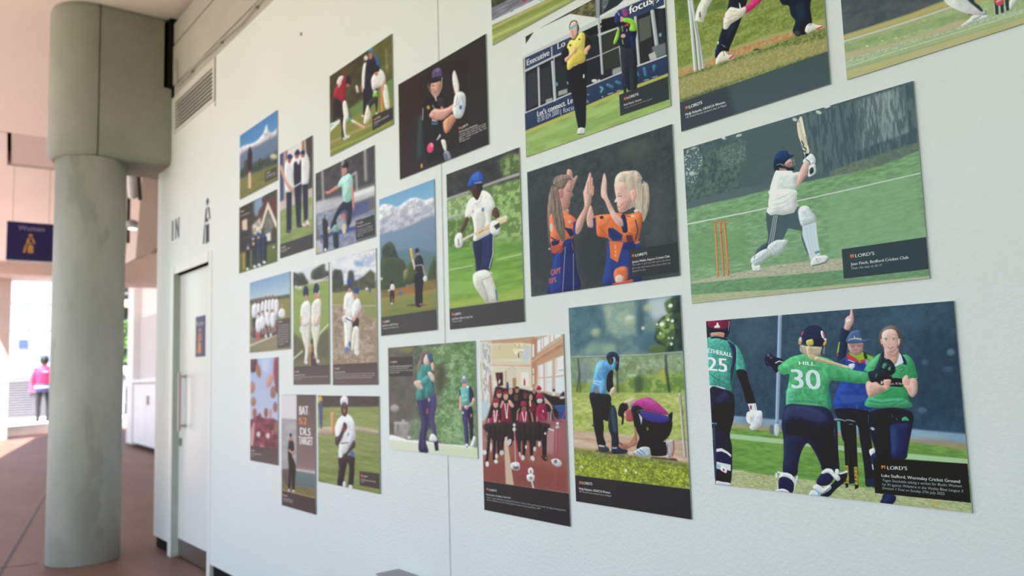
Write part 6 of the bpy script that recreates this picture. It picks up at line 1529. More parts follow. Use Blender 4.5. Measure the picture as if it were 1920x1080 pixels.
make_sheet('longroom', 'tall photo print of children in maroon shirts in a room with a chandelier', (-1.3697, -1.1076, -0.2854, 0.0627), 900, (158.06, 10.47, 10.61, 337.18), 9, """
r cdb09c:
p e5dccf b3:559 12 2778 -8 2693 1265 475 1284
p c9a285 b2 gb98e72:609 25 2732 1 2863 60 2811 166 2219 128 606 83
p d7c9a0 b3:604 106 2219 139 2492 201 2496 484 580 476
p c3cad2 b5:2215 194 2534 246 2491 550 2098 544
p d8ccb2 b3:605 476 2560 551 2555 616 599 568
p c79c82 b3 nd4b498,5,.9,3:599 568 2555 627 2552 670 596 615
p ddd2bc b3:621 638 2552 670 2512 1267 578 1283
l b08a6c b1.5:609 25 1.591 1705 29 1.512 2731 12 1.44
l b58e70 b2:1032 164 1.17 1028 232 1.17
p d6d8d4 b3:-20 19 402 31 553 105 575 545 571 1007 454 1608 -72 1617
p e2e0da b3 nb0aab0,7,1.3,.4:138 47 551 128 557 822 405 1562 11 1569
p b9c070 b1.5:-20 513 54 514 52 1194 -33 1195
p b3cdd4 b3:-9 1476 361 1447 339 1772 13 1943
p a06a54 b3 nb07c64,7,1,.5:454 821 557 822 611 1559 478 1630
p b8876a b2:2593 51 2865 38 2823 662 2753 1049 2702 1136 2544 1136 2558 572
p c59878 b2:2749 424 4002 94 3993 426 2825 641
p a3745c b2 nc49a80,4,1,4 a.8:2790 489 3997 177 3997 240 2794 554
l d3ab8c b1.5:2559 561 2.537 3196 368 2.461 4000 136 2.367
l b58468 b1.5:2787 532 1.434 3993 240 1.352
p e6e8ea b1.5:2870 92 3019 64 3001 321 2852 361
p e6e8ea b1.5:3063 55 3130 42 3125 260 3052 290
p e6e8ea b1.5:3166 37 3395 2 3406 161 3160 250
p e6e8ea b1.5:3459 4 3588 -2 3580 124 3458 152
p e6e8ea b1.5:3631 -1 3905 -2 3910 40 3637 94
p dcdfe2 b1.5:2621 172 2721 164 2703 445 2602 464
p e9e3dc b1.5:2613 703 2668 693 2669 812 2606 816
p e9e3dc b1.5:2603 855 2667 844 2654 1050 2590 1050
p e4e6e8 b1.5:2860 652 3092 618 3082 900 2851 910
p e4e6e8 b1.5:2841 931 3080 925 3071 1198 2832 1200
p e4e6e8 b1.5:3172 598 3496 543 3474 880 3152 900
p dfe4e8 b1.5:3160 921 3463 912 3441 1238 3141 1198
p e6e9ea b1.5:3626 514 3979 447 3964 861 3602 880
p dbe6ea b1.5:3600 912 3978 892 3979 1254 3578 1237
l e6b8a0 b2 a.6:2912 674 2.137 2887 1178 2.136
l e6b8a0 b2 a.6:3246 603 2.103 3195 1176 1.753
l e8a890 b2 a.7:3680 525 2.402 3647 839 2.06
l 8e9a9e b1.5 a.8:3770 766 1.706 3958 758 1.69
l a9c0cc b2 a.8:3240 1017 1.05 3435 1006 1.04
p 3a2628 b2:790 777 1167 775 1157 1075 870 1098
p 6b3a34 b2:890 801 1015 802 997 1075 897 1075
e d8d4d2 b1.5:978 984 1.949 4.288 20
p d8ccb8 b2:1369 691 1616 649 1851 707 1826 1095 1343 1097
l c8a888 b1:1417 714 0.9558 1617 626 0.9472 1803 718 0.9387
p b08058 b2:1647 906 1814 907 1799 1140 1641 1140
p e8e2dc b2:2059 782 2408 778 2410 1083 2038 1106
p c83a50 b1.5 s:2172 984 2190 919 2222 930 2254 1006 2226 1083 2158 1061
l b48a6a b2:1317 736 1.92 1300 1142 1.919
e 2f3f80 b1.5:1382 1097 2.295 6.884 0
e 3a3236 b1.5:1383 1013 1.53 1.53 0
p e3dfdc b2:640 961 829 956 871 1087 692 1110
l b0a084 b1:1991 33 0.5596 1974 431 0.5593
e dccfae b1.5:1983 148 7.834 2.984 0
e d3c4a2 b1.5:1973 299 11.19 3.357 0
p c9b994 b2 nf0e6c8,4,1.4:1714 248 2257 261 2227 370 1967 398 1732 349
p c9b994 b2 nf4ead0,4,1.4:1796 105 2183 116 2158 203 1814 195
l 4a4034 b1:1980 343 1.678 1973 442 1.491
p b08a80 b4:-23 2084 286 1796 451 1654 557 1606 508 2343 -14 2364
p 9c6c66 b4:2486 1657 4050 1542 4004 2243 2443 2308
p 2c2a2e b2:2986 1220 3394 1301 3982 1337 3991 1502 3465 1521 3213 1430
p 3a383c b2:3294 1514 3594 1509 3660 1779 3967 1874 3961 1956 3354 1913
p 2f56a0 b1.5:3465 1521 3992 1498 3983 1626 3712 1636
p 2a4a8c b1.5:3691 1632 3983 1626 3972 1791 3681 1778
p 262a34 b1.5:3456 1532 3691 1632 3681 1778 3496 1699
e 3a3234 b1.5:3522 1185 2.07 2.76 0
e e3dcd8 b1.5:3509 1258 2.761 3.796 0
p 33302f b1.5 s:3732 1340 3907 1214 3968 1234 3940 1337
e d4cdc8 b1.5:3857 1338 4.408 2.373 0
p 6a3a40 b3:3449 1763 3986 1894 3980 1976 3349 1976
l b0566e b.8:3416 1617 1.385 3492 1762 1.379 3656 1841 1.538 3827 1795 1.526 3983 1626 1.346
l c9c4c4 b1:3378 1554 1.388 3328 1977 1.389
l d5d3d2 b1:3239 2011 2.442 3453 2025 2.761
p 2a2528 b2.5 s:740 1144 946 1098 1291 1142 1870 1139 2517 1202 2875 1221 3088 1347 3097 1857 3072 2239 249 2353 454 1608 563 1514
e c99688 b1.2:948 1291 5.069 6.239 0
p 8f2440 b1 s:812 1213 966 1166 1078 1211 1061 1252 834 1258
e cf9a8c b1.2:1279 1322 4.8 7.68 0
p 96294a b1 s:1161 1233 1287 1201 1383 1227 1381 1265 1173 1274
e cb9486 b1.2:1521 1208 4.178 6.457 0
e a97a68 b1.2:1840 1173 3.743 6.362 0
p 2a2528 b1:1753 1107 1929 1106 1941 1139 1751 1151
e 6a443c b1.2:1785 1351 4.125 6.375 0
e 64403a b1.2:2224 1313 4.04 5.51 0
p 7d2238 b1:2145 1248 2240 1221 2353 1257 2328 1286 2152 1281
e c08e7c b1.2:2475 1343 3.266 6.169 0
e a87668 b1.2:2644 1201 3.241 5.402 0
e c8968a b1.2:2859 1199 3.564 4.99 0
p a5284a b1 s:2755 1146 2849 1082 2961 1124 2976 1167 2766 1179
p d89c90 b1.5:966 1553 1085 1415 1197 1436 1140 1550 987 1609
p 87213c b1.2 s g74202f:1076 1551 1219 1481 1462 1500 1523 1678 1551 1989 1378 2039 1043 2039 1024 1801
p d8a597 b1.2 s:1394 1433 1493 1410 1677 1541 1602 1587 1460 1533
p 2d2529 b1.5:1602 1587 1944 1448 1939 1889 1620 2031
l e3dede b1:1218 1492 1.924 1285 1817 1.916
l e3dede b1:1375 1490 1.91 1295 1817 1.915
e ded9d0 b1:1306 1806 1.723 2.106 0
e d3a294 b1.2:757 1511 5.306 7.468 0
p a0284c b1 s:619 1444 752 1355 902 1383 932 1462 642 1478
p a3244e b1.2 s:433 1770 603 1674 908 1668 974 1803 912 1986 800 2160 468 2172 359 2095
p 2c262a b1.2 s:448 1700 555 1629 572 1766 490 1837 388 1817
p 2c262a b1.2 s:886 1623 997 1689 970 1871 884 1873
l d3a090 b1:359 1864 3.598 258 2214 2.808
l d3a090 b1:923 1895 3.117 919 2258 2.724
l e3e0e2 b1:656 1650 2.171 671 2039 2.363
l e3e0e2 b1:819 1647 2.155 682 2027 2.362
e dcd8da b1:673 2016 2.166 3.151 0
l e0c0c8 b1 a.7:571 1778 1.188 902 1759 1.17
e 8a5c4c b1.2:2140 1610 4.789 6.631 0
p a52a50 b1 s:2009 1535 2014 1458 2134 1424 2261 1455 2266 1520 2149 1544
p a0284a b1.2 s:1927 1713 2118 1654 2302 1683 2372 2007 2228 2099 1995 2107 1889 1935
l b98070 b1:1800 1849 3.367 1835 1671 2.99 1911 1603 2.235
l b98070 b1:2540 1872 3.25 2485 1679 2.898 2398 1616 2.183
l e3dedf b1:2047 1667 1.85 2145 1949 1.839
l e3dedf b1:2248 1662 1.832 2164 1948 1.838
l d8b0a0 b1 a.8:1979 1998 1.112 2329 1965 1.459
e c9c2c2 b1.5:2885 1414 5.335 4.98 0
p ad2852 b1 s:2734 1329 2783 1260 2918 1246 3024 1305 3021 1358 2754 1368
p 8a2040 b1.2 s ga02a5a:2742 1544 2947 1477 3187 1494 3195 1706 3141 1856 2830 1907 2682 1782
p b02c78 b1.5 s:2763 1909 3141 1856 3211 1980 3149 2067 2907 2076 2757 1995
l d6a393 b1:3398 1575 3.813 3277 1451 3.489 3130 1368 2.812
p 26262b b1.2 s:3145 1474 3316 1513 3373 1618 3199 1642
l e6dde0 b1:3005 1604 0.8834 3024 1646 2.471
l b0706a b1 a.8:2909 1713 1.065 3058 1794 1.409
p c08e84 b1.5:2696 1760 2759 1759 2729 2082 2675 2084
p 6f2038 b1.5 s:2364 1442 2679 1481 2668 1654 2441 1658
l e8dcb0 b1.2:2434 1420 2.545 2449 1528 2.542
p a4604f b3 g8f5550 v.05,8:-16 2390 1212 2339 4005 2224 3993 3322 -25 3333
p b07870 b6 a.8:15 1922 382 1912 227 2681 -20 2856
p 9c6264 b6:2834 1845 4032 1812 3998 2635 3056 2475
p c29896 b8 a.6:3134 1964 3644 2031 3395 2585 2968 2480
p 8e4844 b8 a.6:3 2901 2136 2781 3878 2889 3978 3251 3 3297
p cdb49c b1.5:1123 2185 1271 2180 1402 2778 1545 3325 1147 3320 1130 2680
p e8d9c8 b5 a.7:1152 2116 1276 2112 1255 2427 1133 2410
p 3a2e30 b3 s:275 1961 3096 1880 3126 2091 2808 2231 2176 2191 1222 2181 312 2191
l 2c282b b1.2:425 2049 7.966 318 2492 6.394 206 2844 5.216
l 2c282b b1.2:656 2042 7.883 627 2478 6.306 581 2789 4.734
l 2c282b b1.2:904 2102 7.014 832 2446 6.638 820 2628 5.076
l 2c282b b1.2:1161 1981 11.56 1038 2346 7.739 973 2575 5.041
l 2c282b b1.2:1477 2016 8.351 1456 2329 6.832 1426 2420 4.939
l 2c282b b1.2:1908 2002 9.3 1833 2424 6.71 1868 2598 4.835
l 2c282b b1.2:2072 1997 11.07 2116 2389 6.989 2053 2633 4.792
l 2c282b b1.2:2370 2031 7.277 2437 2397 6.882 2422 2636 4.708
l 2c282b b1.2:2646 1979 8.978 2581 2283 6.118 2572 2413 4.318
l 2c282b b1.2:2998 2032 12.35 3020 2371 8.099 3005 2584 7.042
l 2c282b b1.2:1232 2024 11.52 1220 2204 7.678
l 2c282b b1.2:2783 1932 10.7 2805 2274 5.34
p c99a8a b2 a.7:434 2302 511 2299 462 2646 359 2651
e dfe0e2 b1:222 2919 3.607 5.611 0
e dfe0e2 b1:680 2836 3.927 3.927 0
e d8dadc b1:98 2652 4.437 4.841 0
e d8dadc b1:713 2713 2.746 5.099 0
e d8dadc b1:446 2509 1.987 7.947 0
e c8cacc b1:985 2620 4.263 5.038 0
e c8c8cc b1:1381 2366 3.808 6.855 20
e d3d5d8 b1:2013 2683 3.323 5.17 0
e d3d5d8 b1:2465 2672 3.614 5.059 -20
e d0d2d6 b1:2578 2466 2.518 4.316 0
e d0d2d6 b1:2800 2349 2.492 5.34 0
e c8caca b1:1867 2621 2.232 5.207 0
e dcdee0 b1:2182 2441 1.833 3.666 0
p 3a3436 b1 s:2849 2613 3005 2584 3135 2609 3108 2684 2998 2701
l dfe0e2 b1:3045 2645 1.054 3111 2631 1.051
e d8d8da b1:3080 2114 1.757 2.46 0
l b9a8a8 b1:1651 2010 1.883 1657 2919 2.251
e dcdcdc b1:1653 1970 2.636 3.012 0
e c8c8cc b1:1642 2066 3.389 3.766 0
p d0d0d2 b1 s:1432 2843 1666 2797 1854 2819 1845 2952 1653 2985 1439 2954
p 6e6464 b1.5 s:1563 2902 1802 2888 1775 2945 1583 2957
e e8e6e6 b1:1652 2864 3.379 2.252 0
l b53a58 b.8 s:1669 2165 2.256 1746 2450 2.433 1899 2839 2.597 2073 3036 2.942 2233 3069 2.555
e e2e2e0 b1:2364 2959 5.079 6.893 0
e 8d8d88 b1:2363 2974 1.451 3.628 0
p d9d8d8 b1 s:2188 3050 2509 3029 2514 3147 2384 3195 2203 3169
e 8d8888 b1:2367 3114 2.538 2.9 0
l cfcfcf b1:2407 3198 2.894 2458 3312 3.246
e d8d8da b1:3628 1886 2.396 2.567 0
e bcbcc0 b1:3614 1965 3.424 3.082 0
l a84a60 b.8:3518 2004 2.064 3442 2520 1.723 3529 2609 2.059
l a84a60 b.8:3637 2000 2.052 3574 2575 2.054
l b0566c b.8:3708 2008 1.363 3844 2169 1.353 3971 2246 1.344
p c9c8c8 b1 s:3304 2663 3562 2628 3734 2691 3729 2764 3550 2801 3362 2754
p 6e6868 b1:3432 2666 3539 2650 3534 2723 3428 2729
l a8585c b3 a.6:3507 2808 2.402 3441 3167 2.751
l dcdad8 b1:3239 2013 2.442 3452 2038 2.761
p 363538 b.4:-131 3327 4054 3323 4068 4039 -125 4050
p e0703c b.6:138 3482 237 3477 234 3525 140 3530
t d6d6d6 w1:275 3536 664 3527 46|LORD'S
t cfcfcf w1.1:127 3647 1355 3634 39|Mark Sheaver, Dunkley Cricket Club
t b0b0b0 i w.4:134 3708 3845 3697 35|Under 11s girls celebrating winning the ECB Girls U11 final at The Long Room at Lord's, an image showing how far
t b0b0b0 i w.4:130 3762 2729 3757 35|women's cricket has come since the introduction of women into the Long Room in 1999
""")
make_sheet('hug', 'photo print of two players in teal shirts hugging before green trees', (-1.7570, -1.3885, -0.1831, 0.0638), 900, (162.97, 4.82, 3.70, 203.92), 10, """
r 6c7468:
p 5f6458 b5 n7a8c68,12,1.2 v.1,6:-46 -86 4076 -3 3960 3697 -151 3710
p 6c6660 b10 n5f5c58,16,1:13 8 1345 80 1348 1886 1250 3387 -25 3566
p 7fa074 b6 n5e8452,8,1.6 v.14,4:2758 76 4030 33 3962 3621 3134 3693 2456 3507 2680 2680 2442 2282 2617 1461
p 6a8a60 b6 n9cba88,9,1.5,1,-.08:2044 118 2955 87 3214 1063 2515 1542 2333 839
p 8fb07c b5 n6b9160,8,1.6 v.12,4:2185 2372 3364 2333 3513 3543 2304 3519
p 48483c b8 a.8:2334 798 2741 647 2815 1461 2350 1955
p 8a9a84 b4 n6f8566,7,1.5,1 a.9:987 2844 1649 2727 1626 3530 967 3537
p a49a9a b4 n7e7a78,8,1.2:292 2922 987 2844 1079 3528 334 3540
e b9b4c0 b3:730 2878 3.194 3.194 0
l c0bcc0 b3:291 2967 3.271 927 2955 2.256
l b8b4b8 b3:319 3010 2.333 308 3409 2.331
e a8a4a6 b4:307 2389 9.354 7.015 0
e dcd8d8 b2:1013 3490 3.139 2.69 0
p 7c7a4c b5 n8a8858,7,1:666 43 1401 62 1060 283 663 176
p e4e4e0 b3 s:-85 3534 568 3514 966 3580 1731 3564 2452 3610 3962 3640 4078 4144 -115 4603
p dfe2cc b3 gd3d8c0:-88 3638 2044 3622 3962 3640 4078 4144 -115 4603
p d2ddba b6 a.7:2299 3684 4004 3693 3995 4000 2289 4012
p 34315c b1.5 s:1427 2013 1884 1963 1979 2295 1915 3049 1811 3558 1920 3965 1479 3964 1523 3368 1615 2982 1549 2478
p 4a477e b1.5 s:1964 1920 2202 1792 2317 1873 2315 2285 2226 2701 2267 3029 2319 3354 2156 3324 2066 2875 2001 2461
p 3a3664 b3 a.7:1801 2090 2089 2126 2061 3041 1850 3137
p 28253c b1.5:2176 3529 2365 3515 2385 3860 2242 3894
l 5a5696 b3 a.6:1559 2138 3.056 1722 2977 3.02 1671 3820 3.021
p 3f8f8c b1.2 s:1517 775 1709 674 1841 721 1913 996 1880 1206 1985 1229 1952 1459 1870 1543 1857 1984 1399 2035 1495 1543 1445 1372 1482 1030
p 3a8a86 b1.2 s:1787 761 2026 726 2149 960 2212 1460 2254 1750 1990 1919 1858 1963 1846 1459
p 57aaa4 b3 s a.7:1542 861 1706 780 1723 1120 1581 1373
p 2c6e74 b3 a.7:1808 952 1964 1039 2004 1459 1844 1543
l 2f6e72 b2 a.8:1889 1795 2.144 2155 1626 2.112
l 2b3550 b1.2:1692 1628 1.519 1724 1986 1.731
l 2b3550 b1.2:2147 1043 1.694 2182 1584 1.266
p 4a9a98 b1.2 s:1636 1331 1962 1123 2036 1250 1899 1459 1659 1479
p d8b3aa b1.2 s:1336 1350 1610 1322 1643 1458 1710 1564 1707 1670 1519 1628 1332 1500
p dcbab2 b1.2 s:1964 1039 2121 1022 2270 1211 2266 1356 2163 1368 2038 1208
p 6f5f5c b1.2 s:1607 479 1667 290 1856 214 2012 306 1979 536 1817 656 1707 738 1602 671
p 8c7a70 b1.5 s:1489 817 1605 564 1682 694 1537 1031
p e0c0b8 b1.2 s:1794 529 1905 364 2009 411 2055 622 1946 766 1789 677
p 3f5a82 b1.2 s:1957 388 2064 308 2192 398 2211 628 2079 686 2005 537
p dab0a4 b1.2 s:2131 709 2224 691 2271 838 2226 982 2150 918
p e4e4ea b1.2 s:2027 3333 2132 3276 2258 3338 2329 3517 2046 3560 1970 3504
p d8dce6 b1.2:2242 3894 2369 3862 2371 3972 2239 3968
l 8a7ac0 b1:2046 3560 1.479 2277 3554 1.459
p d0603c b1:1872 2382 1936 2359 1929 2568 1867 2550
e c8b898 b1:1997 2044 1.49 3.407 0
p 2e2a48 b1.2 s:3421 2292 3737 2205 3866 2433 3838 3323 3747 3349 3694 2868 3642 2637 3650 3531 3534 3580 3484 2958
p 45407c b1.5 s:3420 2332 3619 2325 3623 2950 3628 3533 3535 3560 3508 2956
p 5bb4b0 b1.2 s:3362 1621 3575 1522 3735 1542 3778 1620 3716 2166 3507 2231 3424 2213 3402 1858
p 2b3352 b1.2 s:3734 1561 3846 1620 3918 1890 3831 2086 3741 2088
p 7cc9c4 b3 a.7:3408 1661 3572 1621 3562 1935 3445 1976
p e8eae8 b1:3630 1534 3749 1542 3710 1620 3628 1601
p 2c3f50 b1:3327 1701 3375 1661 3401 1898 3340 1899
p d9a99e b1.2 s:3339 1919 3424 1917 3420 2332 3362 2413 3317 2335
p d9a99e b1.2 s:3881 1930 3967 2044 3874 2162 3689 2284 3641 2371 3514 2289 3531 2210 3692 2206 3808 2106
l c8ccc8 b1:3503 2046 2.335 3629 2012 1.931
e c9e0dc b1 a.7:3463 1858 1.367 1.952 0
e c9e0dc b1 a.7:3597 1848 1.355 2.323 0
e d4a094 b1.2:3553 1483 4.276 6.803 0
p 7f94b4 b1.2 s:3430 1404 3454 1246 3549 1168 3639 1248 3662 1405 3532 1424
e dfe4ea b1:3537 1247 1.947 2.726 0
l 5a4a4c b1:3485 1443 0.9761 3615 1436 0.9684
e dcd8d4 b1:3453 2468 1.56 2.729 0
e d88a50 b1:3794 2552 1.336 3.435 0
p e8e8ec b1.2 s:3716 3603 3790 3423 3863 3244 3938 3277 3933 3412 3829 3613
p e4e6ea b1.2 s:3510 3621 3536 3533 3628 3533 3639 3618
p 45413f b.5:51 372 1264 413 1248 1155 42 1152
p e06044 b.7:83 535 144 537 142 609 81 607
t dcdcdc w1.4:178 606 463 611 67|LORD'S
t dcdcdc w1.4:77 770 1203 787 63|Laura Pitman, Northumberland Under 13s
t bdb9b8 i w.6:81 846 1044 857 54|Two girls embrace after taking the
t bdb9b8 i w.6:78 932 1232 944 54|first wicket and celebrate as a team when
t bdb9b8 i w.6:82 1017 581 1018 54|bowled out in Wales
""")
make_sheet('bluehelmet', 'tall photo print of a bright blue helmeted player walking across grass with a bat', (-1.4809, -1.2189, 0.0931, 0.4437), 800, (137.51, 8.03, -32.50, 307.45), 11, """
r 66764c:
p 4a4a48 b4 n3a3c3c,12,.7:-62 -96 4067 -73 4050 862 2434 663 -42 629
p 5d6f48 b5 n8aa46a,7,1.5:2950 123 3608 61 4050 181 4043 563 3206 560
l a9aaa4 b3:-43 653 5.306 1321 644 4.286
l a9aaa6 b3:2140 628 4.819 3015 618 5.289 4039 626 6.296
p 6f8a4c b5 n9cc078,7,1.5:2627 692 4058 736 4000 2285 2635 2145 2384 1501
p 7f9c62 b5 nb2cc96,7,1.4:12 685 1422 696 1620 861 951 1602 23 1591
l a4a8a0 b3:-34 1147 4.529 1081 1179 4.313
p 5f7c40 b5 n86a862,7,1.5:-14 1206 1492 1300 1451 2022 -29 1941
p 7a9a50 b4 a.7 n99b86c,7,1:2358 1940 4060 2041 4052 2291 2342 2202
p 6fa048 b4 g86b048 v.10,6,4:-28 1917 1554 2033 4060 2167 4025 3489 2838 3465 -17 3466
p a9bb58 b5 a.7:-7 3280 2849 3286 4044 3202 4025 3489 2264 3508 -17 3466
p 8fbb60 b5 a.7:16 2815 1909 2870 1493 3105 0 3141
l c4d8ae b1.5:-23 2483 1.866 1425 2494 1.751
l c4d8ae b1.5:2710 2478 1.65 4032 2464 1.549
p 2b3766 b1.2 s:1510 1893 2465 1775 2598 1966 2524 2395 2314 2683 1667 2717 1584 2396
p 252c4a b1.5 s a.9:1510 1893 1963 1941 1820 2685 1637 2714 1559 2304
l dcdfe6 b.8:2575 1876 1.335 2530 2309 1.333 2316 2639 1.343
p dcdcd6 b1.2 s:1433 2720 1922 2649 2311 2726 2580 3052 2701 3405 2650 3471 2316 3459 1886 3265 1498 3016
p c9c6be b2 s:1428 2809 1909 2870 2267 3456 2074 3435 1692 3164
l aeaca6 b1.2:1908 2892 1.707 2498 2829 1.662
l 3f5ab0 b1:2629 3185 2.305 2690 3426 2.293
l dfdfdc b1:2310 2748 2.013 2464 2761 1.998
p e9eae8 b1.2 s:1077 1248 1108 1067 1309 864 1727 785 2084 723 2424 840 2654 1049 2745 1282 2590 1306 2486 1425 2524 1606 2464 1797 1967 1875 1663 1909 1481 1867 1556 1626 1441 1294 1264 1294
p cfd0d0 b3 s a.7:1599 1223 2010 1141 2189 1477 1976 1719 1625 1679
l b9babb b1.2 a.7:1612 997 1.757 1918 993 1.733 2028 828 1.727
e 6f86b8 b1.2:2067 1193 2.75 4.125 0
e cfa0a8 b1:1520 1167 1.41 2.82 0
p 5f443a b1.2 s:1076 1271 1263 1308 1062 1523 843 1636 716 1599
p 5f443a b1.2 s:2542 1300 2768 1219 2946 1417 2866 1494 2630 1443
p 4a332b b1.2 s:1483 544 1790 566 2038 649 1981 776 1770 918 1523 756
p 2f55b8 b1 s:1246 476 1445 284 1656 217 1912 221 2125 368 2096 522 1639 521 1432 522
p 4a74d8 b3 s a.6:1548 301 1859 258 1952 409 1644 430
p 2d2c30 b1:1721 520 2046 514 2086 701 1833 709
l d0d0d0 b1:1642 476 1.058 2026 511 1.732
l d9d2c4 b1:855 1799 4.334 1571 1718 4.2
p e2c8a0 b1:1572 1709 1981 1639 2574 1568 3242 1477 3350 1512 3278 1632 2568 1677 1972 1786 1668 1820
l d8a060 b1:2176 1698 1.362 2569 1664 1.338
p e9e0cc b1.2:2770 1504 3287 1491 3330 1539 2860 1581
l 5f5a58 b.8 a.8:1824 1738 1.384 2078 1686 1.369
p e3e6e8 b1.2 s:404 1727 575 1606 843 1636 881 1917 663 1978 449 1919
l 4a5058 b1:621 1751 1.46 666 1918 1.455
p e0e3e4 b1.2 s:2459 1554 2815 1554 2963 1746 2842 1884 2462 1819
p 3a3e40 b1.2:2617 1661 2906 1608 2946 1722 2754 1765
p 474648 b.4:5 3476 4008 3480 3999 4000 0 4000
p e0603c b.6:132 3590 252 3592 260 3657 139 3655
t d9d9d9 w1:282 3658 670 3655 60|LORD'S
t cfcfcf w1:134 3761 1333 3765 51|Janet Noon, Bedford Cricket Club
t b4b4b4 i w.3:130 3826 725 3826 41|The focus is tight!
""")
make_sheet('mountain_r', 'tall photo print of a batter in black raising a bat below snowy mountains', (-1.7906, -1.5325, 0.0952, 0.4443), 800, (103.67, 4.92, -24.49, 268.28), 12, """
r 6f8ca4:
p 6fa8d8 b3 g86b8dc:3 -27 4023 -11 3991 664 -18 401
p dfe0e8 b3 s nb4b6c8,8,1.3:-10 240 767 236 1180 369 1590 397 2128 315 2711 318 3394 486 3974 516 3978 954 3495 943 2741 1050 1960 1060 1147 1071 9 1050
p c8c8d8 b4 n9fa6bc,8,1.2:-28 615 1172 551 2237 787 3991 664 4034 1009 2486 1020 1420 1102 9 1050
p 7c93b4 b5 g6d8aa4:-19 1036 870 1040 1959 1086 2996 1006 3979 930 3980 2167 -27 1799
p 5f808e b5:1393 1670 2709 1724 3989 1974 4011 2266 1366 2238
p 607c80 b5:1516 1941 3987 2022 4002 2459 1497 2353
p 4a5444 b3 s n39443a,7,1:129 1599 283 1401 785 1336 1127 1487 1516 1941 1782 2016 1786 2479 222 2676 10 2554
p 46503c b3 s:46 1806 1784 1965 1880 2742 78 2666
p 4e5a3a b3 s:1765 2374 2041 2142 2371 2070 2618 2293 2602 2643 1819 2635
p 8a8a4c b3 s:1796 2274 2102 2249 2027 2446 1826 2482
p 4a563c b3 s:3421 2509 3677 2236 3960 2092 4012 2750 3531 2762
p 8c7440 b3 n7a6a3c,7,1,2:78 2666 1479 2713 2663 2698 4017 2653 4022 3040 65 2933
p a4703e b3:1067 2736 2533 2738 2524 2939 1060 2892
e 4a70a0 b1.5:1526 2881 4.877 4.181 0
p 7f8c4a b2 g72803f n8f8a50,7,.8,4:65 2933 2134 2963 4003 2942 4001 3498 39 3466
p a08c4c b3 a.8:66 2906 4004 2918 4000 3015 62 2986
p 4e5a34 b2:1990 3219 2637 3237 3383 3316 2634 3307 1989 3249
p 26262e b1 s:2573 2440 3081 2382 3196 2589 3095 2879 3038 3301 2610 3276 2579 2842
p 30303a b1 s:2592 2039 2827 1921 3075 1984 3190 2193 3118 2385 2629 2344
l b98a70 b1:3125 2237 2.62 3274 2497 2.603
l c9a08c b1:2554 2287 2.68 2537 2110 2.347
p d8d8d8 b1 s:3148 2561 3359 2528 3414 2655 3192 2663
e 2c3250 b1:2769 1795 3.656 4.986 0
e a8786a b1:2803 1884 2.323 2.987 0
l d0a850 b.8:2349 1713 5.407 2464 2028 5.044
l d8c8b8 b.8:2464 2028 4.036 2557 2237 2.68
l b8b4b8 b1:2636 2194 1.67 3089 2209 1.64
e d85060 b1:2952 3266 2.305 2.305 0
p 33302e b1 s:762 2714 1040 2734 1051 3074 940 3083 894 2881 828 3086 733 3028
p dcd8d4 b1 s:764 2662 868 2554 1074 2606 1095 2738 789 2727
e 33302e b1:883 2513 2.5 3.215 0
e dcd8d8 b1:868 3120 2.143 1.428 0
e d8d0cc b1:676 2729 2.159 1.799 0
e c05040 b1:1025 3036 1.42 2.84 0
e dcd8d0 b2:93 2346 2.208 2.944 0
p 4a4648 b.4:10 3465 3979 3463 4013 3995 -1 4000
p e0603c b.6:121 3577 237 3578 248 3637 133 3637
t d9d9d9 w1:277 3638 661 3635 64|LORD'S
t cfcfcf w1:113 3737 1322 3739 53|Bob Barrow, UKAF Women
t b0b0b0 i w.4:124 3812 1346 3812 43|Preparing for the Himalayan tour
""")
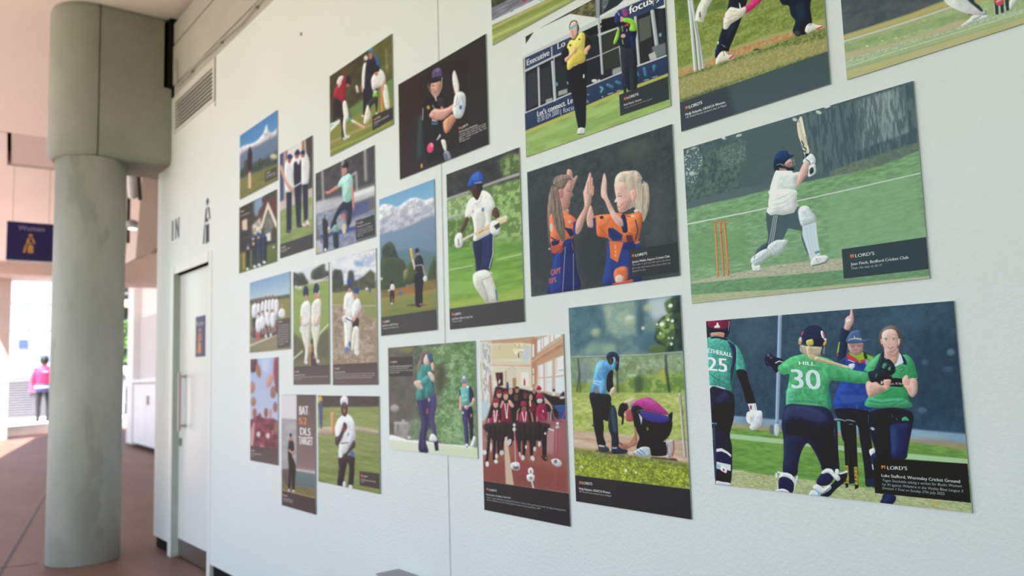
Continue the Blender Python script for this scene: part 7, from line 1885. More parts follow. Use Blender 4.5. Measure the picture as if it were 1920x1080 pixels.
make_sheet('dark_batter', 'photo print of a helmeted batter and a pink ball on black background', (-1.6856, -1.3188, 0.4746, 0.7164), 900, (164.13, 3.51, -80.08, 191.60), 13, """
r 383536:
p 3a2f2e b8:-16 -84 1670 225 1167 4398 -23 4037
p 33302f b8:1244 17 3246 433 3156 3710 1182 3584
l 38444a b5:1139 1906 11.71 1041 3418 11.63
p 232326 b1.5 s:1217 1579 1331 1208 1650 1200 2126 1412 2333 1705 2299 2035 2171 2441 2097 2755 2219 3257 2336 3862 1738 3772 1391 3771 1202 2409
p 3b3c44 b3 s a.8:1923 1409 2256 1614 2247 2013 1983 1786
l b9bcc8 b1:1232 1525 1.46 1195 1989 1.458
l c8c8ce b1:1678 1596 1.421 1811 1829 1.407
e b8a03a b1:1481 1601 3.164 4.027 0
e c88058 b1.2:2103 1883 3.04 2.763 0
t dcdce6 w1:1644 2229 1870 2331 105|NO
l 3f6f9a b1:1663 2325 4.523 1868 2406 4.464
p c5c2c8 b1.5:1807 3048 1995 2831 2039 2962 1889 3050
p e4e4d8 b1.2 s:2035 3132 2220 3189 2277 3561 2178 3582
p 8e96a8 b2 s:2144 3627 2341 3639 2463 3933 2429 4005 2203 3957
p 5a6072 b2 s a.7:2143 3683 2273 3728 2333 3973 2203 3957
p c08a80 b1 s:1602 791 1731 672 2072 803 2099 1137 1924 1351 1787 1349 1652 1112
p e0b0a4 b1.5 s a.8:1691 892 1799 763 1934 886 1895 1103
l 5a3434 b.8:1672 823 1.718 1810 875 1.419
l b06060 b1:1756 1129 1.42 1894 1173 1.408
p 58507a b1 s:1699 508 1704 272 1879 220 2016 264 2134 451 2142 719 1938 711 1675 658
p 7c74a4 b2 s a.7:1842 309 1981 270 2082 367 1944 418
p 2e2a3c b1 s:1629 505 2143 661 2153 812 1660 711
l a8a498 b1:2142 719 1.95 2120 1089 1.39 1925 1322 1.684
l b8b4ac b.8 a.8:1483 736 1.159 1652 1112 1.144 1891 1278 1.407
l 8e8a86 b.8 a.7:1506 627 0.8688 1549 1006 0.8638
l c8c0b4 b.8 a.7:1764 777 0.8544 1926 1264 0.8425
l d8b8b0 b1:1822 1306 3.39 1853 1496 2.252
p e6e3e0 b1 s:2601 881 2670 702 2733 772 2822 1071 2877 1380 2851 1651 2712 1617 2624 1264
l d08088 b1:2624 1264 1.614 2700 1583 1.602
p d69c92 b1.2 s:1510 1939 1744 1771 2048 1929 2379 1983 2640 1953 2731 2133 2438 2265 2106 2357 1701 2147
p ecc0b4 b2 s a.7:1777 1815 2313 2012 2574 2009 2376 2125 1910 2046
p c8886c b1.2 s:2136 2484 2304 2380 2566 2318 2754 2507 2556 2764 2324 2945 2195 2850
p e3b090 b2 s a.7:2204 2454 2369 2407 2327 2844 2217 2745
p d3dae6 b1 s:2607 1995 2699 1639 2934 1620 3115 1825 3137 2168 3035 2512 2877 2613 2659 2469 2571 2150
l a4b0c4 b1.2:2805 1715 1.59 2735 1994 1.593
l a4b0c4 b1.2:2991 1826 2.092 3040 2348 2.076
e 3a60b0 b1.2:2919 2213 2.357 4.189 0
l 9fa8bc b1.2:2669 2078 1.332 2893 2006 1.314
e e84a80 b1:1541 3230 6.217 10.17 15
e f49ab8 b1.5:1599 3146 2.254 3.945 0
e c8b84a b1:1106 3794 2.02 4.329 0
p e06a44 b.6:2813 2921 2894 2936 2898 3016 2817 3006
t d6d6d6 w1.2:2916 3028 3194 3005 82|LORD'S
t cfcfcf w1.4:2826 3148 3578 3167 77|Northampton Steelbacks
t b4b4b4 i w.6:2823 3247 3911 3246 66|The batter waits on the back foot as the
t b4b4b4 i w.6:2821 3329 3920 3324 66|pink ball comes down to her under
t b4b4b4 i w.6:2819 3417 3929 3411 66|lights, ready to play the cut
t b4b4b4 i w.6:2823 3506 3252 3512 66|through point
""")
make_sheet('wickets', 'photo print of a batter in red shirt with fielders behind orange stumps', (-2.0706, -1.7131, 0.6213, 0.8585), 800, (117.13, 0.39, -72.22, 160.76), 14, """
r 5a5c3c:
p 525036 b6 n413f30,12,.8:0 -72 4042 9 4033 2334 26 2218
p 6b6c3e b6 n5c6038,10,.9:2559 -56 4042 9 4035 1882 3442 1859
p 5e4a30 b6 a.7:404 -168 1320 143 1806 594 1119 470
p 6a8a4c b4:1313 2189 2274 2126 4034 1947 4029 3367 1605 2875
p 7f8c40 b3 g768538 n8c8a48,8,.8,4:3 2502 1799 2678 4031 2850 4026 4076 10 4002
l b0a468 b3 a.7:76 3338 4.855 1797 3441 4.484 2819 3515 3.202
l 8c9a48 b3:75 3777 6.068 2268 3904 5.48 3860 3878 4.053
l c8c4a4 b3 a.6:3661 522 1.538 3700 1524 1.534
e b0aa80 b3 a.8:3701 1328 2.045 2.557 0
l c8c8c8 b1.5:1852 1346 4.477 1918 1619 5.021
p 2c2a2c b1.5 s:295 1164 914 1515 1063 2365 908 3442 807 3260 809 2544 501 2271 291 2474 239 2015
p a4263c b1.2 s:242 1104 401 776 713 561 1019 457 1169 636 1117 1109 1116 1677 914 1694 504 1331
p dcd8d8 b1.2 s:506 571 662 356 918 394 968 539 712 741
t e0c8cc w1:588 863 815 789 159|8
p 2b2a34 b1.2 s:1119 683 1269 556 1466 743 1465 1024 1218 978
p b06a5c b1.2:1168 919 1367 999 1366 1154 1198 1075
p e3e0e4 b1.2 s:914 1729 1116 1712 1264 2167 1312 2612 1162 2691 962 2322
p e3e4e8 b1.2 s:962 2465 1133 2536 1111 3308 1359 3463 1309 3542 908 3457
l 2c2a30 b1:809 2544 2.936 959 3391 2.915
l 4aa88c b1:1312 2647 4.589 1557 2855 3.97
l e4d8d0 b1:1557 2855 5.104 2270 3460 4.932
l d8705a b1:1750 3040 2.248 2316 3513 2.187
p dce8ea b1.2:25 2364 291 2401 707 2429 707 2573 184 2722 35 2808
l 5ab0b0 b1:78 2533 1.821 238 2488 1.808
p dcdad8 b1.5 s:2204 926 2326 507 2556 690 2507 1619 2275 1784 2183 1466
p d8d8dc b1:2327 199 2466 168 2576 327 2557 453 2355 350
l c08878 b1.2:2164 1458 2.757 2201 1750 2.752
p 262c3a b1.2 s:2446 635 2694 353 2964 559 3184 804 3270 1246 3095 1226 3134 2579 3044 3073 2957 2500 2732 2534 2549 2996 2272 2913 2322 1805
p 3560a8 b1.5 s:2964 358 3141 583 3289 957 3288 1222 3183 1137 3052 737
p b8786c b1.2:2604 171 2812 245 2847 533 2649 465
p 3a84b8 b1.2 s:2632 50 2741 -28 2885 81 2849 197 2695 164
p 262c3a b1:2276 1647 2507 1754 2438 2949 2225 2893
p dededc b1.2 s:2781 1410 3006 1250 3270 1213 3529 1506 3614 1875 3527 2097 3180 2001 2869 1990 2780 1746
p 2c2c30 b1.2 s:2917 1005 3051 938 3227 1059 3253 1304 2961 1195
e b87870 b1.2:3076 1338 3.165 3.692 0
e 7fd040 b1.2:2975 2273 4.239 5.829 0
e d0ccc8 b1.2:2985 2110 3.708 3.178 0
p dedcda b1.2 s:3441 2122 3698 2177 3821 3146 3694 3221 3524 2950
p 3a3a3c b1.2 s:2505 2433 3002 2319 3134 2579 2732 2669 2685 3054 2457 3025
p d8d4cc b1.2 s:2412 2665 2550 2521 2730 3073 2502 3316 2317 3308 2271 3152
e d8d8d8 b1:2225 2893 2.747 2.198 0
e d8d8d8 b1:3070 3138 2.109 2.109 0
e d85048 b1:3248 2596 1.568 3.659 0
l e08a58 b1:3355 2016 2.601 3368 3179 3.117
l c89888 b1.2:3528 1900 3.094 3440 2254 3.107
p 3c3a3a b.4:2802 3137 3996 3223 3994 3753 2800 3810
p e06a44 b.6:2892 3289 2981 3300 2980 3394 2891 3390
t d0d0d0 w1.2:3007 3378 3280 3386 87|LORD'S
t cfcfcf w1.2:2891 3531 3743 3543 80|Sandy Bottoms Cricket Club
t b0b0b0 w.5:2890 3624 3130 3629 60|Grassroots
""")
make_sheet('mountain_l', 'small photo print of a snowy peak under blue sky, topmost at far left', (-2.7988, -2.4558, 0.6335, 0.8671), 700, (70.25, -0.77, -44.59, 125.74), 15, """
r 5a7090:
p 4a86cc b3 g5f9ad8:0 -103 4029 -35 4062 1563 1 939
p dcdce4 b3 s nb8bace,8,1.3:1 834 450 792 1393 989 1848 1010 2379 916 2722 708 2939 409 3149 924 3567 1135 4004 1071 4046 1557 3157 1407 2121 1410 1211 1378 2 1254
p 6f82a8 b4 g5f7898:2 1201 1023 1208 2120 1360 3157 1407 4044 1462 4072 2796 4 2416
p 4f5e5a b4 n3e4a44,7,1:3 2204 1029 2133 2485 2335 4062 2317 4079 3180 4 2735
p 4a4c44 b2:456 2565 550 1760 932 1790 1033 2754
p 3f4a3c b2:2046 2683 2129 2160 2307 2173 2402 2704
e d0c8b0 b3:3643 2548 6.513 4.737 0
p 7a7c44 b3 g6a6c36 n86804a,8,.8,4:4 2735 2138 2915 4045 3072 4065 4039 6 4000
p 3e2c30 b1.5 s:875 1770 985 1194 1172 1110 1360 1432 1401 1955 1259 2725 957 2729
p dcb89c b1:994 2638 1258 2673 1303 3670 962 3585
l c05040 b1:994 2534 1.643 1276 2608 1.626
p 4c4644 b.5:2757 3142 3951 3212 3963 3813 2784 3767
t d8d0cc w1:2881 3321 3324 3350 90|LORD'S
t cfcfcf w1.2:2883 3481 3794 3545 90|Himalayan View
t b0b0b0 w.5:2885 3580 3796 3642 70|Pokhara Cricket Club Nepal
""")
make_sheet('house_group', 'small photo print of a group in front of a gabled white house', (-2.8020, -2.4619, 0.3688, 0.6047), 700, (70.17, -0.54, -30.15, 129.11), 16, """
r 4c443c:
p 7f9cc0 b4:1448 26 2697 -7 2616 735 1911 1033 1545 643
p 4a3f36 b5 n3c3430,8,1:-3 29 1631 -21 1639 1061 1090 1918 9 1977
p 6a3f38 b3:2088 787 2786 400 4001 185 4016 1852 3214 708 2622 1504
p 5a2c2c b2:2524 86 2732 98 2734 385 2561 375
p e3dcc8 b1.5:3128 448 4016 1852 4019 2223 3806 1985 3131 874 2538 1867 2274 1804
p 8c8478 b3 n5c6460,7,1:2794 1356 3217 991 3724 1965 3397 2450 2714 2101
p e0d8c8 b3 n9c9488,7,1:1458 1410 2357 1148 2453 2136 1555 2025
p e0c8b0 b2.5:317 876 894 871 936 1583 360 1445
p e0dcd4 b2:2887 2237 3395 2261 3433 2740 2977 2686
p 403830 b4:9 1977 1464 2202 1832 2580 3895 2843 3996 3237 14 2696
p 6f7838 b3 g5c6a30:15 2799 1835 2874 3993 2958 4003 4027 22 3982
l 2c3148 b1.2:1576 2405 5.442 1581 3097 4.806 1587 3889 3.206
l 24263a b1.2:1867 2411 5.383 1872 3098 4.753 1878 3884 3.171
l 343a5c b1.2:2154 2416 5.324 2160 3098 4.701 2166 3879 3.136
l 282b3e b1.2:2438 2441 5.266 2443 3118 4.65 2449 3893 3.102
l 303654 b1.2:2699 2442 5.213 2705 3115 4.603 2711 3885 3.071
l 26283a b1.2:2889 2447 5.175 2894 3117 4.569 2901 3882 3.048
e 2f4a9c b1.5:1555 2105 3.203 4.484 0
e 2f4a9c b1.5:2152 2114 3.131 4.383 0
e 2f4a9c b1.5:2681 2285 3.068 4.295 0
e 2f4a9c b1.5:999 2498 2.945 3.926 0
e d8a898 b1.2:1575 2247 2.241 2.561 0
e c8988c b1.2:2153 2280 2.192 2.505 0
e c8988c b1.2:1001 2679 2.618 3.927 0
e c8b060 b1.2:1613 2532 2.238 3.197 0
p 2a2a34 b1.5:792 2756 1246 2800 1179 3934 838 3873
l c89038 b1.5:524 2903 3.332 530 3817 3.335
e dcdce0 b1:1751 3890 3.186 2.868 0
e dcdce0 b1:2237 3882 3.128 2.815 0
e dcdce0 b1:2762 3818 3.065 2.758 0
e dcdce0 b1:952 3893 2.627 2.955 0
e e0e0dc b1:3701 3155 1.77 1.77 0
t d8d0d0 w1:118 347 546 358 92|LORD'S
t d0c8c8 w.5:119 572 1174 624 82|Our second team at home
""")
make_sheet('three_stand', 'tall photo print of three people in white tops with arms linked', (-2.4355, -2.1902, 0.3748, 0.7146), 700, (61.17, -0.84, -26.89, 203.88), 17, """
r b0a8a4:
p 4a4244 b2:3184 -9 3998 0 3988 1881 3408 1861
p dcdade b3:931 11 3184 -9 3292 640 938 578
p a87060 b1.5:2787 -47 3085 -26 3151 437 2794 439
p a87868 b1.5:716 8 1037 29 1045 594 766 551
p 4a5280 b2:-47 10 500 4 524 1907 -23 1964
p c8b8b8 b3:-24 1836 3988 1881 3994 2299 -20 2221
p 8a9c58 b3 g7c9448 n98a068,8,.8,3:-20 2189 3993 2180 4013 3554 -4 3505
p b8b8a4 b6 a.6:2011 2410 3997 2478 4004 2956 2017 2843
p dadde6 b1.5 s:722 481 1253 314 1779 522 1685 1251 1795 1701 844 1621 622 1034
p 2c2a36 b1.5:844 1602 1544 1666 1479 3093 863 3056
p d89c88 b1.2 s:70 507 333 516 838 1129 1689 1562 1691 1717 949 1396 293 859
p dcdfe8 b1.5 s:1465 472 2290 419 2897 638 2911 1610 1793 1576 1680 940
p 2f2c38 b1.5 s:1781 708 2089 632 2397 803 2697 667 2649 1512 1833 1489
p 2a2a38 b1.5:1834 1551 2770 1530 2631 3037 2122 3010
p dadde8 b1.5 s:2795 500 3290 520 3685 882 3690 1242 3502 1664 2811 1596
p 2c2c3c b1.5:2811 1596 3502 1664 3462 2891 2990 2957
e a86a5c b1.5:1255 439 4.488 5.77 0
e a86a5c b1.5:2189 433 4.375 5.626 0
e a86a5c b1.5:2895 516 3.985 5.518 0
p 2f3a78 b1.2 s:934 294 1251 202 1672 350 1528 451
p 2c3458 b1.2 s:1879 322 2226 194 2552 339 2493 452
p 2c3458 b1.2 s:2593 407 2892 334 3151 437 3093 536
l c9d0e0 b1:1896 1529 2.209 2769 1499 2.157
e 4a4a50 b1:1077 3098 5.173 2.91 0
e 3a3a48 b1:2429 3045 5.61 3.117 0
e d8d0d8 b1:2991 3066 3.683 2.455 0
e e0d4d8 b1:3425 3068 3.032 5.458 0
e c04a70 b1:3427 3158 2.123 2.426 0
p 463f3e b.4:-4 3473 4012 3494 4020 4008 2 4007
t e0704c w1:86 3630 196 3628 51|I
t d8d0cc w1:241 3645 720 3642 58|LORD'S
t cfcfcf w1.2:88 3739 1319 3740 51|Colts Cricket Team
t b0b0b0 w.5:88 3797 873 3803 45|Two of the old
""")
make_sheet('jump', 'photo print of a player in a mint green shirt leaping before blurred crowd', (-2.1694, -1.8135, 0.3517, 0.5929), 800, (110.15, 0.39, -44.39, 161.39), 18, """
r 6a6a70:
p 565054 b4 n48444a,10,.8:1 -35 4010 5 4014 1634 5 1396
l a8a8ac b3:519 51 4.115 585 1556 4.072
l a4a4a8 b3:1974 -26 4.461 2025 1642 4.41
l 9c9ca2 b3:3451 36 4.709 3491 1397 4.664
l aeb0b4 b3:2590 883 3.684 2863 818 3.026 2910 1822 3.603
p c8c8d2 b4 nb0b0bc,9,1,3:5 1396 2195 1692 3992 1773 4008 2214 2193 2156 8 2064
p e0e2ea b3:2195 1692 3992 1773 4010 1996 2194 1924
p 4c558a b3 n5c6494,8,1,2:1500 2206 3586 2313 3632 2840 2191 2774 268 2625 267 2295
p a4a8bc b4 n8088a4,8,1.2,2:7 1981 1501 2127 2190 2928 4002 2792 3996 3367 269 3118
p 3f4f94 b3:269 3118 2189 3197 2847 3276 2846 3463 524 3418
p b4b8c4 b4 n7c809a,7,1.3:11 3309 2846 3463 2842 3986 14 3986
p 767ea4 b4 n989cb4,7,1:524 3337 2738 3513 2735 4039 525 3905
e c4b870 b2:142 3789 2.745 6.175 0
p 2e2c32 b1.5 s:497 2475 648 2390 897 2613 921 3182 897 3898 587 3917 549 3180
l 2e2c32 b1:673 2233 1.683 686 2481 2.016
e c8a84a b1.2:970 3049 2.642 4.624 0
e dcdce0 b1:958 2909 1.984 2.646 0
p 70a898 b1.5 s:1321 2955 1499 2839 1640 3029 1592 3332 1356 3240
p 2b3038 b1.5 s:1285 3263 1616 3298 1638 3967 1320 3903
e 3a2a28 b1:1440 2785 2.583 3.874 0
e cf7a48 b1.2:1999 2617 3.766 5.65 0
e dcc8a8 b1.2:2020 3196 3.751 9.378 0
e e0e0e4 b1:712 3901 2.666 3.332 0
p 2a2c3c b1.5 s:1967 1939 2638 1972 2581 2414 2501 3004 2357 3121 2190 3005 2248 2480 1966 2329 1617 2552 1321 2875 1116 2986 1141 2752 1500 2285
p 2e3c38 b1:2190 3082 2412 3097 2323 3266
p 9fd6d4 b1.2 s:1621 1049 1855 805 2086 760 2424 752 2644 1054 2664 1368 2585 1804 2473 2040 2081 1970 1968 1626 1912 1217 1679 1186
p bfe8e4 b2 s a.7:2028 938 2368 889 2421 1448 2195 1692
l 7cc090 b2 a.6:2195 1769 4.368 2476 1464 3.695
p cc8a78 b1.2 s:710 1083 1020 1150 1503 1053 1680 1107 1679 1226 1263 1262 897 1277
p cc8a78 b1.2 s:2532 1404 2663 1406 2723 2376 2614 2362
e c88878 b1.2:2087 486 4.739 8.213 0
p 33282c b1.2 s:1915 310 2088 171 2259 112 2404 279 2336 490 2201 406
e e0dcdc b1:2108 885 1.889 2.519 0
p 3f3c40 b.5:2806 3032 3980 3031 3990 3898 2811 3890
p e06a4c b.7:2869 3108 2955 3114 2954 3204 2869 3206
t d0c8c8 w1.2:2986 3211 3269 3220 82|LORD'S
t cfc8c8 w1.4:2878 3358 3728 3360 67|Mandara Anand
t b4acac w.6:2899 3490 3856 3492 60|A moment in time celebration as
t b4acac w.6:2898 3587 3855 3593 60|a wicket falls and the bowler
t b4acac w.6:2898 3684 3854 3687 60|leaps into the air at the end
t b4acac w.6:2897 3774 3265 3780 60|of the over
""")
make_sheet('team', 'photo print of a large team in white posing under a blue sky', (-2.6982, -2.3578, 0.0849, 0.3247), 700, (75.43, 0.63, -14.55, 137.92), 19, """
r 8a8a58:
p 6f9cd0 b3 gb0ccdc:-1 -24 4003 0 4006 1282 -22 1067
p 7fa4d0 b5 gbccfdc:-1 -24 4003 0 4006 1282 -21 1028
p 5f6a54 b3 n4c5648,7,1:-5 991 943 995 2867 1133 3981 1173 3982 1455 2866 1351 -9 1187
p 8f8a50 b3:2735 1298 3982 1385 3984 2487 2993 2390
p 968c74 b4 n8c8468,8,.8,4:-8 2733 2861 2820 3984 2630 3988 4001 -2 4003
l e0d8cc b1.2:6 3600 2.269 1200 3415 2.164 2793 3186 2.027
p 4a4446 b3:278 1183 2931 1286 2862 2524 333 2287
p a8a4b0 b3:350 1347 2800 1379 2862 2377 1636 2715 478 2615
l dcdee8 b1.2:498 1365 5.475 492 1754 6.041 485 2144 4.408
l e4e4ec b1.2:938 1355 5.382 933 1740 5.938 927 2126 4.332
l d8dae6 b1.2:1369 1300 5.289 1365 1680 5.836 1360 2061 4.257
l e4e6ee b1.2:1720 1268 5.214 1717 1644 5.753 1713 2022 4.197
l dadce8 b1.2:2065 1280 5.143 2062 1653 5.675 2059 2028 4.139
l e2e4ec b1.2:2389 1291 5.076 2387 1661 5.601 2385 2032 4.085
l d8dae6 b1.2:2708 1390 5.015 2707 1757 5.532 2705 2125 4.036
p dcdeea b1.5 s:275 1339 648 1228 791 1476 754 2015 338 2051 223 1725
p dcdeea b1.5 s:2576 1315 2866 1293 2969 1655 2863 2083 2626 1910
p 3c3640 b2:338 2051 664 2084 621 2942 351 3000
p 6a565a b3 s:553 2543 2795 2592 2793 3186 318 3157
l c08a7c b1:700 2634 2.468 754 2953 2.194
l c08a7c b1:977 2752 2.444 1031 3068 2.173
l c08a7c b1:1353 2690 2.407 1406 3003 2.14
l c08a7c b1:1635 2753 2.381 1689 3064 2.117
l c08a7c b1:1985 2669 2.347 2037 2977 2.087
l c08a7c b1:2299 2712 2.318 2352 3017 2.061
l c08a7c b1:2542 2681 2.295 2594 2984 2.041
p dfe0ea b1.5 s:631 2315 928 2110 1185 2367 1208 2833 770 2875
p dfe0ea b1.5 s:1073 2125 1360 2038 1640 2333 1565 2709 1181 2676
p dfe0ea b1.5 s:1644 1954 1992 1840 2124 2455 2054 2675 1708 2492
p dfe0ea b1.5 s:2195 2012 2533 1974 2623 2502 2394 2780 2164 2534
p dfe0ea b1.5 s:2929 2016 3189 1826 3508 1970 3533 2298 3252 2342 2968 2240
e c88878 b1:3254 1689 2.212 3.44 0
e 9a6a60 b1:472 1191 2.463 3.01 0
e 9a6a60 b1:941 1171 2.418 2.955 0
e 9a6a60 b1:1371 1103 2.112 2.904 0
e 9a6a60 b1:1722 1057 2.082 2.863 0
e 9a6a60 b1:2066 1072 2.054 2.824 0
e 9a6a60 b1:2391 1085 2.027 2.787 0
e 9a6a60 b1:2762 1228 1.999 2.748 0
e 9a6a60 b1:960 1881 2.429 3.509 0
e 9a6a60 b1:1363 1809 2.124 3.186 0
e 9a6a60 b1:1854 1810 2.083 3.125 0
e 9a6a60 b1:2332 1863 2.044 3.067 0
p c0605c b1.2:621 2942 1061 2976 1085 3368 763 3346
e dcd8dc b1:2187 3140 2.077 3.634 0
e dcd8dc b1:1701 3180 2.118 3.707 0
p 5a5050 b.5:2796 2407 3984 2380 3987 3892 2830 3898
p e0705c b.7:2862 2465 2954 2467 2953 2555 2862 2554
t d8d0d0 w1.2:2980 2558 3278 2564 74|LORD'S
t c8c0c0 w.8:2900 2735 3860 2748 66|After their first ever full season
t c8c0c0 w.8:2900 2853 3861 2863 67|the team gathered for the club
t c8c0c0 w.8:2899 2972 3861 2978 67|photograph in front of the old
t c8c0c0 w.8:2899 3098 3861 3101 67|pavilion with friends, family and
t c8c0c0 w.8:2899 3224 3861 3231 67|coaches, all of whom have given
t c8c0c0 w.8:2898 3350 3861 3354 67|their time to make the summer one
t c8c0c0 w.8:2898 3477 3862 3485 67|to remember for everybody at the
t c8c0c0 w.8:2897 3603 3862 3615 67|club and for the many players
t c8c0c0 w.8:2897 3730 3444 3735 67|young and old
""")
make_sheet('boys_green', 'tall photo print of two boys in whites on green grass beside a white line', (-2.3337, -2.0863, -0.0248, 0.3196), 800, (67.13, 1.47, -9.37, 219.84), 20, """
r 9aa070:
p d8dce8 b3:3 1 4031 -6 4021 577 -11 514
p 55534c b3 s n3f3e38,7,1:2 26 498 90 1146 119 1537 340 1846 505 1453 571 -12 563
p 55544c b3 s n44443c,7,1:2162 154 2991 39 3575 22 3643 231 3969 303 3965 528 2834 486 2156 435
p c8c4c4 b3:1770 429 2385 429 2381 591 1921 605
l dcdce0 b2.5:2382 568 2.297 3966 474 2.18
p 9cae60 b3 g8a9c58 n8aa050,8,.7,3:-11 514 1453 580 3992 629 3985 2604 -41 2972
p 6a6450 b5:-20 2184 1250 2471 2029 2732 3241 2305 3993 2152 4000 3374 -17 3368
p 7a7a58 b5 a.8:-46 3170 1394 3146 4004 3148 3999 3420 -17 3368
l dcdcc8 b1.5:-44 3095 2.494 1081 2841 2.407
l dcdcc8 b1.5:2871 2360 2.271 3938 2037 2.19
e dcdce4 b1.5:355 550 2.177 2.722 0
e dcdcdc b2 a.7:812 621 5.367 3.22 0
p dcd8d0 b1.5 s:1023 1933 1893 1876 1962 2257 1841 2822 1630 3198 1313 3217 1402 2811 1091 2417
p e3e2e2 b1.5 s:924 1351 1201 1174 1598 1103 1984 1268 2085 1603 2016 1929 941 1978
l d09888 b1.2:949 1641 2.411 909 1977 2.415
l d09888 b1.2:2020 1741 2.33 2077 1979 2.069
e dcdee0 b1.2:971 2085 3.751 6.966 0
p 2c3454 b1.2 s:1161 837 1261 653 1531 600 1794 737 1758 971 1442 1046
e c09080 b1.2:1521 1027 3.677 6.304 0
p dcd8cc b1.5 s:2121 2075 2953 1970 3021 2297 2713 2797 2780 3171 2480 3119 2340 2553
p dedbd2 b1.5 s:2214 1281 2672 1122 3116 1196 3200 1430 3135 1748 2952 2017 2198 2031 2133 1511
l d0a088 b1.2:3032 1743 2.506 2654 2004 2.539
p 2c3458 b1.2 s:2347 775 2456 643 2713 593 2978 727 2945 909 2676 937 2374 917
l d8d8e0 b1:2975 865 1.253 2897 1044 1.256
e c8937c b1.2:2614 1026 4.057 6.593 0
e dcdce0 b1.2:2274 2081 3.599 4.627 0
l d08a58 b1.2:2001 2637 3.635 2047 3347 5.714
e 3a3a44 b2:2157 2547 2.066 5.166 0
p 4a4444 b1.5 s:1994 2920 2332 2928 2775 3404 2473 3447 2016 3347
e d86080 b1.2:2405 3080 2.053 3.079 0
e d8d4d4 b1:1471 3234 3.702 3.702 0
e d8d4d4 b1:2779 3227 3.043 3.55 0
p 564a4b b.5 g6a5e60:-1 3368 4000 3356 4017 4001 0 4001
p e0705c b.7:80 3507 214 3508 212 3567 78 3566
t d8d0d0 w1.2:245 3568 675 3567 49|LORD'S
t d0c8c8 w1.6:75 3680 1350 3678 44|Ampthill Town Cricket
t b8b0b0 w.7:74 3744 3851 3755 39|Under 12s openers walk out to bat together for the first time this summer
t b8b0b0 w.7:72 3813 929 3811 40|before the rain
""")
make_sheet('boys_brown', 'tall photo print of two boys in whites and blue helmets on brown pitch', (-2.0658, -1.8114, -0.0269, 0.3216), 800, (83.34, 3.11, -10.84, 244.21), 21, """
r a89480:
p b4c4dc b4 ne6e6ee,11,1.5:2 0 4035 4 4037 958 18 939
p e6e6ee b5 a.7:137 20 1954 5 1813 418 255 426
p 6f94c8 b4 a.7:2071 185 3038 308 2913 463 2188 363
p 4c4c44 b3 s n3c3c38,7,1:68 368 657 348 1019 485 1047 1093 42 1029
p 4c4c44 b3 s:1531 524 1786 467 2057 564 2066 988 1515 951
p 5f6048 b3 n4a4c3c,7,1:1922 851 2903 753 3521 594 3930 748 3938 1194 2159 1163 41 1051 45 941
p 9a9c58 b3 g8c9050:41 1051 2527 1144 3938 1194 3942 1722 51 1472
p 8c9458 b3:2750 1659 3944 1682 3953 2088 3097 1968
l c8c0a0 b2:79 1439 1.379 1135 1509 1.333
l c8c4a8 b2:2631 1632 1.269 3943 1690 1.213
p b09c8a b3 n967f6e,7,.9 v.08,4:51 1472 1262 1538 2870 1666 3097 1968 3961 2170 4001 3350 2 3343
e 3a5090 b1.2:3453 1204 1.726 4.438 0
e dcdce4 b1.5:3186 1145 2.488 2.488 0
p e3e2e4 b1.5 s:1108 1529 1210 1233 1534 1124 1910 1169 2088 1413 2143 1585 1879 1996 1146 1877
p e2e2e2 b1.5 s:1144 1921 1879 1996 1797 2505 1659 2843 1211 2875 1165 2397
e 2f4490 b1.2:1697 827 4.707 7.845 0
e 4a3a44 b1.2:1692 963 3.662 3.662 0
e c08c80 b1.2:1662 1089 3.143 4.714 0
l d09888 b1.2:1180 1663 2.663 1146 1877 2.666
p d8dcd8 b1.2 s:965 1869 1314 1864 1477 1957 1371 2060 1011 2023
l 303038 b1.2:1312 1928 2.122 1852 2059 1.824
p e4e4e6 b1.5 s:1959 1533 2149 1416 2457 1392 2692 1615 2651 1738 2379 1850 2004 2002 1885 1826
p 3a3030 b1.2 s:1940 2042 2436 1979 2388 2272 1933 2233
p e0dedc b1.5 s:1994 2256 2425 2273 2498 2612 2434 3031 2090 3024 1978 2681
l d8a08c b1.2:2379 1850 3.071 2002 2044 3.63
e 2f4490 b1.2:2283 1137 5.131 7.183 0
e c08c80 b1.2:2216 1293 3.601 5.144 0
p e0dcd0 b1.2 s:1863 2422 2112 2431 2034 2853 1781 2932
e 5a7cc0 b1.2:1363 2913 3.711 5.832 0
e 3a5aa0 b1.2:1624 2748 2.102 5.255 0
e e0e0dc b1.2:2238 3027 4.636 4.636 0
p 564a4b b.5 g675b5c:2 3343 3978 3350 4002 4001 3 4001
p e0705c b.7:133 3442 255 3444 252 3506 131 3504
t d8d0d0 w1.2:279 3506 665 3501 49|LORD'S
t d0c8c8 w1.6:127 3611 1208 3611 40|Nerys Sophia Martin
t b8b0b0 w.7:151 3673 3761 3674 35|Brother and sister share a moment of quiet at the crease before the start of play
t b8b0b0 w.7:149 3735 3736 3735 35|at their first ever game together as opening partners for the village under tens side
t b8b0b0 w.7:146 3797 3561 3795 35|on a fine afternoon with the whole of the family watching on from the boundary
""")
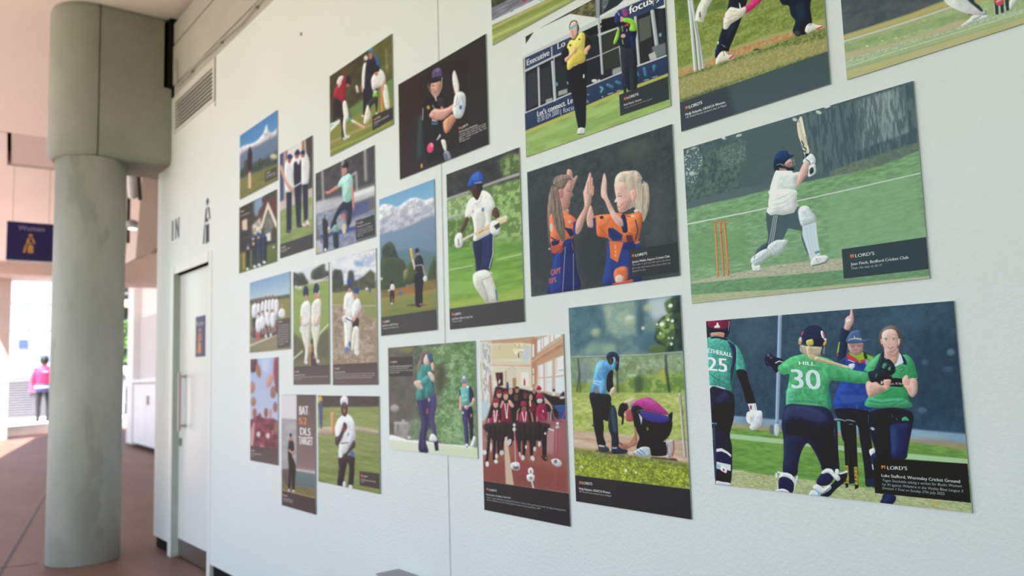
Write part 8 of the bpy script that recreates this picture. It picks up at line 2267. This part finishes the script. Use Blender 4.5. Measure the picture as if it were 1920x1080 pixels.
make_sheet('huddle', 'tall photo print of a huddle of faces looking down against blue sky', (-2.6912, -2.4538, -0.2738, 0.0633), 700, (51.88, 1.92, 3.49, 196.23), 22, """
r a8b8e0:
p a4b8e4 b3 gc0c4dc:-2 1 4046 0 4066 2498 -83 2614
p d0d8ee b6 a.7:1586 -2 2954 22 2709 561 1801 493
p 6a4048 b2 s:-2 1 994 18 909 422 374 542 -15 413
e a87468 b2:1216 475 4.883 14.04 -12
e b98478 b2:307 1119 5.607 11.84 0
e b08074 b2:458 1680 5.568 9.28 0
p a04858 b2 s:3505 32 4003 17 4019 631 3574 983 3374 567
e cc988c b2:2876 863 5.825 13.4 15
e a07068 b2:3343 1309 5.163 11.47 0
p 8a4a58 b2 s:3581 806 4059 690 4032 1335 3672 1219
e 9c6c68 b2:3645 1866 3.969 9.64 0
e a86c68 b2:660 2130 4.297 9.209 0
e 946060 b2:1411 2298 3.608 9.019 0
e 946060 b2:2335 2097 3.816 9.393 0
e c89490 b2:2982 2114 2.884 8.651 0
p 6a3c48 b3 n9c4860,8,1.2:-28 2425 1038 2215 2192 2310 3303 2284 4029 2383 4026 3424 -15 3606
e 9a6a68 b2:3763 2623 3.939 12.38 0
e c88c84 b2:245 3038 3.706 18.53 0
e e0c8cc b2:1248 2942 3.611 5.416 0
e e0c8cc b2:2616 2955 3.479 5.219 0
e c86078 b2:3282 2814 2.279 5.698 0
l d8a8a0 b2:551 2534 3.072 282 3407 3.695
e c09088 b2 a.7:1695 3409 4.152 5.931 0
p 5e4c4e b.5 g685a5b:-10 3432 4006 3396 4001 4000 -3 4001
p e08070 b.7:132 3568 277 3568 275 3636 130 3636
t d8d0d0 w1.2:299 3629 659 3624 55|LORD'S
t d0c8c8 w1.6:126 3741 1637 3724 49|Hemingford Girls
t b8b0b0 w.7:123 3828 604 3823 43|The huddle
""")
make_sheet('bat', 'tall photo print of a player beside a dark scoreboard reading BAT and TARGET', (-2.4255, -2.1801, -0.3914, -0.0536), 800, (63.71, 3.59, 10.20, 216.24), 23, """
r 8a7c7c:
p dcd8dc b3:-43 1 1927 7 1915 898 -6 913
l 9c9ca4 b2:-5 884 1.594 1878 888 1.499
p b4b0b4 b3 na49ea4,8,.9,3:-6 913 1877 910 1826 2501 26 2719
p 655353 b1.5 g8e7678:1890 7 4000 0 3995 2521 1825 2523
t e6e2e2 w2:2151 699 3171 686 310|BAT
t e08050 w2:3207 685 3348 683 162|:
t e0864e w2.4:2095 1032 3008 1025 232|52
t e6e2e2 w2:2260 1396 3428 1399 264|DLS
t e6e2e2 w2:2093 1731 3670 1708 286|TARGET
l c08478 b1.5:1749 2527 1.489 3961 2523 1.38
p c0b8b8 b1.5:1671 2592 3959 2559 3952 2664 1666 2675
p 6f7f84 b2 g667478:1628 2677 3952 2664 3955 3157 1786 3213
p 6a5c58 b2:26 2719 1724 2644 1686 3330 32 3399
p 7c7048 b2 n8a7c50,7,1:52 3001 732 3291 1786 3213 3955 3157 3969 3467 68 3481
p a88c68 b2 a.8:131 3437 1774 3432 3972 3415 3969 3467 87 3508
p 2e2628 b1.5 s:873 1714 1212 1560 1528 1743 1567 2074 1277 2144 1732 2506 1613 2952 1554 3340 1307 3359 1244 2756 1018 3381 788 3343 901 2666 788 2224
l cf9c90 b1.5:937 1992 3.685 1376 2083 3.629 1514 1993 3.012
e b98478 b1.5:1173 1562 2.75 5.5 0
e 2e2628 b1.5:1141 1450 2.449 3.673 0
e d8d8d8 b1:901 3401 1.827 2.74 0
e d8d8d8 b1:1438 3393 2.393 2.094 0
p 544546 b.5 g5a4b4c:68 3481 3968 3477 4003 3999 2 4000
p e08060 b.7:143 3588 303 3581 299 3660 139 3668
t d8d0d0 w1.2:319 3653 713 3649 56|LORD'S
t d0c8c8 w1.6:154 3762 1343 3751 45|Reading Blackcaps
t b8b0b0 w.7:151 3830 1339 3823 45|Chasing a target
""")
make_sheet('man_white', 'photo print of a man in a white cap and shirt, hand near face', (-2.1636, -1.8066, -0.2972, -0.0557), 800, (115.05, 4.44, 14.52, 171.82), 24, """
r 8a9458:
p 554b4b b3 n4c4444,8,.8:2 0 4001 0 3993 439 -9 571
p 8f9c5c b3 g7f8e4c v.08,5,5 n949c60,9,.8,5:-21 571 3993 452 3999 4001 -24 4002
p b8a890 b3 s:-22 1533 1099 1390 2563 1300 3974 1406 3967 1600 2553 1572 861 1821 -32 1793
p a8a474 b4 a.7:2566 1232 3979 1277 3974 1406 2561 1368
e d0b23c b2:147 197 5.221 7.831 0
p 565a80 b2 s:59 347 328 340 308 1439 191 1483 95 936
l d89868 b2:1044 822 6.237 1066 1678 6.22
p 322c36 b1.5 s:1479 2736 2413 2602 2478 3001 2363 3897 2057 3978 2139 3179 2047 2916 1876 3350 1696 3964 1346 3967 1459 3264
p e3e3e8 b1.5 s:1227 1453 1437 1052 1869 822 2178 843 2471 1102 2570 1638 2484 2052 2227 2211 2011 2507 1478 2757 1502 2138 1295 1944
p c8ccd4 b3 s a.7:1529 1434 1849 1344 1720 1980 1508 1997
p c8ccd4 b3 s a.6:2033 1954 2355 1518 2440 1920 2125 2221
p 4c3c40 b1.2 s:1211 1880 1284 2228 1502 2138 1838 1623 2034 1402 1959 1199 1802 1208 1686 1494 1462 1790
p 4c3c40 b1.2 s:2490 1916 2529 2183 2114 2496 1900 2726 1710 2781 1748 2603 2014 2438 2335 2031
l 6f2c38 b1:1875 1204 1.792 1899 1410 1.79
e 8a4048 b1.5:1823 1485 4.191 4.79 0
p 5a4040 b1.2 s:1655 376 2043 365 2060 710 1918 924 1681 795
e 8a6a62 b1.2:1855 662 2.395 4.79 0
p e8e8ee b1.2 s:1622 412 1622 131 1849 -6 2084 87 2093 398 1942 298 1763 317
l 4a3c3c b1:1609 2115 1.512 2080 2053 1.476
e 4a68b0 b2:2337 2508 4.073 5.819 0
p e8e8ee b1:1438 2425 1705 2364 1671 2716 1457 2760
e e0e0e8 b1:1803 3879 2.984 5.37 0
e e0e0e8 b1:2211 3934 4.089 3.505 0
t 5a5a60 w.6:2060 1779 2183 1783 166|F
p 4e4444 b.5:2785 3198 3978 3172 3972 3794 2791 3799
p e0705c b.7:2877 3326 2973 3327 2969 3427 2873 3427
t d8d0d0 w1.2:2988 3431 3254 3414 73|LORD'S
t d0c8c8 w1.6:2867 3568 3729 3555 60|Royal Plymouth Cricket Club
t b8b0b0 w.7:2864 3648 3075 3644 54|Howzat
""")
